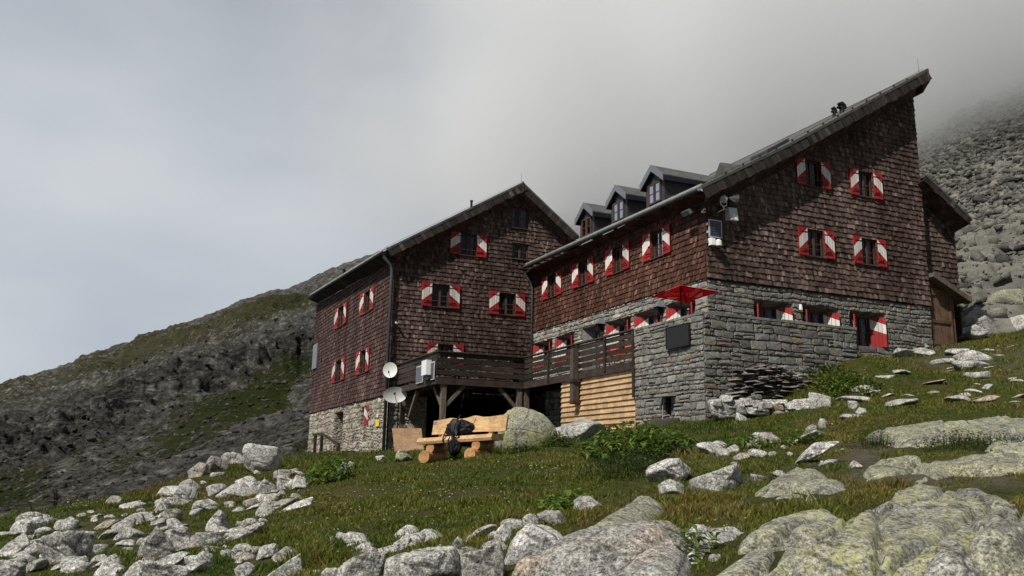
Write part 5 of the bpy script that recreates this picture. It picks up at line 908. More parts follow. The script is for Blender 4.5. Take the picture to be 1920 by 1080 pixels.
def build_rocks():
    G1 = 'stones of the boulder field'
    big = [  # box in the photo, material, seed, planes, power, tilt, label
        ((72, 995, 170, 1060), 'granite', 3, 9, 16, 0, 'pyramid-shaped grey boulder, tallest of the rocks at the lower left', 0.9),
        ((262, 985, 331, 1057), 'granite_dark', 8, 8, 15, -0.25, 'tall dark grey boulder leaning left against a white speckled block', 0.8),
        ((310, 983, 369, 1037), 'granite_pale', 12, 9, 15, 0.2, 'white speckled block standing just behind the tall leaning boulder', 0.9),
        ((388, 957, 427, 999), 'granite_pale', 15, 11, 12, 0, 'pale upright rounded block above the speckled block in the boulder field', 0.9),
        ((327, 911, 368, 948), 'granite', 19, 11, 12, 0, 'pointed grey boulder on the rusty grass at the crest of the meadow', 0.9),
        ((362, 934, 418, 963), 'granite', 22, 9, 12, -0.12, 'wide split boulder with a dark gap, below the pointed crest boulder', 0.9),
        ((289, 908, 337, 934), 'granite_pale', 25, 9, 12, 0.2, 'flat pale perched slab on the rusty crest, left of the pointed boulder', 0.8),
        ((219, 963, 271, 990), 'granite_dark', 28, 9, 12, 0.25, 'dark angular slab resting on top of a split pale rock', 0.9),
        ((221, 982, 272, 1009), 'granite', 29, 9, 12, 0, 'split pale rock lying under a dark angular slab', 0.9),
        ((186, 989, 225, 1012), 'granite', 31, 9, 13, 0.3, 'small wedge-shaped grey rock left of the split pale rock', 0.9),
        ((50, 996, 112, 1042), 'granite', 33, 9, 14, 0.55, 'slanting pale slab leaning up towards the pyramid-shaped boulder', 0.8),
        ((-12, 1000, 62, 1046), 'granite', 35, 11, 12, 0.2, 'cracked pale rock cut by the left picture edge beside the slanting slab', 0.9),
        ((24, 970, 84, 1006), 'granite_pale', 37, 9, 12, 0.2, 'broad whitish boulder below the wayside timber marker', 0.9),
        ((104, 970, 143, 998), 'granite', 39, 8, 15, 0, 'five-sided grey block in grass right of the broad whitish boulder', 0.9),
        ((38, 963, 103, 981), 'granite_pale', 41, 9, 13, -0.05, 'low white slab with a dark undercut at the foot of the timber marker', 1.0),
        ((198, 930, 229, 946), 'granite_warm', 43, 10, 11, 0, 'lone pinkish stone on the rusty crest at the far left', 0.9),
        ((286, 940, 318, 960), 'granite_dark', 45, 8, 15, 0.1, 'small dark angular block above a flat tan rock', 0.9),
        ((293, 952, 340, 982), 'granite_warm', 47, 9, 13, 0.25, 'flat tan rock under the small dark angular block', 0.9),
        ((-20, 1052, 46, 1100), 'granite', 49, 10, 12, 0.2, 'large rock in the bottom left corner of the photo', 0.9),
        ((43, 1045, 88, 1076), 'granite_dark', 51, 11, 10, 0.3, 'rounded greenish grey rock beside the large corner rock', 0.9),
        ((118, 1045, 169, 1074), 'granite_pale', 53, 10, 12, 0.2, 'whitish knobbly stone at the right foot of the pyramid-shaped boulder', 0.9),
        ((165, 1056, 241, 1110), 'granite_pale', 55, 9, 13, 0, 'peaked white boulder cut by the bottom edge, left of the long ledge', 0.9),
        ((234, 1050, 355, 1110), 'granite', 57, 10, 12, -0.08, 'long grey ledge cut by the bottom edge below the tall leaning boulder', 0.8),
        ((290, 1035, 352, 1064), 'granite', 59, 9, 13, 0.15, 'grey block wedged under the white speckled block', 0.8),
        ((356, 1029, 398, 1067), 'granite_pale', 61, 7, 16, 0.5, 'upright pale shard standing right of the wedged grey block', 0.6),
        ((362, 995, 427, 1031), 'granite', 63, 11, 11, 0.1, 'rounded pale boulder right of the white speckled block', 0.9),
        ((415, 978, 492, 1018), 'granite', 65, 11, 10, 0.42, 'long whale-backed boulder rising to the right in the boulder field', 0.8),
        ((441, 1053, 480, 1086), 'granite', 67, 11, 11, 0.3, 'dark shaded stone at the bottom edge below the whale-backed boulder', 0.9),
        ((353, 867, 390, 897), 'granite_warm', 69, 8, 16, 0, 'square cream block at the left end of the boulder group on the skyline', 0.9),
        ((387, 851, 430, 888), 'granite_warm', 71, 9, 13, 0.2, 'orange-tinted boulder in the middle of the skyline boulder group', 0.9),
        ((413, 848, 463, 873), 'granite', 73, 9, 12, -0.1, 'pale block behind the orange-tinted boulder of the skyline group', 0.9),
        ((456, 831, 527, 888), 'granite_pale', 75, 10, 12, 0.1, 'largest pale boulder at the right end of the skyline group', 0.9),
        ((407, 903, 482, 933), 'granite_pale', 77, 10, 12, 0.2, 'cluster-topped whitish rock below the skyline boulder group', 0.8),
        ((479, 898, 517, 927), 'granite', 79, 10, 12, 0.1, 'grey stone with a flat top left of the pair by the leafy dock', 0.9),
        ((519, 890, 551, 920), 'granite', 81, 9, 13, 0.1, 'blocky grey stone, left of the pair by the leafy dock plant', 0.9),
        ((542, 891, 589, 918), 'granite_pale', 83, 9, 13, -0.1, 'light stone with a dark side touching the leafy dock plant', 0.9),
        ((632, 867, 655, 897), 'granite_pale', 85, 8, 14, -0.3, 'pointed white stone right of the leafy dock plant', 0.8),
        ((650, 865, 678, 881), 'granite_warm', 87, 10, 11, 0, 'brownish stone behind the pointed white stone by the dock plant', 0.9),
        ((703, 854, 730, 866), 'granite_pale', 89, 9, 12, -0.1, 'flat white stone in front of the hut corner downpipe', 0.9),
        ((741, 843, 774, 867), 'granite_boulder', 91, 10, 11, 0, 'round mossy stone in front of the leaning plywood board', 0.9),
        ((478, 941, 515, 970), 'granite', 93, 10, 12, 0.1, 'dark-footed boulder at the right margin of the boulder field', 0.9),
        ((509, 928, 555, 955), 'granite_warm', 95, 9, 12, 0.4, 'tan slab rising to the right beside a thin white slab', 0.9),
        ((530, 932, 586, 960), 'granite_pale', 97, 8, 14, 0.4, 'thin white slab rising to the right out of the meadow edge', 0.7),
        ((478, 1013, 523, 1051), 'granite', 99, 10, 11, 0.5, 'smooth grey stone rising to the right above the yellow grass tuft', 0.8),
        ((510, 1024, 568, 1056), 'granite_dark', 101, 9, 13, 0.1, 'dark overhanging stone left of the yellow grass tuft', 0.9),
        ((498, 1042, 568, 1100), 'granite', 103, 9, 13, 0.35, 'grey slab cut by the bottom edge below the dark overhanging stone', 0.8),
        ((602, 1066, 634, 1100), 'granite', 105, 10, 12, 0, 'small stone at the bottom edge right of the yellow grass tuft', 0.9),
        ((632, 1036, 722, 1100), 'granite', 107, 10, 12, 0.12, 'hummocky speckled rock at the bottom edge left of the big shadowed boulder', 0.8),
        ((723, 1024, 863, 1112), 'granite', 109, 8, 15, 0.22, 'big speckled boulder with a shadowed right face at the bottom edge', 0.75),
        ((862, 1013, 944, 1110), 'granite_dark', 111, 9, 13, -0.15, 'dark craggy boulder right of the big boulder with the shadowed face', 0.8),
        ((838, 1007, 871, 1043), 'granite_warm', 113, 10, 12, 0.2, 'brownish stone wedged between the shadowed boulder and the craggy one', 0.9),
        ((870, 982, 931, 1017), 'granite', 115, 10, 11, 0.4, 'slanting grey stone in grass above the dark craggy boulder', 0.8),
        ((735, 1005, 770, 1033), 'granite', 117, 9, 13, 0.45, 'small slanting stone half sunk in the grass above the shadowed boulder', 0.8),
        ((927, 985, 962, 1020), 'granite_pale', 119, 10, 12, 0, 'pale round stone above the gap beside the craggy boulder', 0.9),
        ((943, 981, 1067, 1062), 'granite_pale', 121, 10, 10, 0.1, 'broad rounded speckled boulder, bottom centre of the photo', 0.8),
        ((1008, 946, 1071, 987), 'granite_dark', 123, 8, 15, -0.35, 'bluish dark wedge-shaped rock behind the broad speckled boulder', 0.8),
        ((979, 962, 1014, 995), 'granite', 125, 9, 12, 0.2, 'small grey rock left of the bluish dark wedge', 0.9),
        ((1234, 899, 1283, 930), 'granite', 127, 12, 9, -0.1, 'rounded grey rock at the upper tip of the long lichened hump', 0.9),
        ((1212, 860, 1297, 910), 'granite_pale', 129, 9, 13, 0.05, 'pale peaked rock, left of the two in mid meadow', 0.8),
        ((1293, 868, 1393, 924), 'granite', 131, 9, 12, -0.05, 'grey rock with a dark hollow, right of the two in mid meadow', 0.7),
        ((1076, 931, 1134, 960), 'granite_dark', 133, 10, 11, 0, 'dull brown-grey stone sunk in grass behind the lichened hump', 0.9),
        ((1306, 828, 1346, 854), 'granite_pale', 135, 13, 8, -0.1, 'smooth egg-shaped pale stone on the lawn below the terrace', 0.9),
        ((1342, 841, 1368, 858), 'granite', 137, 10, 10, 0, 'small grey stone right of the egg-shaped stone', 0.9),
        ((1402, 810, 1441, 829), 'granite_pale', 139, 9, 12, 0.1, 'low white stone in the grass below the low dry stone wall', 0.9),
        ((1379, 774, 1405, 793), 'granite_pale', 141, 10, 10, -0.1, 'small whitish stone tucked under the low dry stone wall', 0.9),
        ((1328, 1036, 1352, 1055), 'granite', 143, 12, 9, 0.3, 'fist-sized stone in the grass gap beside the lichen-covered slab', 0.9),
        ((928, 764, 1046, 842), 'granite_boulder', 145, 8, 12, -0.05, 'large boulder with yellow lichen right behind the bench', 0.8),
        ((1028, 786, 1137, 826), 'granite', 147, 10, 10, -0.05, 'low broad grey boulder in front of the larch boarding', 0.8),
        ((785, 793, 820, 832), 'granite', 149, 10, 12, 0, 'speckled boulder showing behind the left end of the bench', 0.9),
        ((1481, 814, 1571, 870), 'granite_pale', 151, 10, 11, 0.55, 'bright white slanting boulder in the right meadow', 0.6),
        ((1479, 806, 1545, 834), 'granite', 153, 9, 13, 0.3, 'flat grey slab just above the bright white boulder', 0.9),
        ((1534, 785, 1552, 804), 'granite_pale', 155, 10, 11, 0, 'small light stone above the bright white boulder', 0.9),
        ((1506, 796, 1534, 814), 'granite_warm', 157, 10, 11, 0, 'small tan stone left of the light one above the white boulder', 0.9),
        ((1338, 727, 1375, 756), 'granite_pale', 159, 5, 14, 0, 'upright pale slab standing on the left end of the low dry stone wall', 0.35),
    ]
    for bb, mat, seed, pl, p, tilt, lab, dep in big: rock(bb, lab, seed, mat, dep, pl, p, 0.07, tilt, sub=5 if (bb[2] - bb[0]) > 55 else 4)
    # foreground bedrock
    outcrop([(1440, 1110), (1500, 1050), (1570, 985), (1635, 935), (1668, 918), (1710, 902), (1760, 902), (1810, 904), (1850, 911), (1882, 930), (1872, 960), (1840, 985), (1812, 1010), (1790, 1050), (1760, 1110)],
            [(1720, 960), (1640, 1010), (1600, 1070), (1780, 960)], 'huge sloping bedrock slab with bright yellow lichen at the lower right', 'granite_lichen',
            [([(1480, 1085), (1560, 1015), (1640, 945)], 0.03, 0.1), ([(1640, 1080), (1740, 1005), (1860, 940)], 0.03, 0.07), ([(1560, 1100), (1660, 1040), (1730, 1010)], 0.02, 0.06)], 0.12, 0.018, 1.0, top=0.83)
    outcrop([(1250, 1125), (1300, 1078), (1370, 1030), (1445, 985), (1530, 958), (1566, 960), (1575, 985), (1520, 1045), (1465, 1115)], [(1440, 1030), (1380, 1070)],
            'long lichened rib of bedrock left of the huge sloping slab', 'granite_lichen', [([(1340, 1100), (1440, 1040), (1540, 980)], 0.03, 0.08)], 0.1, 0.018, 5.0, top=0.88)
    outcrop([(1806, 1005), (1826, 962), (1862, 935), (1892, 942), (1898, 975), (1884, 1020), (1856, 1058), (1826, 1032)], [(1858, 985)], 'rounded upright block of lichened bedrock on the right shoulder of the huge slab', 'granite_lichen', [], 0.12, 0.018, 9.0, lump=0.04, top=0.8, foot=0.93)
    outcrop([(1715, 1112), (1745, 1050), (1800, 1012), (1838, 1045), (1852, 1085), (1845, 1120)], [(1800, 1060)], 'grey lower step of bedrock below the rounded upright block', 'granite_dark', [], 0.1, 0.018, 13.0, lump=0.04, top=0.88)
    outcrop([(1842, 1120), (1866, 1060), (1905, 1018), (1960, 1003), (2060, 1008), (2060, 1120)], [(1920, 1060)], 'bedrock step cut by the bottom right picture corner', 'granite_green', [], 0.16, 0.022, 17.0, top=0.85)
    outcrop([(1888, 1000), (1896, 950), (1925, 930), (2010, 935), (2010, 1000), (1930, 1015)], [(1940, 965)], 'grey bedrock knob at the right picture edge above the corner step', 'granite_lichen', [], 0.13, 0.022, 19.0, top=0.82)
    outcrop([(1395, 938), (1412, 903), (1450, 878), (1500, 866), (1545, 870), (1590, 890), (1618, 910), (1560, 930), (1480, 943)], [(1490, 900)], 'domed greenish slab beside the worn footpath in the right meadow', 'granite_green', [([(1400, 925), (1470, 912), (1570, 922)], 0.05, 0.14)], 0.3, 0.03, 23.0, top=0.84)
    outcrop([(1620, 812), (1660, 800), (1710, 791), (1790, 782), (1850, 776), (1960, 776), (2050, 783), (2050, 800), (1900, 814), (1800, 828), (1720, 840), (1660, 832)], [(1700, 815), (1800, 803), (1900, 795)], 'long low yellowish slab stretching to the right picture edge', 'granite_green', [], 0.3, 0.05, 29.0, lump=0.09, top=0.93)
    outcrop([(1622, 905), (1625, 870), (1690, 852), (1740, 860), (1800, 852), (1880, 845), (1960, 846), (1960, 872), (1860, 880), (1780, 886), (1738, 905), (1690, 908)], [(1700, 876)], 'broken ledges of bedrock crossing the footpath behind the huge slab', 'granite_green', [([(1690, 905), (1706, 880), (1730, 862)], 0.06, 0.16), ([(1622, 880), (1700, 868), (1760, 872), (1930, 862)], 0.08, 0.16)], 0.2, 0.035, 31.0, lump=0.07, top=0.9)
    outcrop([(1832, 852), (1850, 818), (1890, 804), (1990, 804), (1990, 850), (1900, 858)], [(1900, 828)], 'pale lichened ledge at the right picture edge below the long slab', 'granite_lichen', [([(1840, 840), (1900, 836), (1960, 842)], 0.06, 0.12)], 0.25, 0.04, 37.0, top=0.9)
    outcrop([(880, 1112), (935, 1066), (1010, 1032), (1110, 1002), (1200, 982), (1262, 977), (1282, 1000), (1276, 1042), (1215, 1085), (1110, 1120)], [(1080, 1055), (1200, 1030)], 'long rust-stained boulder slab with an overhanging end, bottom centre', 'granite_warm', [([(960, 1085), (1100, 1045), (1240, 1010)], 0.04, 0.05)], 0.2, 0.022, 41.0, top=0.8, foot=0.95)
    outcrop([(1056, 1015), (1085, 975), (1130, 942), (1180, 916), (1230, 906), (1250, 922), (1232, 962), (1190, 992), (1120, 1008)], [(1150, 965)], 'long pale lichened hump rising to the right out of the grass', 'granite_green', [], 0.28, 0.03, 43.0, top=0.82)
    outcrop([(1262, 1035), (1280, 993), (1330, 975), (1400, 972), (1368, 1002), (1315, 1040)], [(1320, 1000)], 'pale speckled stone running on from the rust-stained slab', 'granite_pale', [], 0.2, 0.022, 47.0, top=0.86, foot=0.96)
    # flat bedrock showing through the turf on the right slope
    for k, (bb, lab) in enumerate([((1780, 662, 1862, 684), 'long flat pale slab in the turf below the porch door'), ((1790, 677, 1862, 698), 'second flat slab lying under the long pale one below the porch'), ((1808, 696, 1862, 714), 'thin pale ledge in the right slope above the long yellowish slab'), ((1773, 654, 1818, 669), 'whitish rubble ledge just under the porch door'),
                                   ((1658, 694, 1712, 706), 'flat grey stone in grass below the tall ground floor window'), ((1769, 739, 1823, 755), 'low hump of grey rock in the middle of the right slope'), ((1568, 743, 1630, 758), 'long kerb-like stone right of the low dry stone wall'), ((1622, 729, 1652, 741), 'flat stone above the kerb-like stone'),
                                   ((1590, 751, 1608, 769), 'upright small pale stone below the kerb-like stone'), ((1841, 720, 1862, 733), 'small white stone on the right slope'), ((1672, 652, 1712, 672), 'grey footing stone at the base of the gable wall'), ((1705, 650, 1752, 670), 'dark footing stone by the left jamb of the porch'), ((1604, 764, 1624, 778), 'small grey stone right of the upright pale one')]):
        rock(bb, lab, 300 + k, 'granite_pale' if k in (0, 3, 8, 9) else 'granite', 1.3, 11, 11, 0.07, 0.0)
    for k, bb in enumerate([(1800, 575, 1870, 628), (1850, 540, 1935, 600), (1795, 610, 1850, 640), (1860, 590, 1960, 630), (1800, 525, 1850, 560), (1870, 490, 1960, 540), (1905, 560, 1985, 605)]):
        Y = rs_depth((bb[0] + bb[2]) / 2, bb[3]) * 0.985; lab = ['grey slab-sided boulder beside the porch', 'big greenish boulder behind the slab-sided one beside the porch', 'low dark-shadowed boulder at the foot of the porch side wall', 'broad grey boulder at the right picture edge level with the porch door', 'yellowish green boulder under the end of the porch roof', 'large lichened boulder high on the right picture edge', 'split boulder at the right picture edge above the broad grey one'][k]
        rock(bb, lab, 330 + k, 'granite_green' if k in (1, 4, 5) else 'granite', 0.9, 9, 12, 0.08, 0.1, Y=Y, name='boulder', cat='boulder')
    # small stones: scattered over the boulder field and along the turf edges
    r = np.random.default_rng(5); n = 0; zones = [([(0, 990), (120, 965), (240, 950), (420, 890), (560, 870), (590, 900), (560, 960), (500, 1010), (480, 1080), (0, 1080)], 175), ([(560, 1040), (640, 1010), (960, 1000), (960, 1080), (560, 1080)], 44), ([(1300, 850), (1420, 820), (1600, 850), (1700, 870), (1640, 900), (1420, 905)], 26), ([(1560, 800), (1640, 700), (1900, 640), (1915, 760), (1700, 780)], 34)]
    labs = ['small pale granite stone among the larger rocks of the boulder field', 'small stone in the grass between the bottom centre boulders', 'small stone beside the worn footpath in the right meadow', 'small flat stone in the turf of the right slope']
    for zi, (poly, cnt) in enumerate(zones):
        k = 0; tries = 0
        while k < cnt and tries < 4000:
            tries += 1; x = r.uniform(min(p[0] for p in poly), max(p[0] for p in poly)); y = r.uniform(min(p[1] for p in poly), max(p[1] for p in poly))
            if not inpoly(np.array([x]), np.array([y]), poly)[0]: continue
            s = (8 + 18 * r.random() ** 2.0) * (0.6 + 0.6 * (y - 640) / 440); wd_ = 1.9 if zi == 3 else 1.0; rock((x - s * wd_, y - s * r.uniform(0.7, 1.2), x + s * wd_, y), labs[zi], 500 + n % 26, ['granite', 'granite_pale', 'granite', 'granite_warm', 'granite'][r.integers(5)], 0.9, 9, 12, 0.06, r.uniform(-0.2, 0.3), name='stone', group=['stones of the boulder field', 'stones between the front boulders', 'stones by the footpath', 'stones of the right slope'][zi], sub=3, cat='stone', yaw=r.uniform(0, 6)); k += 1; n += 1
build_rocks()
def build_dry_stone():
    # low dry stone wall, individual stones kept in one wall; slate stack against the terrace
    t = thing('dry_stone_wall', 'low dry stone wall edging a grass ledge in front of the terrace wall', 'stone wall', hit(1430, 778)); mb = []; r = np.random.default_rng(9)
    L = [(1330, 752, 1378, 783), (1334, 750, 1352, 766), (1362, 752, 1392, 766), (1385, 748, 1408, 762), (1404, 752, 1432, 765), (1405, 742, 1424, 756), (1424, 750, 1450, 760), (1448, 750, 1472, 758), (1416, 755, 1445, 770), (1440, 760, 1472, 770), (1392, 764, 1416, 778), (1376, 762, 1398, 776), (1410, 770, 1440, 780), (1440, 770, 1482, 778), (1480, 749, 1540, 774), (1523, 737, 1552, 770), (1466, 756, 1486, 768), (1340, 764, 1366, 784), (1352, 742, 1370, 754)]
    fp = hit(1430, 780); Y = fp[1]
    for k, (x0, y0, x1, y1) in enumerate(L):
        q, f = rock_shape(700 + k, 4, 5, 12, 0.05); YY = Y + 0.15 * r.random(); w = (x1 - x0) / F * YY; h = (y1 - y0) / F * YY; c = at((x0 + x1) / 2, (y0 + y1) / 2, YY)
        new_mesh_obj('stone', q * np.array([w / 2 * 1.08, 0.26, h / 2 * 1.16]) + c, f, ['granite', 'granite_warm', 'granite_pale', 'granite'][k % 4], smooth=True, parent=t)
    t = thing('slate_stack', 'stack of thin dark slates leaning against the terrace wall', 'slate stack', H2W((-1.0, -4.3, -4.7)), TH); mb = MB(); r = np.random.default_rng(4)
    for k in range(330):
        row = k // 15; z = -4.62 + row * 0.05 + r.normal(0, 0.008); lo = -2.45 + 0.012 * row; hi = 0.2 + 0.004 * row
        if row > 17: lo += 0.25 * (row - 17); hi -= 0.3 * (row - 17)
        a = r.uniform(lo, hi); w = r.uniform(0.12, 0.38); zb = -4.62 + 0.33 * (a + 2.4) / 2.6
        if z < zb - 0.1: continue
        out = r.uniform(0.05, 0.32); th = r.uniform(0.018, 0.05); c = tuple(np.array((0.16, 0.15, 0.14)) * r.uniform(0.35, 1.7) * (np.array((1.3, 1.05, 0.85)) if r.random() < 0.12 else 1)); y1 = -4.06; y0 = -4.12 - out; t1 = r.normal(0, 0.03)
        mb.hexa([(a - w / 2, y0, z), (a + w / 2, y0 + r.normal(0, 0.05), z + t1), (a + w / 2, y1, z + t1), (a - w / 2, y1, z), (a - w / 2 + 0.02, y0 + 0.02, z + th), (a + w / 2 - 0.02, y0 + 0.03, z + th + t1), (a + w / 2, y1, z + th + t1), (a - w / 2, y1, z + th)], 0, c)
    mb.build('slates', 'slab', t, 'H')
build_dry_stone()
# ------------------------------------------------------------------ bench, rucksack, small things by the hut
def build_bench():
    f0 = hit(849, 866); phi = math.radians(-27); t = thing('wooden_bench', 'rustic pale pine bench with a wavy backrest and stacked log legs', 'bench', f0, phi)
    c, s = math.cos(phi), math.sin(phi); k = math.tan(math.radians(3.2))
    def X(p): x, y, z = p; z = z + k * x; return (f0[0] + c * x - s * y, f0[1] + s * x + c * y, f0[2] + z)
    def B(mb, name, mat, par=t, sm=False): mb.v = [X(p) for p in mb.v]; return mb.build(name, mat, par, 'W', sm)
    xs = np.linspace(-0.93, 0.93, 25); m = MB(); ring = []
    for x in xs:
        w = 0.02 * math.sin(x * 5) + 0.012 * math.sin(x * 11); ring.append([(x, 0.0 + w, 0.385), (x, 0.0 + w - 0.02, 0.44), (x, 0.03 + w, 0.515), (x, 0.5, 0.52), (x, 0.51, 0.39)])
    for a, b in zip(ring, ring[1:]):
        for j in range(5): m.poly([a[j], a[(j + 1) % 5], b[(j + 1) % 5], b[j]])
    m.poly(ring[0]); m.poly(ring[-1][::-1]); B(m, 'seat', 'pine')
    m = MB(); ring = []
    for x in np.linspace(-0.86, 0.98, 41):
        top = 0.93 + 0.022 * math.exp(-((x + 0.42) / 0.1) ** 2) + 0.03 * math.exp(-((x - 0.18) / 0.13) ** 2) + 0.008 * math.sin(x * 9); bot = 0.6 + 0.01 * math.sin(x * 6); sl = 0.05 if x < -0.8 else 0.0
        ring.append([(x - 0.05 * 0, 0.47 + (bot - 0.5) * 0.25, bot), (x, 0.47 + (top - 0.5) * 0.25, top - sl * 0), (x, 0.53 + (top - 0.5) * 0.25, top), (x, 0.53 + (bot - 0.5) * 0.25, bot)])
    for a, b in zip(ring, ring[1:]):
        for j in range(4): m.poly([a[j], a[(j + 1) % 4], b[(j + 1) % 4], b[j]])
    m.poly(ring[0]); m.poly(ring[-1][::-1]); bk = B(m, 'backrest', 'pine')
    m = MB(); m.hexa([(-0.84, 0.553, 0.84), (-0.77, 0.553, 0.84), (-0.77, 0.56, 0.84), (-0.84, 0.56, 0.84), (-0.84, 0.57, 0.9), (-0.77, 0.57, 0.9), (-0.77, 0.578, 0.9), (-0.84, 0.578, 0.9)]); m.v = [(x, y - 0.006, z) for x, y, z in m.v]; B(m, 'badge', 'fascia', bk)
    for x0 in (-0.62, 0.5):
        for (z, r, dx, y0) in ((0.13, 0.135, -0.03, -0.12), (0.315, 0.1, 0.03, 0.02)):
            m = MB(); pts = [(x0 + dx, y, z - 0.02) for y in (y0, y0 + 0.2, 0.4, 0.62)]; m.tube(pts, [r, r * 1.02, r, r * 0.97], 16); m.v = [(x, y, z) for x, y, z in m.v]; B(m, 'leg', 'log')
    for x0 in (-0.58, 0.6): m = MB(); m.tube([(x0, 0.56, 0.1), (x0, 0.55, 0.5), (x0, 0.62, 0.72)], [0.075, 0.07, 0.06], 10); B(m, 'back_post', 'log')
    # rucksack
    q0 = X((0.02, 0.24, 0.52)); R = thing('rucksack', 'black rucksack slumped on the bench with straps dangling over the seat edge', 'rucksack', q0, phi)
    v, f = ICO[4]; n = fbm(v[:, 0] * 2.6 + 3, v[:, 1] * 2.6, v[:, 2] * 2.6, 4); n = n + 0.5 * fbm(v[:, 0] * 6, v[:, 1] * 6, v[:, 2] * 6 + 5, 3); w = v * (1 + 0.3 * n)[:, None] * np.array([0.34, 0.18, 0.185]); w[:, 2] *= 1 - 0.3 * np.clip((w[:, 0] - 0.02) / 0.3, 0, 1); w[:, 2] = np.maximum(w[:, 2], -0.15) - 0.015; w[:, 2] += 0.06 * np.exp(-((w[:, 0] + 0.14) / 0.05) ** 2) * (w[:, 2] > 0.08)
    def L(p): return np.array([X((0.02 + a, 0.22 + b, 0.69 + c_)) for a, b, c_ in p])
    new_mesh_obj('main_bag', L(w), f, 'blackcloth', smooth=True, parent=R)
    m = v * (1 + 0.15 * n)[:, None] * np.array([0.085, 0.05, 0.14]) + np.array([-0.02, -0.19, 0.02]); new_mesh_obj('front_flap', L(m), f, 'greycloth', smooth=True, parent=R)
    m = v * (1 + 0.3 * n)[:, None] * np.array([0.16, 0.1, 0.21]) + np.array([-0.02, -0.16, -0.38]); new_mesh_obj('lower_bag', L(m), f, 'blackcloth', smooth=True, parent=R)
    for k, (x, z1) in enumerate(((-0.24, -0.36), (-0.14, -0.3), (-0.05, -0.5), (0.06, -0.46), (0.0, -0.56))):
        b = MB(); pts = [(x, -0.12, 0.0), (x + 0.02, -0.27, -0.14), (x - 0.01, -0.285, -0.25), (x + 0.025, -0.27, z1)]
        for a, c_ in zip(pts, pts[1:]): b.beam(a, c_, 0.03, 0.008, up=(0, 1, 0))
        b.v = [tuple(p) for p in L(np.array(b.v))]; b.build('strap', 'greycloth' if k % 2 else 'blackcloth', R, 'W')
    b = MB(); b.tube([(0.05, -0.05, 0.17), (0.05, -0.06, 0.24), (0.1, -0.06, 0.24), (0.1, -0.05, 0.17)], 0.012, 6); b.v = [tuple(p) for p in L(np.array(b.v))]; b.build('carry_handle', 'blackcloth', R, 'W')
build_bench()
def on_b(px, py, b):
    d = ray(px, py); t = ((P0 + B3 * b) @ B3) / (d @ B3); return d * t
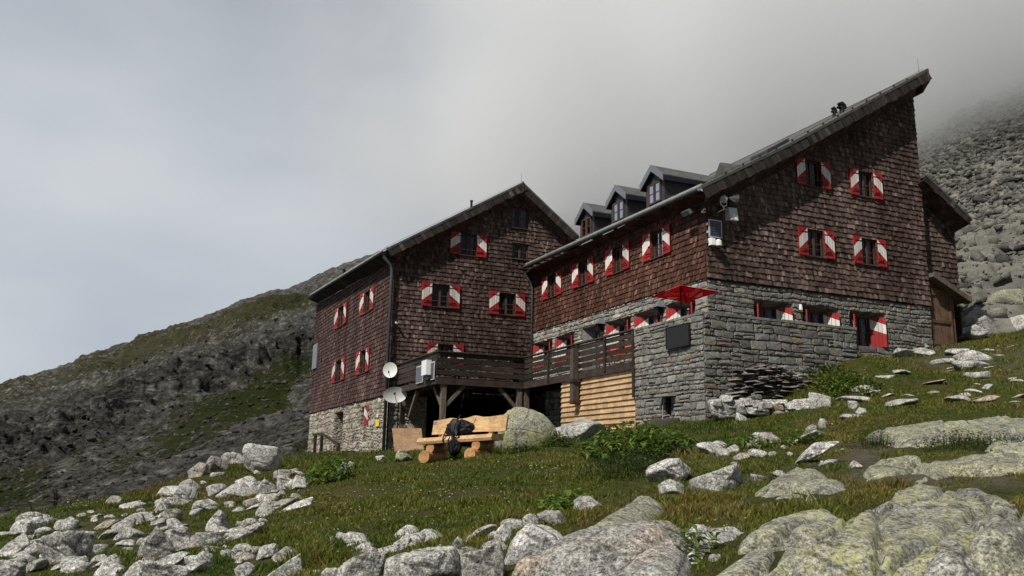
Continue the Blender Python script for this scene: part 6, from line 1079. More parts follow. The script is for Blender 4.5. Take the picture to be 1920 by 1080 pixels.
def build_fixtures():
    # parasol on the terrace: square canopy, logo print readable from above and showing through from below
    base = H2W((-1.5, -0.72, -3.1)); P = thing('parasol', 'red square parasol with pale lettering standing on the terrace behind the parapet', 'parasol', base, TH)
    apex = np.array((-1.55, -0.62, -0.51)); cs = [np.array(c) for c in ((-2.35, -0.07, -0.93), (-0.98, 0.55, -0.9), (-0.75, -1.25, -0.93), (-2.15, -1.9, -0.98))]
    Lc = np.array(W2H(at(1221, 556, 1.0) * 1)); 
    def onz(px, py, z): d = ray(px, py); t = (P0[2] + z) / d[2]; return W2H(d * t)
    L_ = onz(1221, 556, -0.95); R_ = onz(1349, 547, -1.02); N_ = onz(1288, 567, -1.05); F_ = L_ + R_ - N_; apex = (L_ + R_) / 2 + np.array([0, 0, 0.0]); ap = onz(1276, 534, -0.52); apex = np.array([(apex[0] * 2 + ap[0]) / 3, (apex[1] * 2 + ap[1]) / 3, -0.52]); apex = onz(1276, 534, -0.5)
    cs = [L_, N_, R_, F_]; m = MB(); pm = MB(); rb = MB(); vl = MB()
    for i in range(4):
        a, b = cs[i], cs[(i + 1) % 4]; n = 8
        for r in range(n):
            for q in range(n):
                f = lambda u, v: apex + ((a * (1 - v) + b * v) - apex) * u - np.array([0, 0, 0.05 * u * (1 - u) * 1.2 + 0.03 * u * 4 * v * (1 - v) * -0.0])
                m.poly([f(r / n, q / n), f((r + 1) / n, q / n), f((r + 1) / n, (q + 1) / n), f(r / n, (q + 1) / n)])
        rb.tube([apex - np.array([0, 0, 0.04]), a - np.array([0, 0, 0.025])], 0.012, 6)
    m.build('canopy', 'canopy', P, 'H', True)
    ft = bpy.data.curves.new('lettering', 'FONT'); ft.body = 'Gösser'; ft.size = 1.0; ft.align_x = 'CENTER'; ft.align_y = 'CENTER'; ft.shear = 0.15; to = bpy.data.objects.new('lettering_tmp', ft); COL.objects.link(to); bpy.context.view_layer.update()
    me = to.to_mesh(); tv = np.array([v.co[:] for v in me.vertices]); tf = [list(p.vertices) for p in me.polygons]; to.to_mesh_clear(); bpy.data.objects.remove(to); bpy.data.curves.remove(ft)
    tv = tv / (tv[:, 0].max() - tv[:, 0].min())
    for i in (0, 1, 2, 3):
        a, b = cs[i], cs[(i + 1) % 4]; e = (b - a); mid = (a + b) / 2; W_ = np.linalg.norm(e); e = e / W_; dn = mid - apex; pos = apex + dn * 0.6; dnu = dn / np.linalg.norm(dn); nr = np.cross(e, dnu); nr = nr if nr[2] > 0 else -nr
        ang = math.radians(-14); ex = e * math.cos(ang) + dnu * math.sin(ang); ey = -dnu * math.cos(ang) + e * math.sin(ang)
        sc = 0.5 * W_; off = 0.012
        for k, lift in enumerate((off, -0.06)):
            v = [pos + ex * p[0] * sc + ey * p[1] * sc + nr * lift for p in tv]; i0 = len(pm.v); pm.v.extend([tuple(x) for x in v]); pm.f.extend([[j + i0 for j in q] for q in tf]); pm.m.extend([0] * len(tf)); pm.c.extend([(1, 1, 1)] * len(tf))
            pm.poly([pos + ex * x * sc + ey * y * sc + nr * lift for x, y in ((-0.3, -0.2), (0.35, -0.24), (0.1, -0.36), (-0.2, -0.32))])
    pm.build('lettering', 'print', P, 'H'); rb.build('rib', 'iron', P, 'H')
    b0 = np.array([apex[0] + 0.0, apex[1], -3.1]); m = MB(); m.tube([b0, apex + np.array([0, 0, 0.03])], 0.025, 8); m.build('pole', 'iron', P, 'H'); m = MB(); m.tube([b0 + np.array([0, 0, 0.0]), b0 + np.array([0, 0, 0.12])], 0.28, 14); m.build('base', 'stone', P, 'H')
    # satellite dishes at the corner of the left wing
    d = thing('satellite_dish', 'small round white satellite dish above the oval one at the hut corner', 'satellite dish', H2W((-7.05, 14.1, -2.7)), TH)
    c0 = on_b(732, 694, 13.7); tocam = -c0 / np.linalg.norm(c0); nr = tocam + np.array([-0.25, 0, 0.1]); m = MB(); m.disc(c0, nr, (0, 0, 1), 0.33, 0.35, 0.07); m.build('reflector', 'plastic', d, 'W', True)
    m = MB(); nn = nr / np.linalg.norm(nr); m.tube([c0 - np.array([0, 0, 0.3]), c0 + nn * 0.3 - np.array([0, 0, 0.12])], 0.012, 6); m.tube([c0 + nn * 0.25 - np.array([0, 0, 0.14]), c0 + nn * 0.34 - np.array([0, 0, 0.08])], 0.035, 8); m.build('feed_arm', 'iron', d, 'W')
    m = MB(); m.tube([H2W((-7.18, 13.95, -2.8)), H2W((-7.18, 13.95, -2.1))], 0.03, 8); m.tube([H2W((-7.18, 13.95, -2.4)), H2W((-7.1, 14.3, -2.4))], 0.025, 6); m.tube([c0 - nn * 0.02, H2W((-7.18, 13.95, -2.34))], 0.03, 6); m.build('bracket', 'iron', d, 'W')
    d = thing('satellite_dish', 'larger oval grey satellite dish below the small round one', 'satellite dish', H2W((-6.9, 14.0, -4.2)), TH)
    c0 = on_b(740, 741, 12.95); tocam = -c0 / np.linalg.norm(c0); nr = tocam + np.array([0.12, 0, 0.15]); m = MB(); m.disc(c0, nr, (-0.08, 0, 1), 0.52, 0.36, 0.1, 28); m.build('reflector', 'grey', d, 'W', True)
    nn = nr / np.linalg.norm(nr); m = MB(); m.tube([c0 - np.array([-0.1, 0, 0.34]), c0 + nn * 0.42 + np.array([-0.05, 0, 0.0])], 0.014, 6); m.tube([c0 + nn * 0.36 + np.array([-0.05, 0, 0.0]), c0 + nn * 0.46 + np.array([-0.05, 0, 0.02])], 0.045, 10); m.build('feed_arm', 'iron', d, 'W')
    m = MB(); m.tube([H2W((-6.98, 13.2, -5.2)), H2W((-6.98, 13.2, -3.3))], 0.03, 8); m.tube([c0 - nn * 0.02, H2W((-6.98, 13.2, -3.44))], 0.035, 6); m.tube([H2W((-6.98, 13.2, -5.1)), H2W((-6.9, 14.25, -5.4))], 0.025, 6); m.build('mast', 'iron', d, 'W')
    # solar powered box on the railing
    d = thing('weather_station', 'white instrument box between two dark solar panels on the deck railing', 'instrument box', H2W((-7.05, 9.5, -3.2)), TH)
    m = MB(); m.box(-7.2, -6.99, 8.78, 9.4, -3.0, -2.4); m.build('housing', 'plastic', d, 'H')
    for b0, b1 in ((9.75, 10.6), (8.3, 8.74)):
        m = MB(); m.box(-7.03, -7.0, b0, b1, -3.22, -2.5); o = m.build('panel_frame', 'grey', d, 'H'); m = MB(); m.box(-7.045, -7.031, b0 + 0.06, b1 - 0.06, -3.17, -2.55); m.build('solar_panel', 'solar', o, 'H')
    m = MB(); m.box(-7.12, -6.98, 8.7, 9.3, -3.2, -3.02); m.build('bracket', 'iron', d, 'H')
    # things on the right wing's corner
    d = thing('solar_panel', 'framed solar panel on the shingle gable above the dome camera', 'solar panel', H2W((0.33, -0.1, 1.45)), TH)
    m = MB(); m.box(0.05, 0.6, -0.13, -0.09, 1.46, 2.1); m.build('frame', 'grey', d, 'H'); m = MB(); m.box(0.09, 0.56, -0.138, -0.131, 1.5, 2.06); m.build('cells', 'solar', d, 'H'); m = MB(); m.box(0.0, 0.05, -0.1, -0.04, 1.6, 1.68); m.box(0.0, 0.05, -0.1, -0.04, 1.9, 1.98); m.build('bracket', 'grey', d, 'H')
    d = thing('dome_camera', 'white outdoor camera with a dark dome under the solar panel', 'camera', H2W((0.3, -0.15, 1.05)), TH)
    m = MB(); m.hexa([(0.06, -0.04, 1.16), (0.3, -0.04, 1.16), (0.22, -0.24, 1.16), (0.08, -0.2, 1.16), (0.06, -0.04, 1.42), (0.3, -0.04, 1.4), (0.22, -0.24, 1.38), (0.08, -0.2, 1.42)]); m.tube([(0.36, -0.22, 1.14), (0.36, -0.22, 1.3), (0.36, -0.22, 1.37)], [0.12, 0.12, 0.05], 14); m.build('housing', 'plastic', d, 'H')
    m = MB(); m.tube([(0.36, -0.22, 1.14), (0.36, -0.22, 1.06), (0.36, -0.22, 1.01)], [0.105, 0.095, 0.04], 14); m.build('dome', 'lens', d, 'H'); m = MB(); m.tube([(0.15, -0.1, 1.16), (0.12, -0.09, 1.0), (0.22, -0.09, 0.85)], 0.012, 6); m.build('cable', 'iron', d, 'H')
    d = thing('junction_box', 'white electrical box on the shingle gable near the eave corner', 'electrical box', H2W((1.0, -0.1, 2.1)), TH)
    m = MB(); m.hexa([(0.83, -0.05, 2.16), (1.2, -0.05, 2.16), (1.2, -0.3, 2.14), (0.86, -0.3, 2.14), (0.8, -0.05, 2.6), (1.2, -0.05, 2.6), (1.2, -0.24, 2.62), (0.84, -0.24, 2.62)]); m.build('housing', 'grey', d, 'H'); m = MB(); m.poly([(0.9, -0.306, 2.17), (1.18, -0.306, 2.17), (1.05, -0.285, 2.4), (0.98, -0.283, 2.4)]); m.build('logo_patch', 'plastic', d, 'H')
    d = thing('horn_siren', 'white ring-shaped loudspeaker horn on a bracket under the eave', 'loudspeaker', H2W((0.5, -0.3, 2.5)), TH)
    m = MB(); c0 = np.array((0.5, -0.42, 2.8)); w0 = H2W(c0); ax = -w0 / np.linalg.norm(w0) + np.array([-0.2, 0, 0.0]); ax /= np.linalg.norm(ax); rr = [(-0.1, 0.07), (0.0, 0.125), (0.03, 0.135), (0.03, 0.055), (-0.05, 0.035)]; m.tube([w0 + ax * a for a, r in rr], [r for a, r in rr], 18); m.build('horn', 'plastic', d, 'W', True)
    m = MB(); m.tube([(0.36, -0.4, 2.72), (0.38, -0.4, 2.6), (0.5, -0.4, 2.54), (0.62, -0.4, 2.6), (0.64, -0.4, 2.72)], 0.018, 6); m.tube([(0.5, -0.4, 2.54), (0.5, -0.4, 2.44), (0.5, -0.05, 2.42)], 0.02, 6); m.build('bracket', 'plastic', d, 'H')
    d = thing('floodlight', 'shiny metal bell-shaped lamp right of the ring-shaped horn', 'lamp', H2W((1.05, -0.2, 2.6)), TH)
    m = MB(); m.tube([(0.78, -0.3, 2.93), (0.86, -0.3, 2.93), (0.94, -0.3, 2.94), (1.04, -0.3, 2.95), (1.1, -0.3, 2.955), (1.12, -0.3, 2.955)], [0.04, 0.09, 0.15, 0.175, 0.185, 0.185], 18); m.build('shade', 'steel', d, 'H', True); m = MB(); m.tube([(0.82, -0.3, 2.93), (0.74, -0.2, 2.9), (0.74, -0.02, 2.88)], 0.02, 6); m.box(0.8, 1.05, -0.34, -0.06, 2.66, 2.8); m.build('bracket', 'iron', d, 'H')
    d = thing('floodlight', 'flat rectangular floodlight under the right wing eave', 'lamp', H2W((-0.4, 0.4, 2.4)), TH)
    m = MB(); m.hexa([(-0.62, 0.2, 2.42), (-0.62, 0.62, 2.42), (-0.5, 0.62, 2.5), (-0.5, 0.2, 2.5), (-0.5, 0.2, 2.28), (-0.5, 0.62, 2.28), (-0.38, 0.62, 2.38), (-0.38, 0.2, 2.38)]); m.build('housing', 'fascia', d, 'H'); m = MB(); m.tube([(-0.45, 0.4, 2.45), (-0.2, 0.4, 2.62), (-0.02, 0.4, 2.62)], 0.02, 6); m.build('bracket', 'iron', d, 'H')
    d = thing('motion_sensor', 'tiny white motion sensor at the eave corner of the right wing', 'sensor', H2W((-0.1, 0.05, 2.35)), TH); m = MB(); m.hexa([(-0.14, -0.06, 2.34), (-0.02, -0.06, 2.34), (-0.02, 0.04, 2.34), (-0.14, 0.04, 2.34), (-0.12, -0.04, 2.52), (-0.02, -0.04, 2.52), (-0.02, 0.04, 2.52), (-0.12, 0.04, 2.52)]); m.build('housing', 'plastic', d, 'H'); m = MB(); m.tube([(-0.08, -0.06, 2.4), (-0.08, -0.09, 2.38)], 0.03, 8); m.build('lens', 'lens', d, 'H')
    for b, lab in ((7.15, 'grey hooded wall lamp between the ground floor openings above the deck'), (2.72, 'grey hooded wall lamp left of the parasol')):
        d = thing('wall_lamp', lab, 'lamp', H2W((-0.2, b, -1.0)), TH, 'wall lamps on the stone eave wall'); m = MB(); m.hexa([(-0.4, b - 0.2, -0.62), (-0.02, b - 0.2, -0.62), (-0.02, b + 0.2, -0.62), (-0.4, b + 0.2, -0.62), (-0.2, b - 0.05, -0.36), (-0.02, b - 0.05, -0.36), (-0.02, b + 0.05, -0.36), (-0.2, b + 0.05, -0.36)]); m.build('hood', 'fascia', d, 'H')
        m = MB(); m.box(-0.32, -0.1, b - 0.1, b + 0.1, -0.92, -0.625); m.build('lantern', 'iron', d, 'H')
    d = thing('wall_lamp', 'small white lamp between two ground floor windows of the gable', 'lamp', H2W((4.0, -0.15, -0.85)), TH); m = MB(); m.tube([(3.95, -0.18, -0.8), (3.95, -0.18, -0.6)], [0.07, 0.05], 10); m.build('shade', 'plastic', d, 'H'); m = MB(); m.tube([(3.95, -0.02, -0.72), (3.95, -0.15, -0.82)], 0.02, 6); m.build('bracket', 'iron', d, 'H')
    # red chairs glimpsed through the railing
    for k, (a, b, rz, lab) in enumerate(((-2.3, 1.9, 0.3, 'red metal chair seen through the railing beside the stone parapet'), (-2.25, 3.0, -0.2, 'second red metal chair behind the railing, further from the parapet'))):
        d = thing('chair', lab, 'chair', H2W((a, b, -3.1)), TH + rz, 'red chairs on the deck'); m = MB(); m.box(a - 0.22, a + 0.22, b - 0.22, b + 0.22, -2.67, -2.63); m.build('seat', 'orange', d, 'H'); m = MB(); m.hexa([(a + 0.2, b - 0.22, -2.5), (a + 0.23, b - 0.22, -2.5), (a + 0.23, b + 0.22, -2.5), (a + 0.2, b + 0.22, -2.5), (a + 0.26, b - 0.2, -2.26), (a + 0.29, b - 0.2, -2.26), (a + 0.29, b + 0.2, -2.26), (a + 0.26, b + 0.2, -2.26)]); m.build('backrest', 'orange', d, 'H')
        for sx in (-1, 1):
            for sy in (-1, 1): m = MB(); m.tube([(a + sx * 0.21, b + sy * 0.2, -3.105), (a + sx * 0.19, b + sy * 0.19, -2.66)] + ([(a + 0.25, b + sy * 0.19, -2.3)] if sx > 0 else []), 0.014, 6); m.build('leg', 'orange', d, 'H')
    # plywood sheet and broken slate against the walls
    p = hit(762, 848); d = MB(); Y = p[1]
    q = [at(735, 803, Y + 0.35), at(790, 803, Y + 0.35), at(795, 846, Y), at(740, 848, Y)]; q = [np.array(x) for x in q]; off = np.array([0.0, 0.03, 0.0]); d.hexa([q[3], q[2], q[2] + off, q[3] + off, q[0], q[1], q[1] + off, q[0] + off]); tag(d.build('plywood_board', 'plywood', None), 'worn plywood sheet leaning by the hut corner under the oval dish', 'board')
    p = hit(1735, 655); d = MB(); a, b, c, e = [at(x, y, p[1] - 0.3) for x, y in ((1722, 640), (1730, 639), (1742, 650), (1731, 652))]; off = np.array([0.02, 0.06, 0.03]); d.hexa([e, c, c + off, e + off, a, b, b + off, a + off]); tag(d.build('stone_tile', 'granite_pale', None), 'broken grey stone tile leaning at the foot of the gable near the porch', 'stone tile')
    # steps with handrail at the side door of the left wing
    t = thing('step_railing', 'weathered timber handrail and step planks outside the door of the rubble base', 'railing', H2W((-8.0, 28, -6.1)), TH)
    for (a, b, z1) in ((-8.0, 26.0, -4.98), (-8.0, 24.2, -5.0), (-8.0, 20.1, -5.66)): m = MB(); m.box(a - 0.07, a + 0.07, b - 0.12, b + 0.12, -6.7, z1); m.build('post', 'deck', t, 'H')
    m = MB(); m.beam((-8.0, 26.6, -4.93), (-8.0, 24.2, -4.95), 0.1, 0.12); m.beam((-8.0, 24.2, -4.95), (-8.0, 19.9, -5.6), 0.1, 0.12); m.build('handrail', 'deck', t, 'H')
    m = MB(); m.box(-8.15, -7.25, 19.6, 24.0, -6.02, -5.9); m.box(-8.2, -7.3, 24.0, 27.0, -6.5, -6.1); m.beam((-8.1, 26.0, -6.0), (-8.6, 33.0, -6.35), 0.5, 0.12); m.build('step_plank', 'deck', t, 'H')
    # timber marker at the crest of the meadow
    b = at(107, 953, 21.5); t = thing('timber_marker', 'dark spiky timber marker on the skyline of the meadow at the far left', 'marker post', b)
    s = 21.5 / F
    for (x0, y0, x1, y1, w) in ((101, 954, 102, 926, 2.2), (106, 954, 106, 918, 2.6)): m = MB(); m.tube([at(x0, y0, 21.5) - np.array([0, 0, 0.1]), at(x1, y1, 21.5)], [w * s, w * s * 0.6], 7); m.build('post', 'iron', t)
    m = MB()
    for (x0, y0, x1, y1) in ((88, 939, 106, 939), (92, 936, 92, 941), (106, 938, 115, 932), (106, 939, 114, 940), (114, 936, 114, 941), (107, 938, 103, 932), (106, 930, 100, 922), (108, 938, 109, 930), (106, 924, 108, 922), (107, 940, 112, 944)): m.tube([at(x0, y0, 21.45), at(x1, y1, 21.4)], 0.9 * s, 6)
    m.build('branch', 'iron', t)
build_fixtures()
# ------------------------------------------------------------------ two guests behind the railing (heads above the top board)
def build_person(a, b, zs, yaw, label, hair, glasses=False):
    """seated figure; zs = seat height in H frame, yaw turns the face"""
    B0 = H2W((a, b, -3.11)); t = thing('person', label, 'person', B0, TH + yaw); c, s = math.cos(TH + yaw), math.sin(TH + yaw); zb = H2W((a, b, zs))[2]
    def X(p): p = np.asarray(p); return np.stack([B0[0] + c * p[:, 0] - s * p[:, 1], B0[1] + s * p[:, 0] + c * p[:, 1], zb + p[:, 2]], 1)
    # one continuous skin: hips, chest, shoulders, neck, head (front = -y)
    R = [(-0.02, 0.17, 0.12, 0), (0.1, 0.175, 0.125, 0), (0.25, 0.16, 0.115, 0), (0.4, 0.19, 0.125, 0), (0.52, 0.21, 0.115, 0.01), (0.57, 0.17, 0.09, 0.01), (0.6, 0.07, 0.065, 0), (0.65, 0.055, 0.06, -0.01), (0.68, 0.06, 0.075, -0.025), (0.72, 0.07, 0.092, -0.03), (0.77, 0.077, 0.1, -0.03), (0.82, 0.078, 0.1, -0.025), (0.87, 0.066, 0.085, -0.02), (0.9, 0.035, 0.045, -0.02), (0.905, 0.005, 0.006, -0.02)]; n = 20; V = []; Fc = []
    for k, (z, rx, ry, oy) in enumerate(R):
        for j in range(n):
            an = 2 * math.pi * j / n; x, y = rx * math.cos(an), ry * math.sin(an) + oy
            if 0.7 < z < 0.8 and abs(math.cos(an)) < 0.32 and math.sin(an) < 0: y -= 0.022 * (1 - abs(z - 0.745) / 0.06) * (abs(math.cos(an)) < 0.2)      # nose
            if abs(z - 0.77) < 0.03 and 0.2 < abs(math.cos(an)) < 0.6 and math.sin(an) < 0: y += 0.01                                                 # eye sockets
            if abs(z - 0.77) < 0.06 and abs(math.cos(an)) > 0.97: x *= 1.13                                                                          # ears
            V.append((x, y, z))
    for k in range(len(R) - 1):
        for j in range(n): Fc.append([k * n + j, k * n + (j + 1) % n, (k + 1) * n + (j + 1) % n, (k + 1) * n + j])
    def limb(pts, rad):
        m = MB(); m.tube(pts, rad, 9); i0 = len(V); V.extend(m.v); Fc.extend([[i + i0 for i in q] for q in m.f])
    for sx in (-1, 1):
        limb([(sx * 0.19, 0, 0.51), (sx * 0.24, -0.02, 0.26), (sx * 0.17, -0.24, 0.14), (sx * 0.12, -0.34, 0.13)], [0.052, 0.042, 0.032, 0.03])
        for q in range(5): limb([(sx * (0.085 + 0.018 * q), -0.35, 0.13), (sx * (0.08 + 0.018 * q), -0.4 - 0.008 * (2 - abs(q - 2)), 0.12), (sx * (0.08 + 0.018 * q), -0.425, 0.095)], [0.011, 0.01, 0.007])
        limb([(sx * 0.09, -0.02, 0.02), (sx * 0.12, -0.42, 0.06), (sx * 0.12, -0.44, -0.36), (sx * 0.12, -0.56, -0.42)], [0.085, 0.065, 0.045, 0.04])
    new_mesh_obj('body', X(V), Fc, 'skin', smooth=True, parent=t)
    V2 = []; F2 = []
    for k, (z, rx, ry, oy) in enumerate(R[:6]):
        for j in range(n): an = 2 * math.pi * j / n; V2.append(((rx + 0.018) * math.cos(an), (ry + 0.018) * math.sin(an) + oy, z))
    for k in range(5):
        for j in range(n): F2.append([k * n + j, k * n + (j + 1) % n, (k + 1) * n + (j + 1) % n, (k + 1) * n + j])
    m = MB()
    for sx in (-1, 1): m.tube([(sx * 0.19, 0, 0.53), (sx * 0.24, -0.02, 0.26), (sx * 0.18, -0.22, 0.145)], [0.068, 0.056, 0.046], 9); m.tube([(sx * 0.09, -0.02, 0.02), (sx * 0.12, -0.42, 0.06), (sx * 0.12, -0.44, -0.34)], [0.1, 0.08, 0.06], 9)
    i0 = len(V2); V2 += m.v; F2 += [[i + i0 for i in q] for q in m.f]; new_mesh_obj('clothing', X(V2), F2, 'jacket', smooth=True, parent=t)
    v, f = ICO[3]; q = v * np.array([0.09, 0.112, 0.1]) + np.array([0, -0.015, 0.815]); k = (q[:, 1] < -0.055) & (q[:, 2] < 0.845); q[k] = q[k] * np.array([0.7, 0.55, 1]) + np.array([0, 0.0, 0]); q += (0.006 * fbm(v[:, 0] * 9, v[:, 1] * 9, v[:, 2] * 3, 3))[:, None] * v; kk = q[:, 2] < 0.74; q[kk, 2] = 0.74; new_mesh_obj('hair', X(q), f, hair, smooth=True, parent=t)
    if glasses:
        m = MB()
        for sx in (-1, 1): m.box(sx * 0.038 - 0.028, sx * 0.038 + 0.028, -0.142, -0.128, 0.75, 0.79)
        m.box(-0.08, 0.08, -0.132, -0.126, 0.782, 0.79); m.v = [tuple(x) for x in X(m.v)]; m.build('sunglasses', 'blackcloth', t)
build_person(-6.45, 9.75, -2.64, math.radians(-40), 'person with brown hair and dark glasses looking over the deck railing', 'hairbrown', True)
build_person(-6.05, 9.3, -2.8, math.radians(30), 'person with dark hair, only the crown showing above the front railing', 'hairdark')
# ------------------------------------------------------------------ plants, grass, flowers
def leaf_cluster(name, px, py, rad, hgt, n, label, cols, seed, cat='plant', leaf=0.16, Y=None, group=None, wid=0.42):
    r = np.random.default_rng(seed); b = hit(px, py) if Y is None else at(px, py, Y); V = []; Fc = []; Cc = []
    for k in range(n):
        az = r.uniform(0, 6.283); q = rad * math.sqrt(r.random()); x = b[0] + q * math.cos(az); y = b[1] + q * math.sin(az); z0 = gz(x, y); top = hgt * (1 - 0.75 * (q / rad) ** 2) * r.uniform(0.25, 1.05)
        L = leaf * r.uniform(0.6, 1.35); w = L * wid * r.uniform(0.7, 1.2); da = r.uniform(0, 6.283); dz = r.uniform(-0.45, 0.75); d = np.array([math.cos(da) * math.cos(dz), math.sin(da) * math.cos(dz), math.sin(dz)]); sd = np.cross(d, [0, 0, 1.0]); sd /= np.linalg.norm(sd) + 1e-9; up = np.cross(sd, d)
        o = np.array([x, y, z0 + top]); i = len(V); fold = 0.18 * w
        V += [tuple(o), tuple(o + d * L * 0.45 + sd * w / 2 + up * fold), tuple(o + d * L * 0.5), tuple(o + d * L * 0.45 - sd * w / 2 + up * fold), tuple(o + d * L - up * 0.25 * L)]; Fc += [[i, i + 1, i + 2], [i, i + 2, i + 3], [i + 1, i + 4, i + 2], [i + 2, i + 4, i + 3]]
        c = np.array(cols[r.integers(len(cols))]) * r.uniform(0.6, 1.4); Cc += [c] * 4
    for k in range(max(3, n // 12)):
        az = r.uniform(0, 6.283); q = rad * 0.6 * math.sqrt(r.random()); x = b[0] + q * math.cos(az); y = b[1] + q * math.sin(az); z0 = gz(x, y); i = len(V); h = hgt * 0.8; V += [(x - 0.006, y, z0 - 0.03), (x + 0.006, y, z0 - 0.03), (x + 0.02, y + 0.01, z0 + h)]; Fc += [[i, i + 1, i + 2]]; Cc += [np.array(cols[0]) * 0.8]
    o = new_mesh_obj(name, V, Fc, 'leaf', col=Cc); tag(o, label, cat, group)
GR = [(0.09, 0.15, 0.02), (0.07, 0.125, 0.02), (0.12, 0.16, 0.03)]; DK = [(0.03, 0.055, 0.014), (0.045, 0.07, 0.018), (0.024, 0.04, 0.012)]; LT = [(0.13, 0.2, 0.03), (0.09, 0.16, 0.025)]
leaf_cluster('dock_plant', 613, 902, 0.5, 0.5, 420, 'bright green leafy dock plant among stones below the left wing', LT + GR[:1], 1, leaf=0.15)
leaf_cluster('dock_plant', 1190, 858, 1.0, 0.62, 900, 'large leafy dock clump in front of the boarding and terrace corner', GR, 2, leaf=0.2)
leaf_cluster('dock_plant', 1245, 835, 0.7, 0.35, 420, 'lower leafy clump right of the large dock clump', GR, 3, leaf=0.18)
leaf_cluster('dwarf_shrub', 1160, 893, 0.62, 0.42, 900, 'dark small-leaved dwarf shrub below the large dock clump', DK, 4, 'shrub', 0.06)
leaf_cluster('dwarf_shrub', 1215, 880, 0.5, 0.38, 700, 'second dark dwarf shrub touching the pale peaked rock', DK, 5, 'shrub', 0.06)
leaf_cluster('dock_plant', 1062, 955, 0.3, 0.2, 120, 'small leafy rosette beside the bluish dark wedge-shaped rock', LT, 6, leaf=0.14)
leaf_cluster('dock_plant', 1042, 838, 0.45, 0.3, 260, 'leafy clump at the right foot of the lichened boulder', DK + GR, 7, leaf=0.14)
leaf_cluster('dock_plant', 1602, 735, 0.75, 0.3, 420, 'bright leafy clump on the bank right of the slate stack', LT + GR, 8, leaf=0.17)
leaf_cluster('dock_plant', 1545, 712, 0.9, 0.3, 420, 'leafy bank vegetation against the terrace wall right of the slates', GR, 9, leaf=0.16)
leaf_cluster('dwarf_shrub', 1822, 842, 0.75, 0.28, 1100, 'dark heather-like shrub under the long yellowish slab', DK, 10, 'shrub', 0.05)
leaf_cluster('dwarf_shrub', 1638, 836, 0.42, 0.26, 520, 'dark dwarf shrub at the left tip of the long yellowish slab', DK, 11, 'shrub', 0.05)
leaf_cluster('dock_plant', 1400, 842, 0.45, 0.25, 240, 'leafy patch above the small grey stone on the terrace lawn', GR, 12, leaf=0.13)
leaf_cluster('dock_plant', 1395, 778, 0.5, 0.2, 260, 'bright leafy patch growing at the foot of the low dry stone wall', LT, 13, leaf=0.13)
leaf_cluster('dock_plant', 1500, 832, 0.5, 0.2, 260, 'leafy patch left of the bright white boulder', GR, 14, leaf=0.13)
leaf_cluster('dock_plant', 985, 848, 0.35, 0.16, 160, 'low leafy tuft in the shade beside the right end of the bench', DK, 15, leaf=0.1)
leaf_cluster('dock_plant', 1250, 1045, 0.35, 0.18, 260, 'tufty leaves under the overhanging end of the rust-stained slab', GR, 16, leaf=0.09)
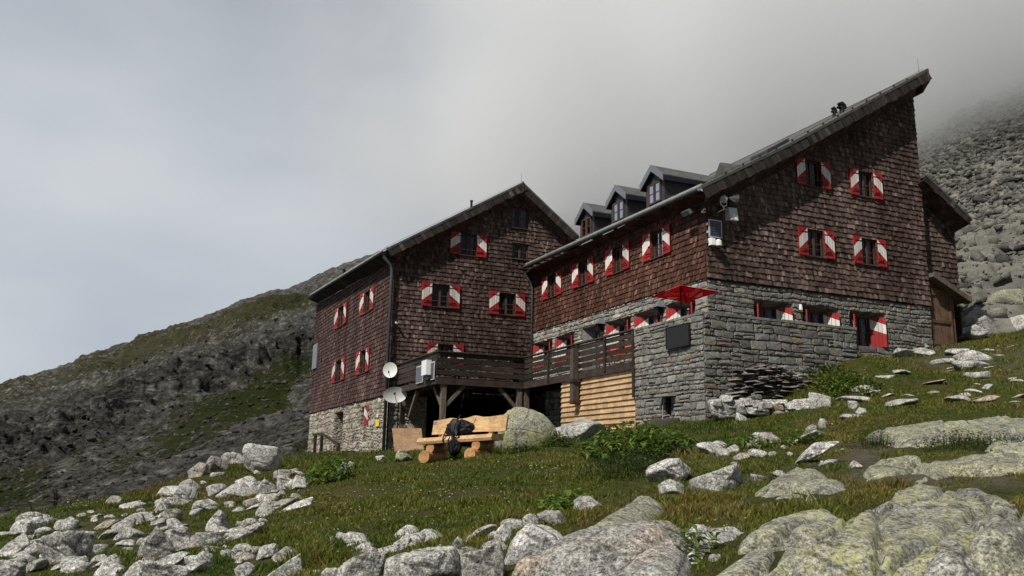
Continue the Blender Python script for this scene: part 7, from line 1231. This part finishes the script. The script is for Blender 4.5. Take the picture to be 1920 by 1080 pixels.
def build_grass():
    r = np.random.default_rng(21); N = 700000
    px = r.uniform(-330, 2320, N); Y = np.exp(r.uniform(0, 1, N) ** 0.8 * math.log(44 / 4.5) + math.log(4.5)); x = (px - 960) / F * Y * 1.02; y = Y
    h = np.stack([x, y, 0 * x], 1) - P0; a = h @ A3; b = h @ B3
    ok = ~(((a > -3.2) & (a < 2.7) & (b > -4.0) & (b < 9)) | ((a > 0) & (a < 12.4) & (b > -0.1) & (b < 15)) | ((a > -7.15) & (b > 8.0) & (a < 5)))
    for poly in SLABS: ok &= ~((sdist(x, y, poly) > -0.02))
    g1 = fbm(x * 0.45, y * 0.45, 4.0, 3); g2 = fbm(x * 1.7, y * 1.7, 9.0, 3); g3 = fbm(x * 0.2 + 30, y * 0.2, 2.0, 2)
    ok &= (g2 + r.normal(0, 0.3, N)) > -0.36
    pj = np.stack([x, y, TP(x, y)], 1) @ RC; qx = 960 + F * pj[:, 0] / -pj[:, 2]; qy = 540 - F * pj[:, 1] / -pj[:, 2]
    path = np.zeros(N)
    for cx, cy, rx, ry in [(1700, 890, 170, 18), (1620, 862, 50, 24), (1800, 672, 80, 18), (1870, 900, 50, 12)]: path = np.maximum(path, np.exp(-(((qx - cx) / rx) ** 2 + ((qy - cy) / ry) ** 2)))
    ok &= r.random(N) > path * 1.1
    x, y, g1, g2, g3, qx, qy = [v[ok] for v in (x, y, g1, g2, g3, qx, qy)]; n = len(x); z = ground(x, y)
    long_ = np.clip(0.5 + 1.1 * g2 + 0.5 * g1, 0.15, 1.3); H = (0.03 + 0.085 * long_) * r.uniform(0.55, 1.25, n)
    tuft = np.exp(-(((qx - 585) / 45) ** 2 + ((qy - 1035) / 40) ** 2)); H *= 1 + 1.6 * tuft; H *= np.where((qx > 1600) & (y < 16), 0.75, 1.0) * (1 + 0.5 * sstep(15, 26, y))
    td, _, tcid = worley(x * 1.25 + 0.4 * g2, y * 1.25); tus = np.exp(-(td / 0.3) ** 2) * (tcid > 0.35); H *= 0.6 + 0.85 * tus
    w = (0.0042 + 0.0007 * y) * r.uniform(0.7, 1.3, n); az = r.uniform(0, 6.283, n); ln = r.uniform(0.15, 0.9, n) * H; dx, dy = np.cos(az), np.sin(az); wa = r.uniform(0, 6.283, n); wx, wy = np.cos(wa) * w / 2, np.sin(wa) * w / 2
    V = np.empty((n, 5, 3)); zb = z - 0.015
    V[:, 0] = np.stack([x - wx, y - wy, zb], 1); V[:, 1] = np.stack([x + wx, y + wy, zb], 1); V[:, 2] = np.stack([x - wx * 0.8 + dx * ln * 0.35, y - wy * 0.8 + dy * ln * 0.35, zb + H * 0.6], 1); V[:, 3] = np.stack([x + wx * 0.8 + dx * ln * 0.35, y + wy * 0.8 + dy * ln * 0.35, zb + H * 0.6], 1); V[:, 4] = np.stack([x + dx * ln, y + dy * ln, zb + H * 0.95], 1)
    i = np.arange(n)[:, None] * 5; Fc = np.concatenate([i + np.array([0, 1, 3]), i + np.array([0, 3, 2]), i + np.array([2, 3, 4])], 0)
    pal = np.array([(0.028, 0.06, 0.005), (0.058, 0.1, 0.008), (0.1, 0.128, 0.012), (0.15, 0.14, 0.02), (0.22, 0.165, 0.06), (0.12, 0.06, 0.028)])
    rusty = np.exp(-(((qx - 330) / 190) ** 2 + ((qy - 915) / 34) ** 2)) + 0.6 * np.exp(-(((qx - 560) / 110) ** 2 + ((qy - 915) / 30) ** 2)); t = 1.35 + 1.7 * g1 + 1.3 * g3 + r.normal(0, 0.9, n) + 1.5 * rusty + 1.2 * tuft + 0.5 * np.clip((qx - 1200) / 500, 0, 1) + 1.3 * (r.random(n) < 0.08) + (tcid - 0.4) * 1.5 * (tus + 0.3)
    t = np.clip(t, 0, 4.99); k = t.astype(int); f = (t - k)[:, None]; c = pal[k] * (1 - f) + pal[k + 1] * f; c = c * r.uniform(0.65, 1.35, n)[:, None]; c = np.where((r.random(n) < 0.35 * rusty)[:, None], pal[5] * r.uniform(0.7, 1.6, n)[:, None], c)
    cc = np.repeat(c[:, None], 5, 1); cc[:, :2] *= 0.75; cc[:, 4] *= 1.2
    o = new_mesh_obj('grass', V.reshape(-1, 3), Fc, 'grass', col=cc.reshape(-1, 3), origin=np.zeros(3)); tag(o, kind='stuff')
    # flowers: little five-petalled heads in drifts
    pts = []; zones = [(560, 945, 120, 30, 130, 0), (640, 980, 170, 60, 150, 0), (840, 930, 60, 20, 70, 0), (1000, 890, 60, 20, 110, 0), (860, 960, 140, 50, 110, 0), (152, 955, 26, 6, 90, 2), (500, 935, 60, 20, 70, 0), (1480, 860, 150, 40, 40, 0), (1600, 712, 60, 22, 50, 0), (1340, 1000, 80, 30, 26, 1), (760, 930, 60, 12, 8, 1), (1500, 720, 60, 20, 30, 0), (1700, 720, 150, 40, 60, 0), (1050, 870, 200, 30, 60, 0)]
    V = []; Fc = []; Cc = []; cols = [(0.5, 0.48, 0.38), (0.7, 0.5, 0.02), (0.5, 0.48, 0.3)]
    for cx, cy, rx, ry, cnt, ci in zones:
        for k in range(int(cnt * 0.42)):
            X_, Y_ = cx + r.normal(0, rx * 0.6), cy + r.normal(0, ry * 0.6)
            if Y_ > 1080: continue
            p = hit(X_, Y_); s = (0.005 + 0.00055 * p[1]) * r.uniform(0.6, 1.4); hh = r.uniform(0.06, 0.17); o = np.array([p[0], p[1], p[2] + hh]); i0 = len(V); V.append(tuple(o + np.array([0, 0, s * 0.5])))
            for q in range(5): an = q * 1.2566 + r.random(); V.append(tuple(o + np.array([math.cos(an) * s, math.sin(an) * s, r.normal(0, 0.3) * s]))); V.append(tuple(o + np.array([math.cos(an + 0.63) * s * 0.6, math.sin(an + 0.63) * s * 0.6, 0])))
            for q in range(10): Fc.append([i0, i0 + 1 + q, i0 + 1 + (q + 1) % 10]); Cc.append(np.array(cols[ci if r.random() > 0.06 else 1]) * r.uniform(0.6, 1.1))
            V += [(o[0] - 0.003, o[1], o[2]), (o[0] + 0.003, o[1], o[2]), (o[0], o[1], p[2] - 0.02)]; Fc.append([len(V) - 3, len(V) - 2, len(V) - 1]); Cc.append(np.array((0.05, 0.06, 0.02)))
    o = new_mesh_obj('wildflowers', V, Fc, 'petal', col=Cc, origin=np.zeros(3)); tag(o, kind='stuff')
build_grass()
def build_snow_fence():
    P, PXg, PY = LM; q = P.reshape(-1, 3); pj = q @ RC; px = 960 + F * pj[:, 0] / -pj[:, 2]; py = 540 - F * pj[:, 1] / -pj[:, 2]
    def on(x, y): return q[int(np.argmin((px - x) ** 2 + (py - y) ** 2))]
    c = on(568, 620); Y = c[1] - 3; s = Y / F; t = thing('snow_fence', 'row of thin pale posts with one rail on the mountainside left of the hut', 'fence', at(568, 621, Y))
    for k in range(8): x = 546 + 6.2 * k; m = MB(); m.tube([at(x + 1.0, 622, Y), at(x - 0.5, 596, Y)], 0.42 * s, 6); m.build('post', 'pipe', t)
    m = MB(); m.tube([at(547, 608, Y), at(594, 607, Y)], 0.42 * s, 6); m.build('rail', 'pipe', t)
build_snow_fence()
# ------------------------------------------------------------------ rubble lying on the far slopes: countless blocks, one object each
def build_rubble(name, src, mat, n, x0, x1, tsel, size, seed, attrs):
    r = np.random.default_rng(seed); P, PXg, PY = src; rows, cols = PXg.shape; cid = np.nonzero((PXg[0] > x0) & (PXg[0] < x1))[0]; px = r.uniform(x0, x1, n); c = np.clip(np.searchsorted(PXg[0], px), 0, cols - 1); tt = tsel(r, n); rw = np.clip((tt * (rows - 1)).astype(int), 0, rows - 1)
    base = P[rw, c]; bv = np.array([(-1, -1, -1), (1, -1, -1), (1, 1, -1), (-1, 1, -1), (-1, -1, 1), (1, -1, 1), (1, 1, 1), (-1, 1, 1)], float) * 0.75; bf = np.array([(3, 2, 1), (3, 1, 0), (4, 5, 6), (4, 6, 7), (0, 1, 5), (0, 5, 4), (1, 2, 6), (1, 6, 5), (2, 3, 7), (2, 7, 6), (3, 0, 4), (3, 4, 7)]); m = 8; sc = size(r, n, tt)
    V = np.repeat(bv[None], n, 0) * (1 + r.uniform(-0.6, 0.3, (n, m, 3))); V = V * (sc[:, None] * np.stack([r.uniform(0.7, 1.5, n), r.uniform(0.6, 1.2, n), r.uniform(0.35, 0.8, n)], 1))[:, None, :]
    a = r.uniform(0, 6.283, n); b = r.uniform(-0.7, 0.7, n); ca, sa, cb, sb = np.cos(a)[:, None], np.sin(a)[:, None], np.cos(b)[:, None], np.sin(b)[:, None]
    x, y, z = V[..., 0], V[..., 1], V[..., 2]; x, z = x * cb - z * sb, x * sb + z * cb; x, y = x * ca - y * sa, x * sa + y * ca; V = np.stack([x, y, z], -1) + base[:, None, :] + np.array([0, 0, 0.0]) + (sc * 0.15)[:, None, None] * np.array([0, 0, 1.0])
    Fc = (np.arange(n)[:, None, None] * m + bf[None]).reshape(-1, 3); at_ = {k: np.repeat(f(r, n, tt), m) for k, f in attrs.items()}
    o = new_mesh_obj(name, V.reshape(-1, 3), Fc, mat, attrs=at_, origin=np.zeros(3)); tag(o, kind='stuff')
build_rubble('scree_rubble', RS, 'scree', 30000, 1705, 1990, lambda r, n: np.where(r.random(n) < 0.97, r.uniform(0.36, 0.82, n), r.uniform(0.05, 0.36, n)), lambda r, n, t: (0.1 + 0.5 * r.random(n) ** 7) * (0.75 + 0.8 * t), 31, {'rock': lambda r, n, t: np.ones(n), 'cell': lambda r, n, t: r.uniform(0, 1, n)})
build_rubble('mountain_rubble', LM, 'mountain', 4200, -30, 640, lambda r, n: np.where(r.random(n) < 0.55, r.uniform(0.02, 0.45, n), r.uniform(0.4, 0.88, n)), lambda r, n, t: (0.16 + 0.55 * r.random(n) ** 4) * (0.7 + 1.0 * t), 33, {'rock': lambda r, n, t: np.full(n, 1.6), 'dark': lambda r, n, t: np.zeros(n), 'green': lambda r, n, t: np.zeros(n)})
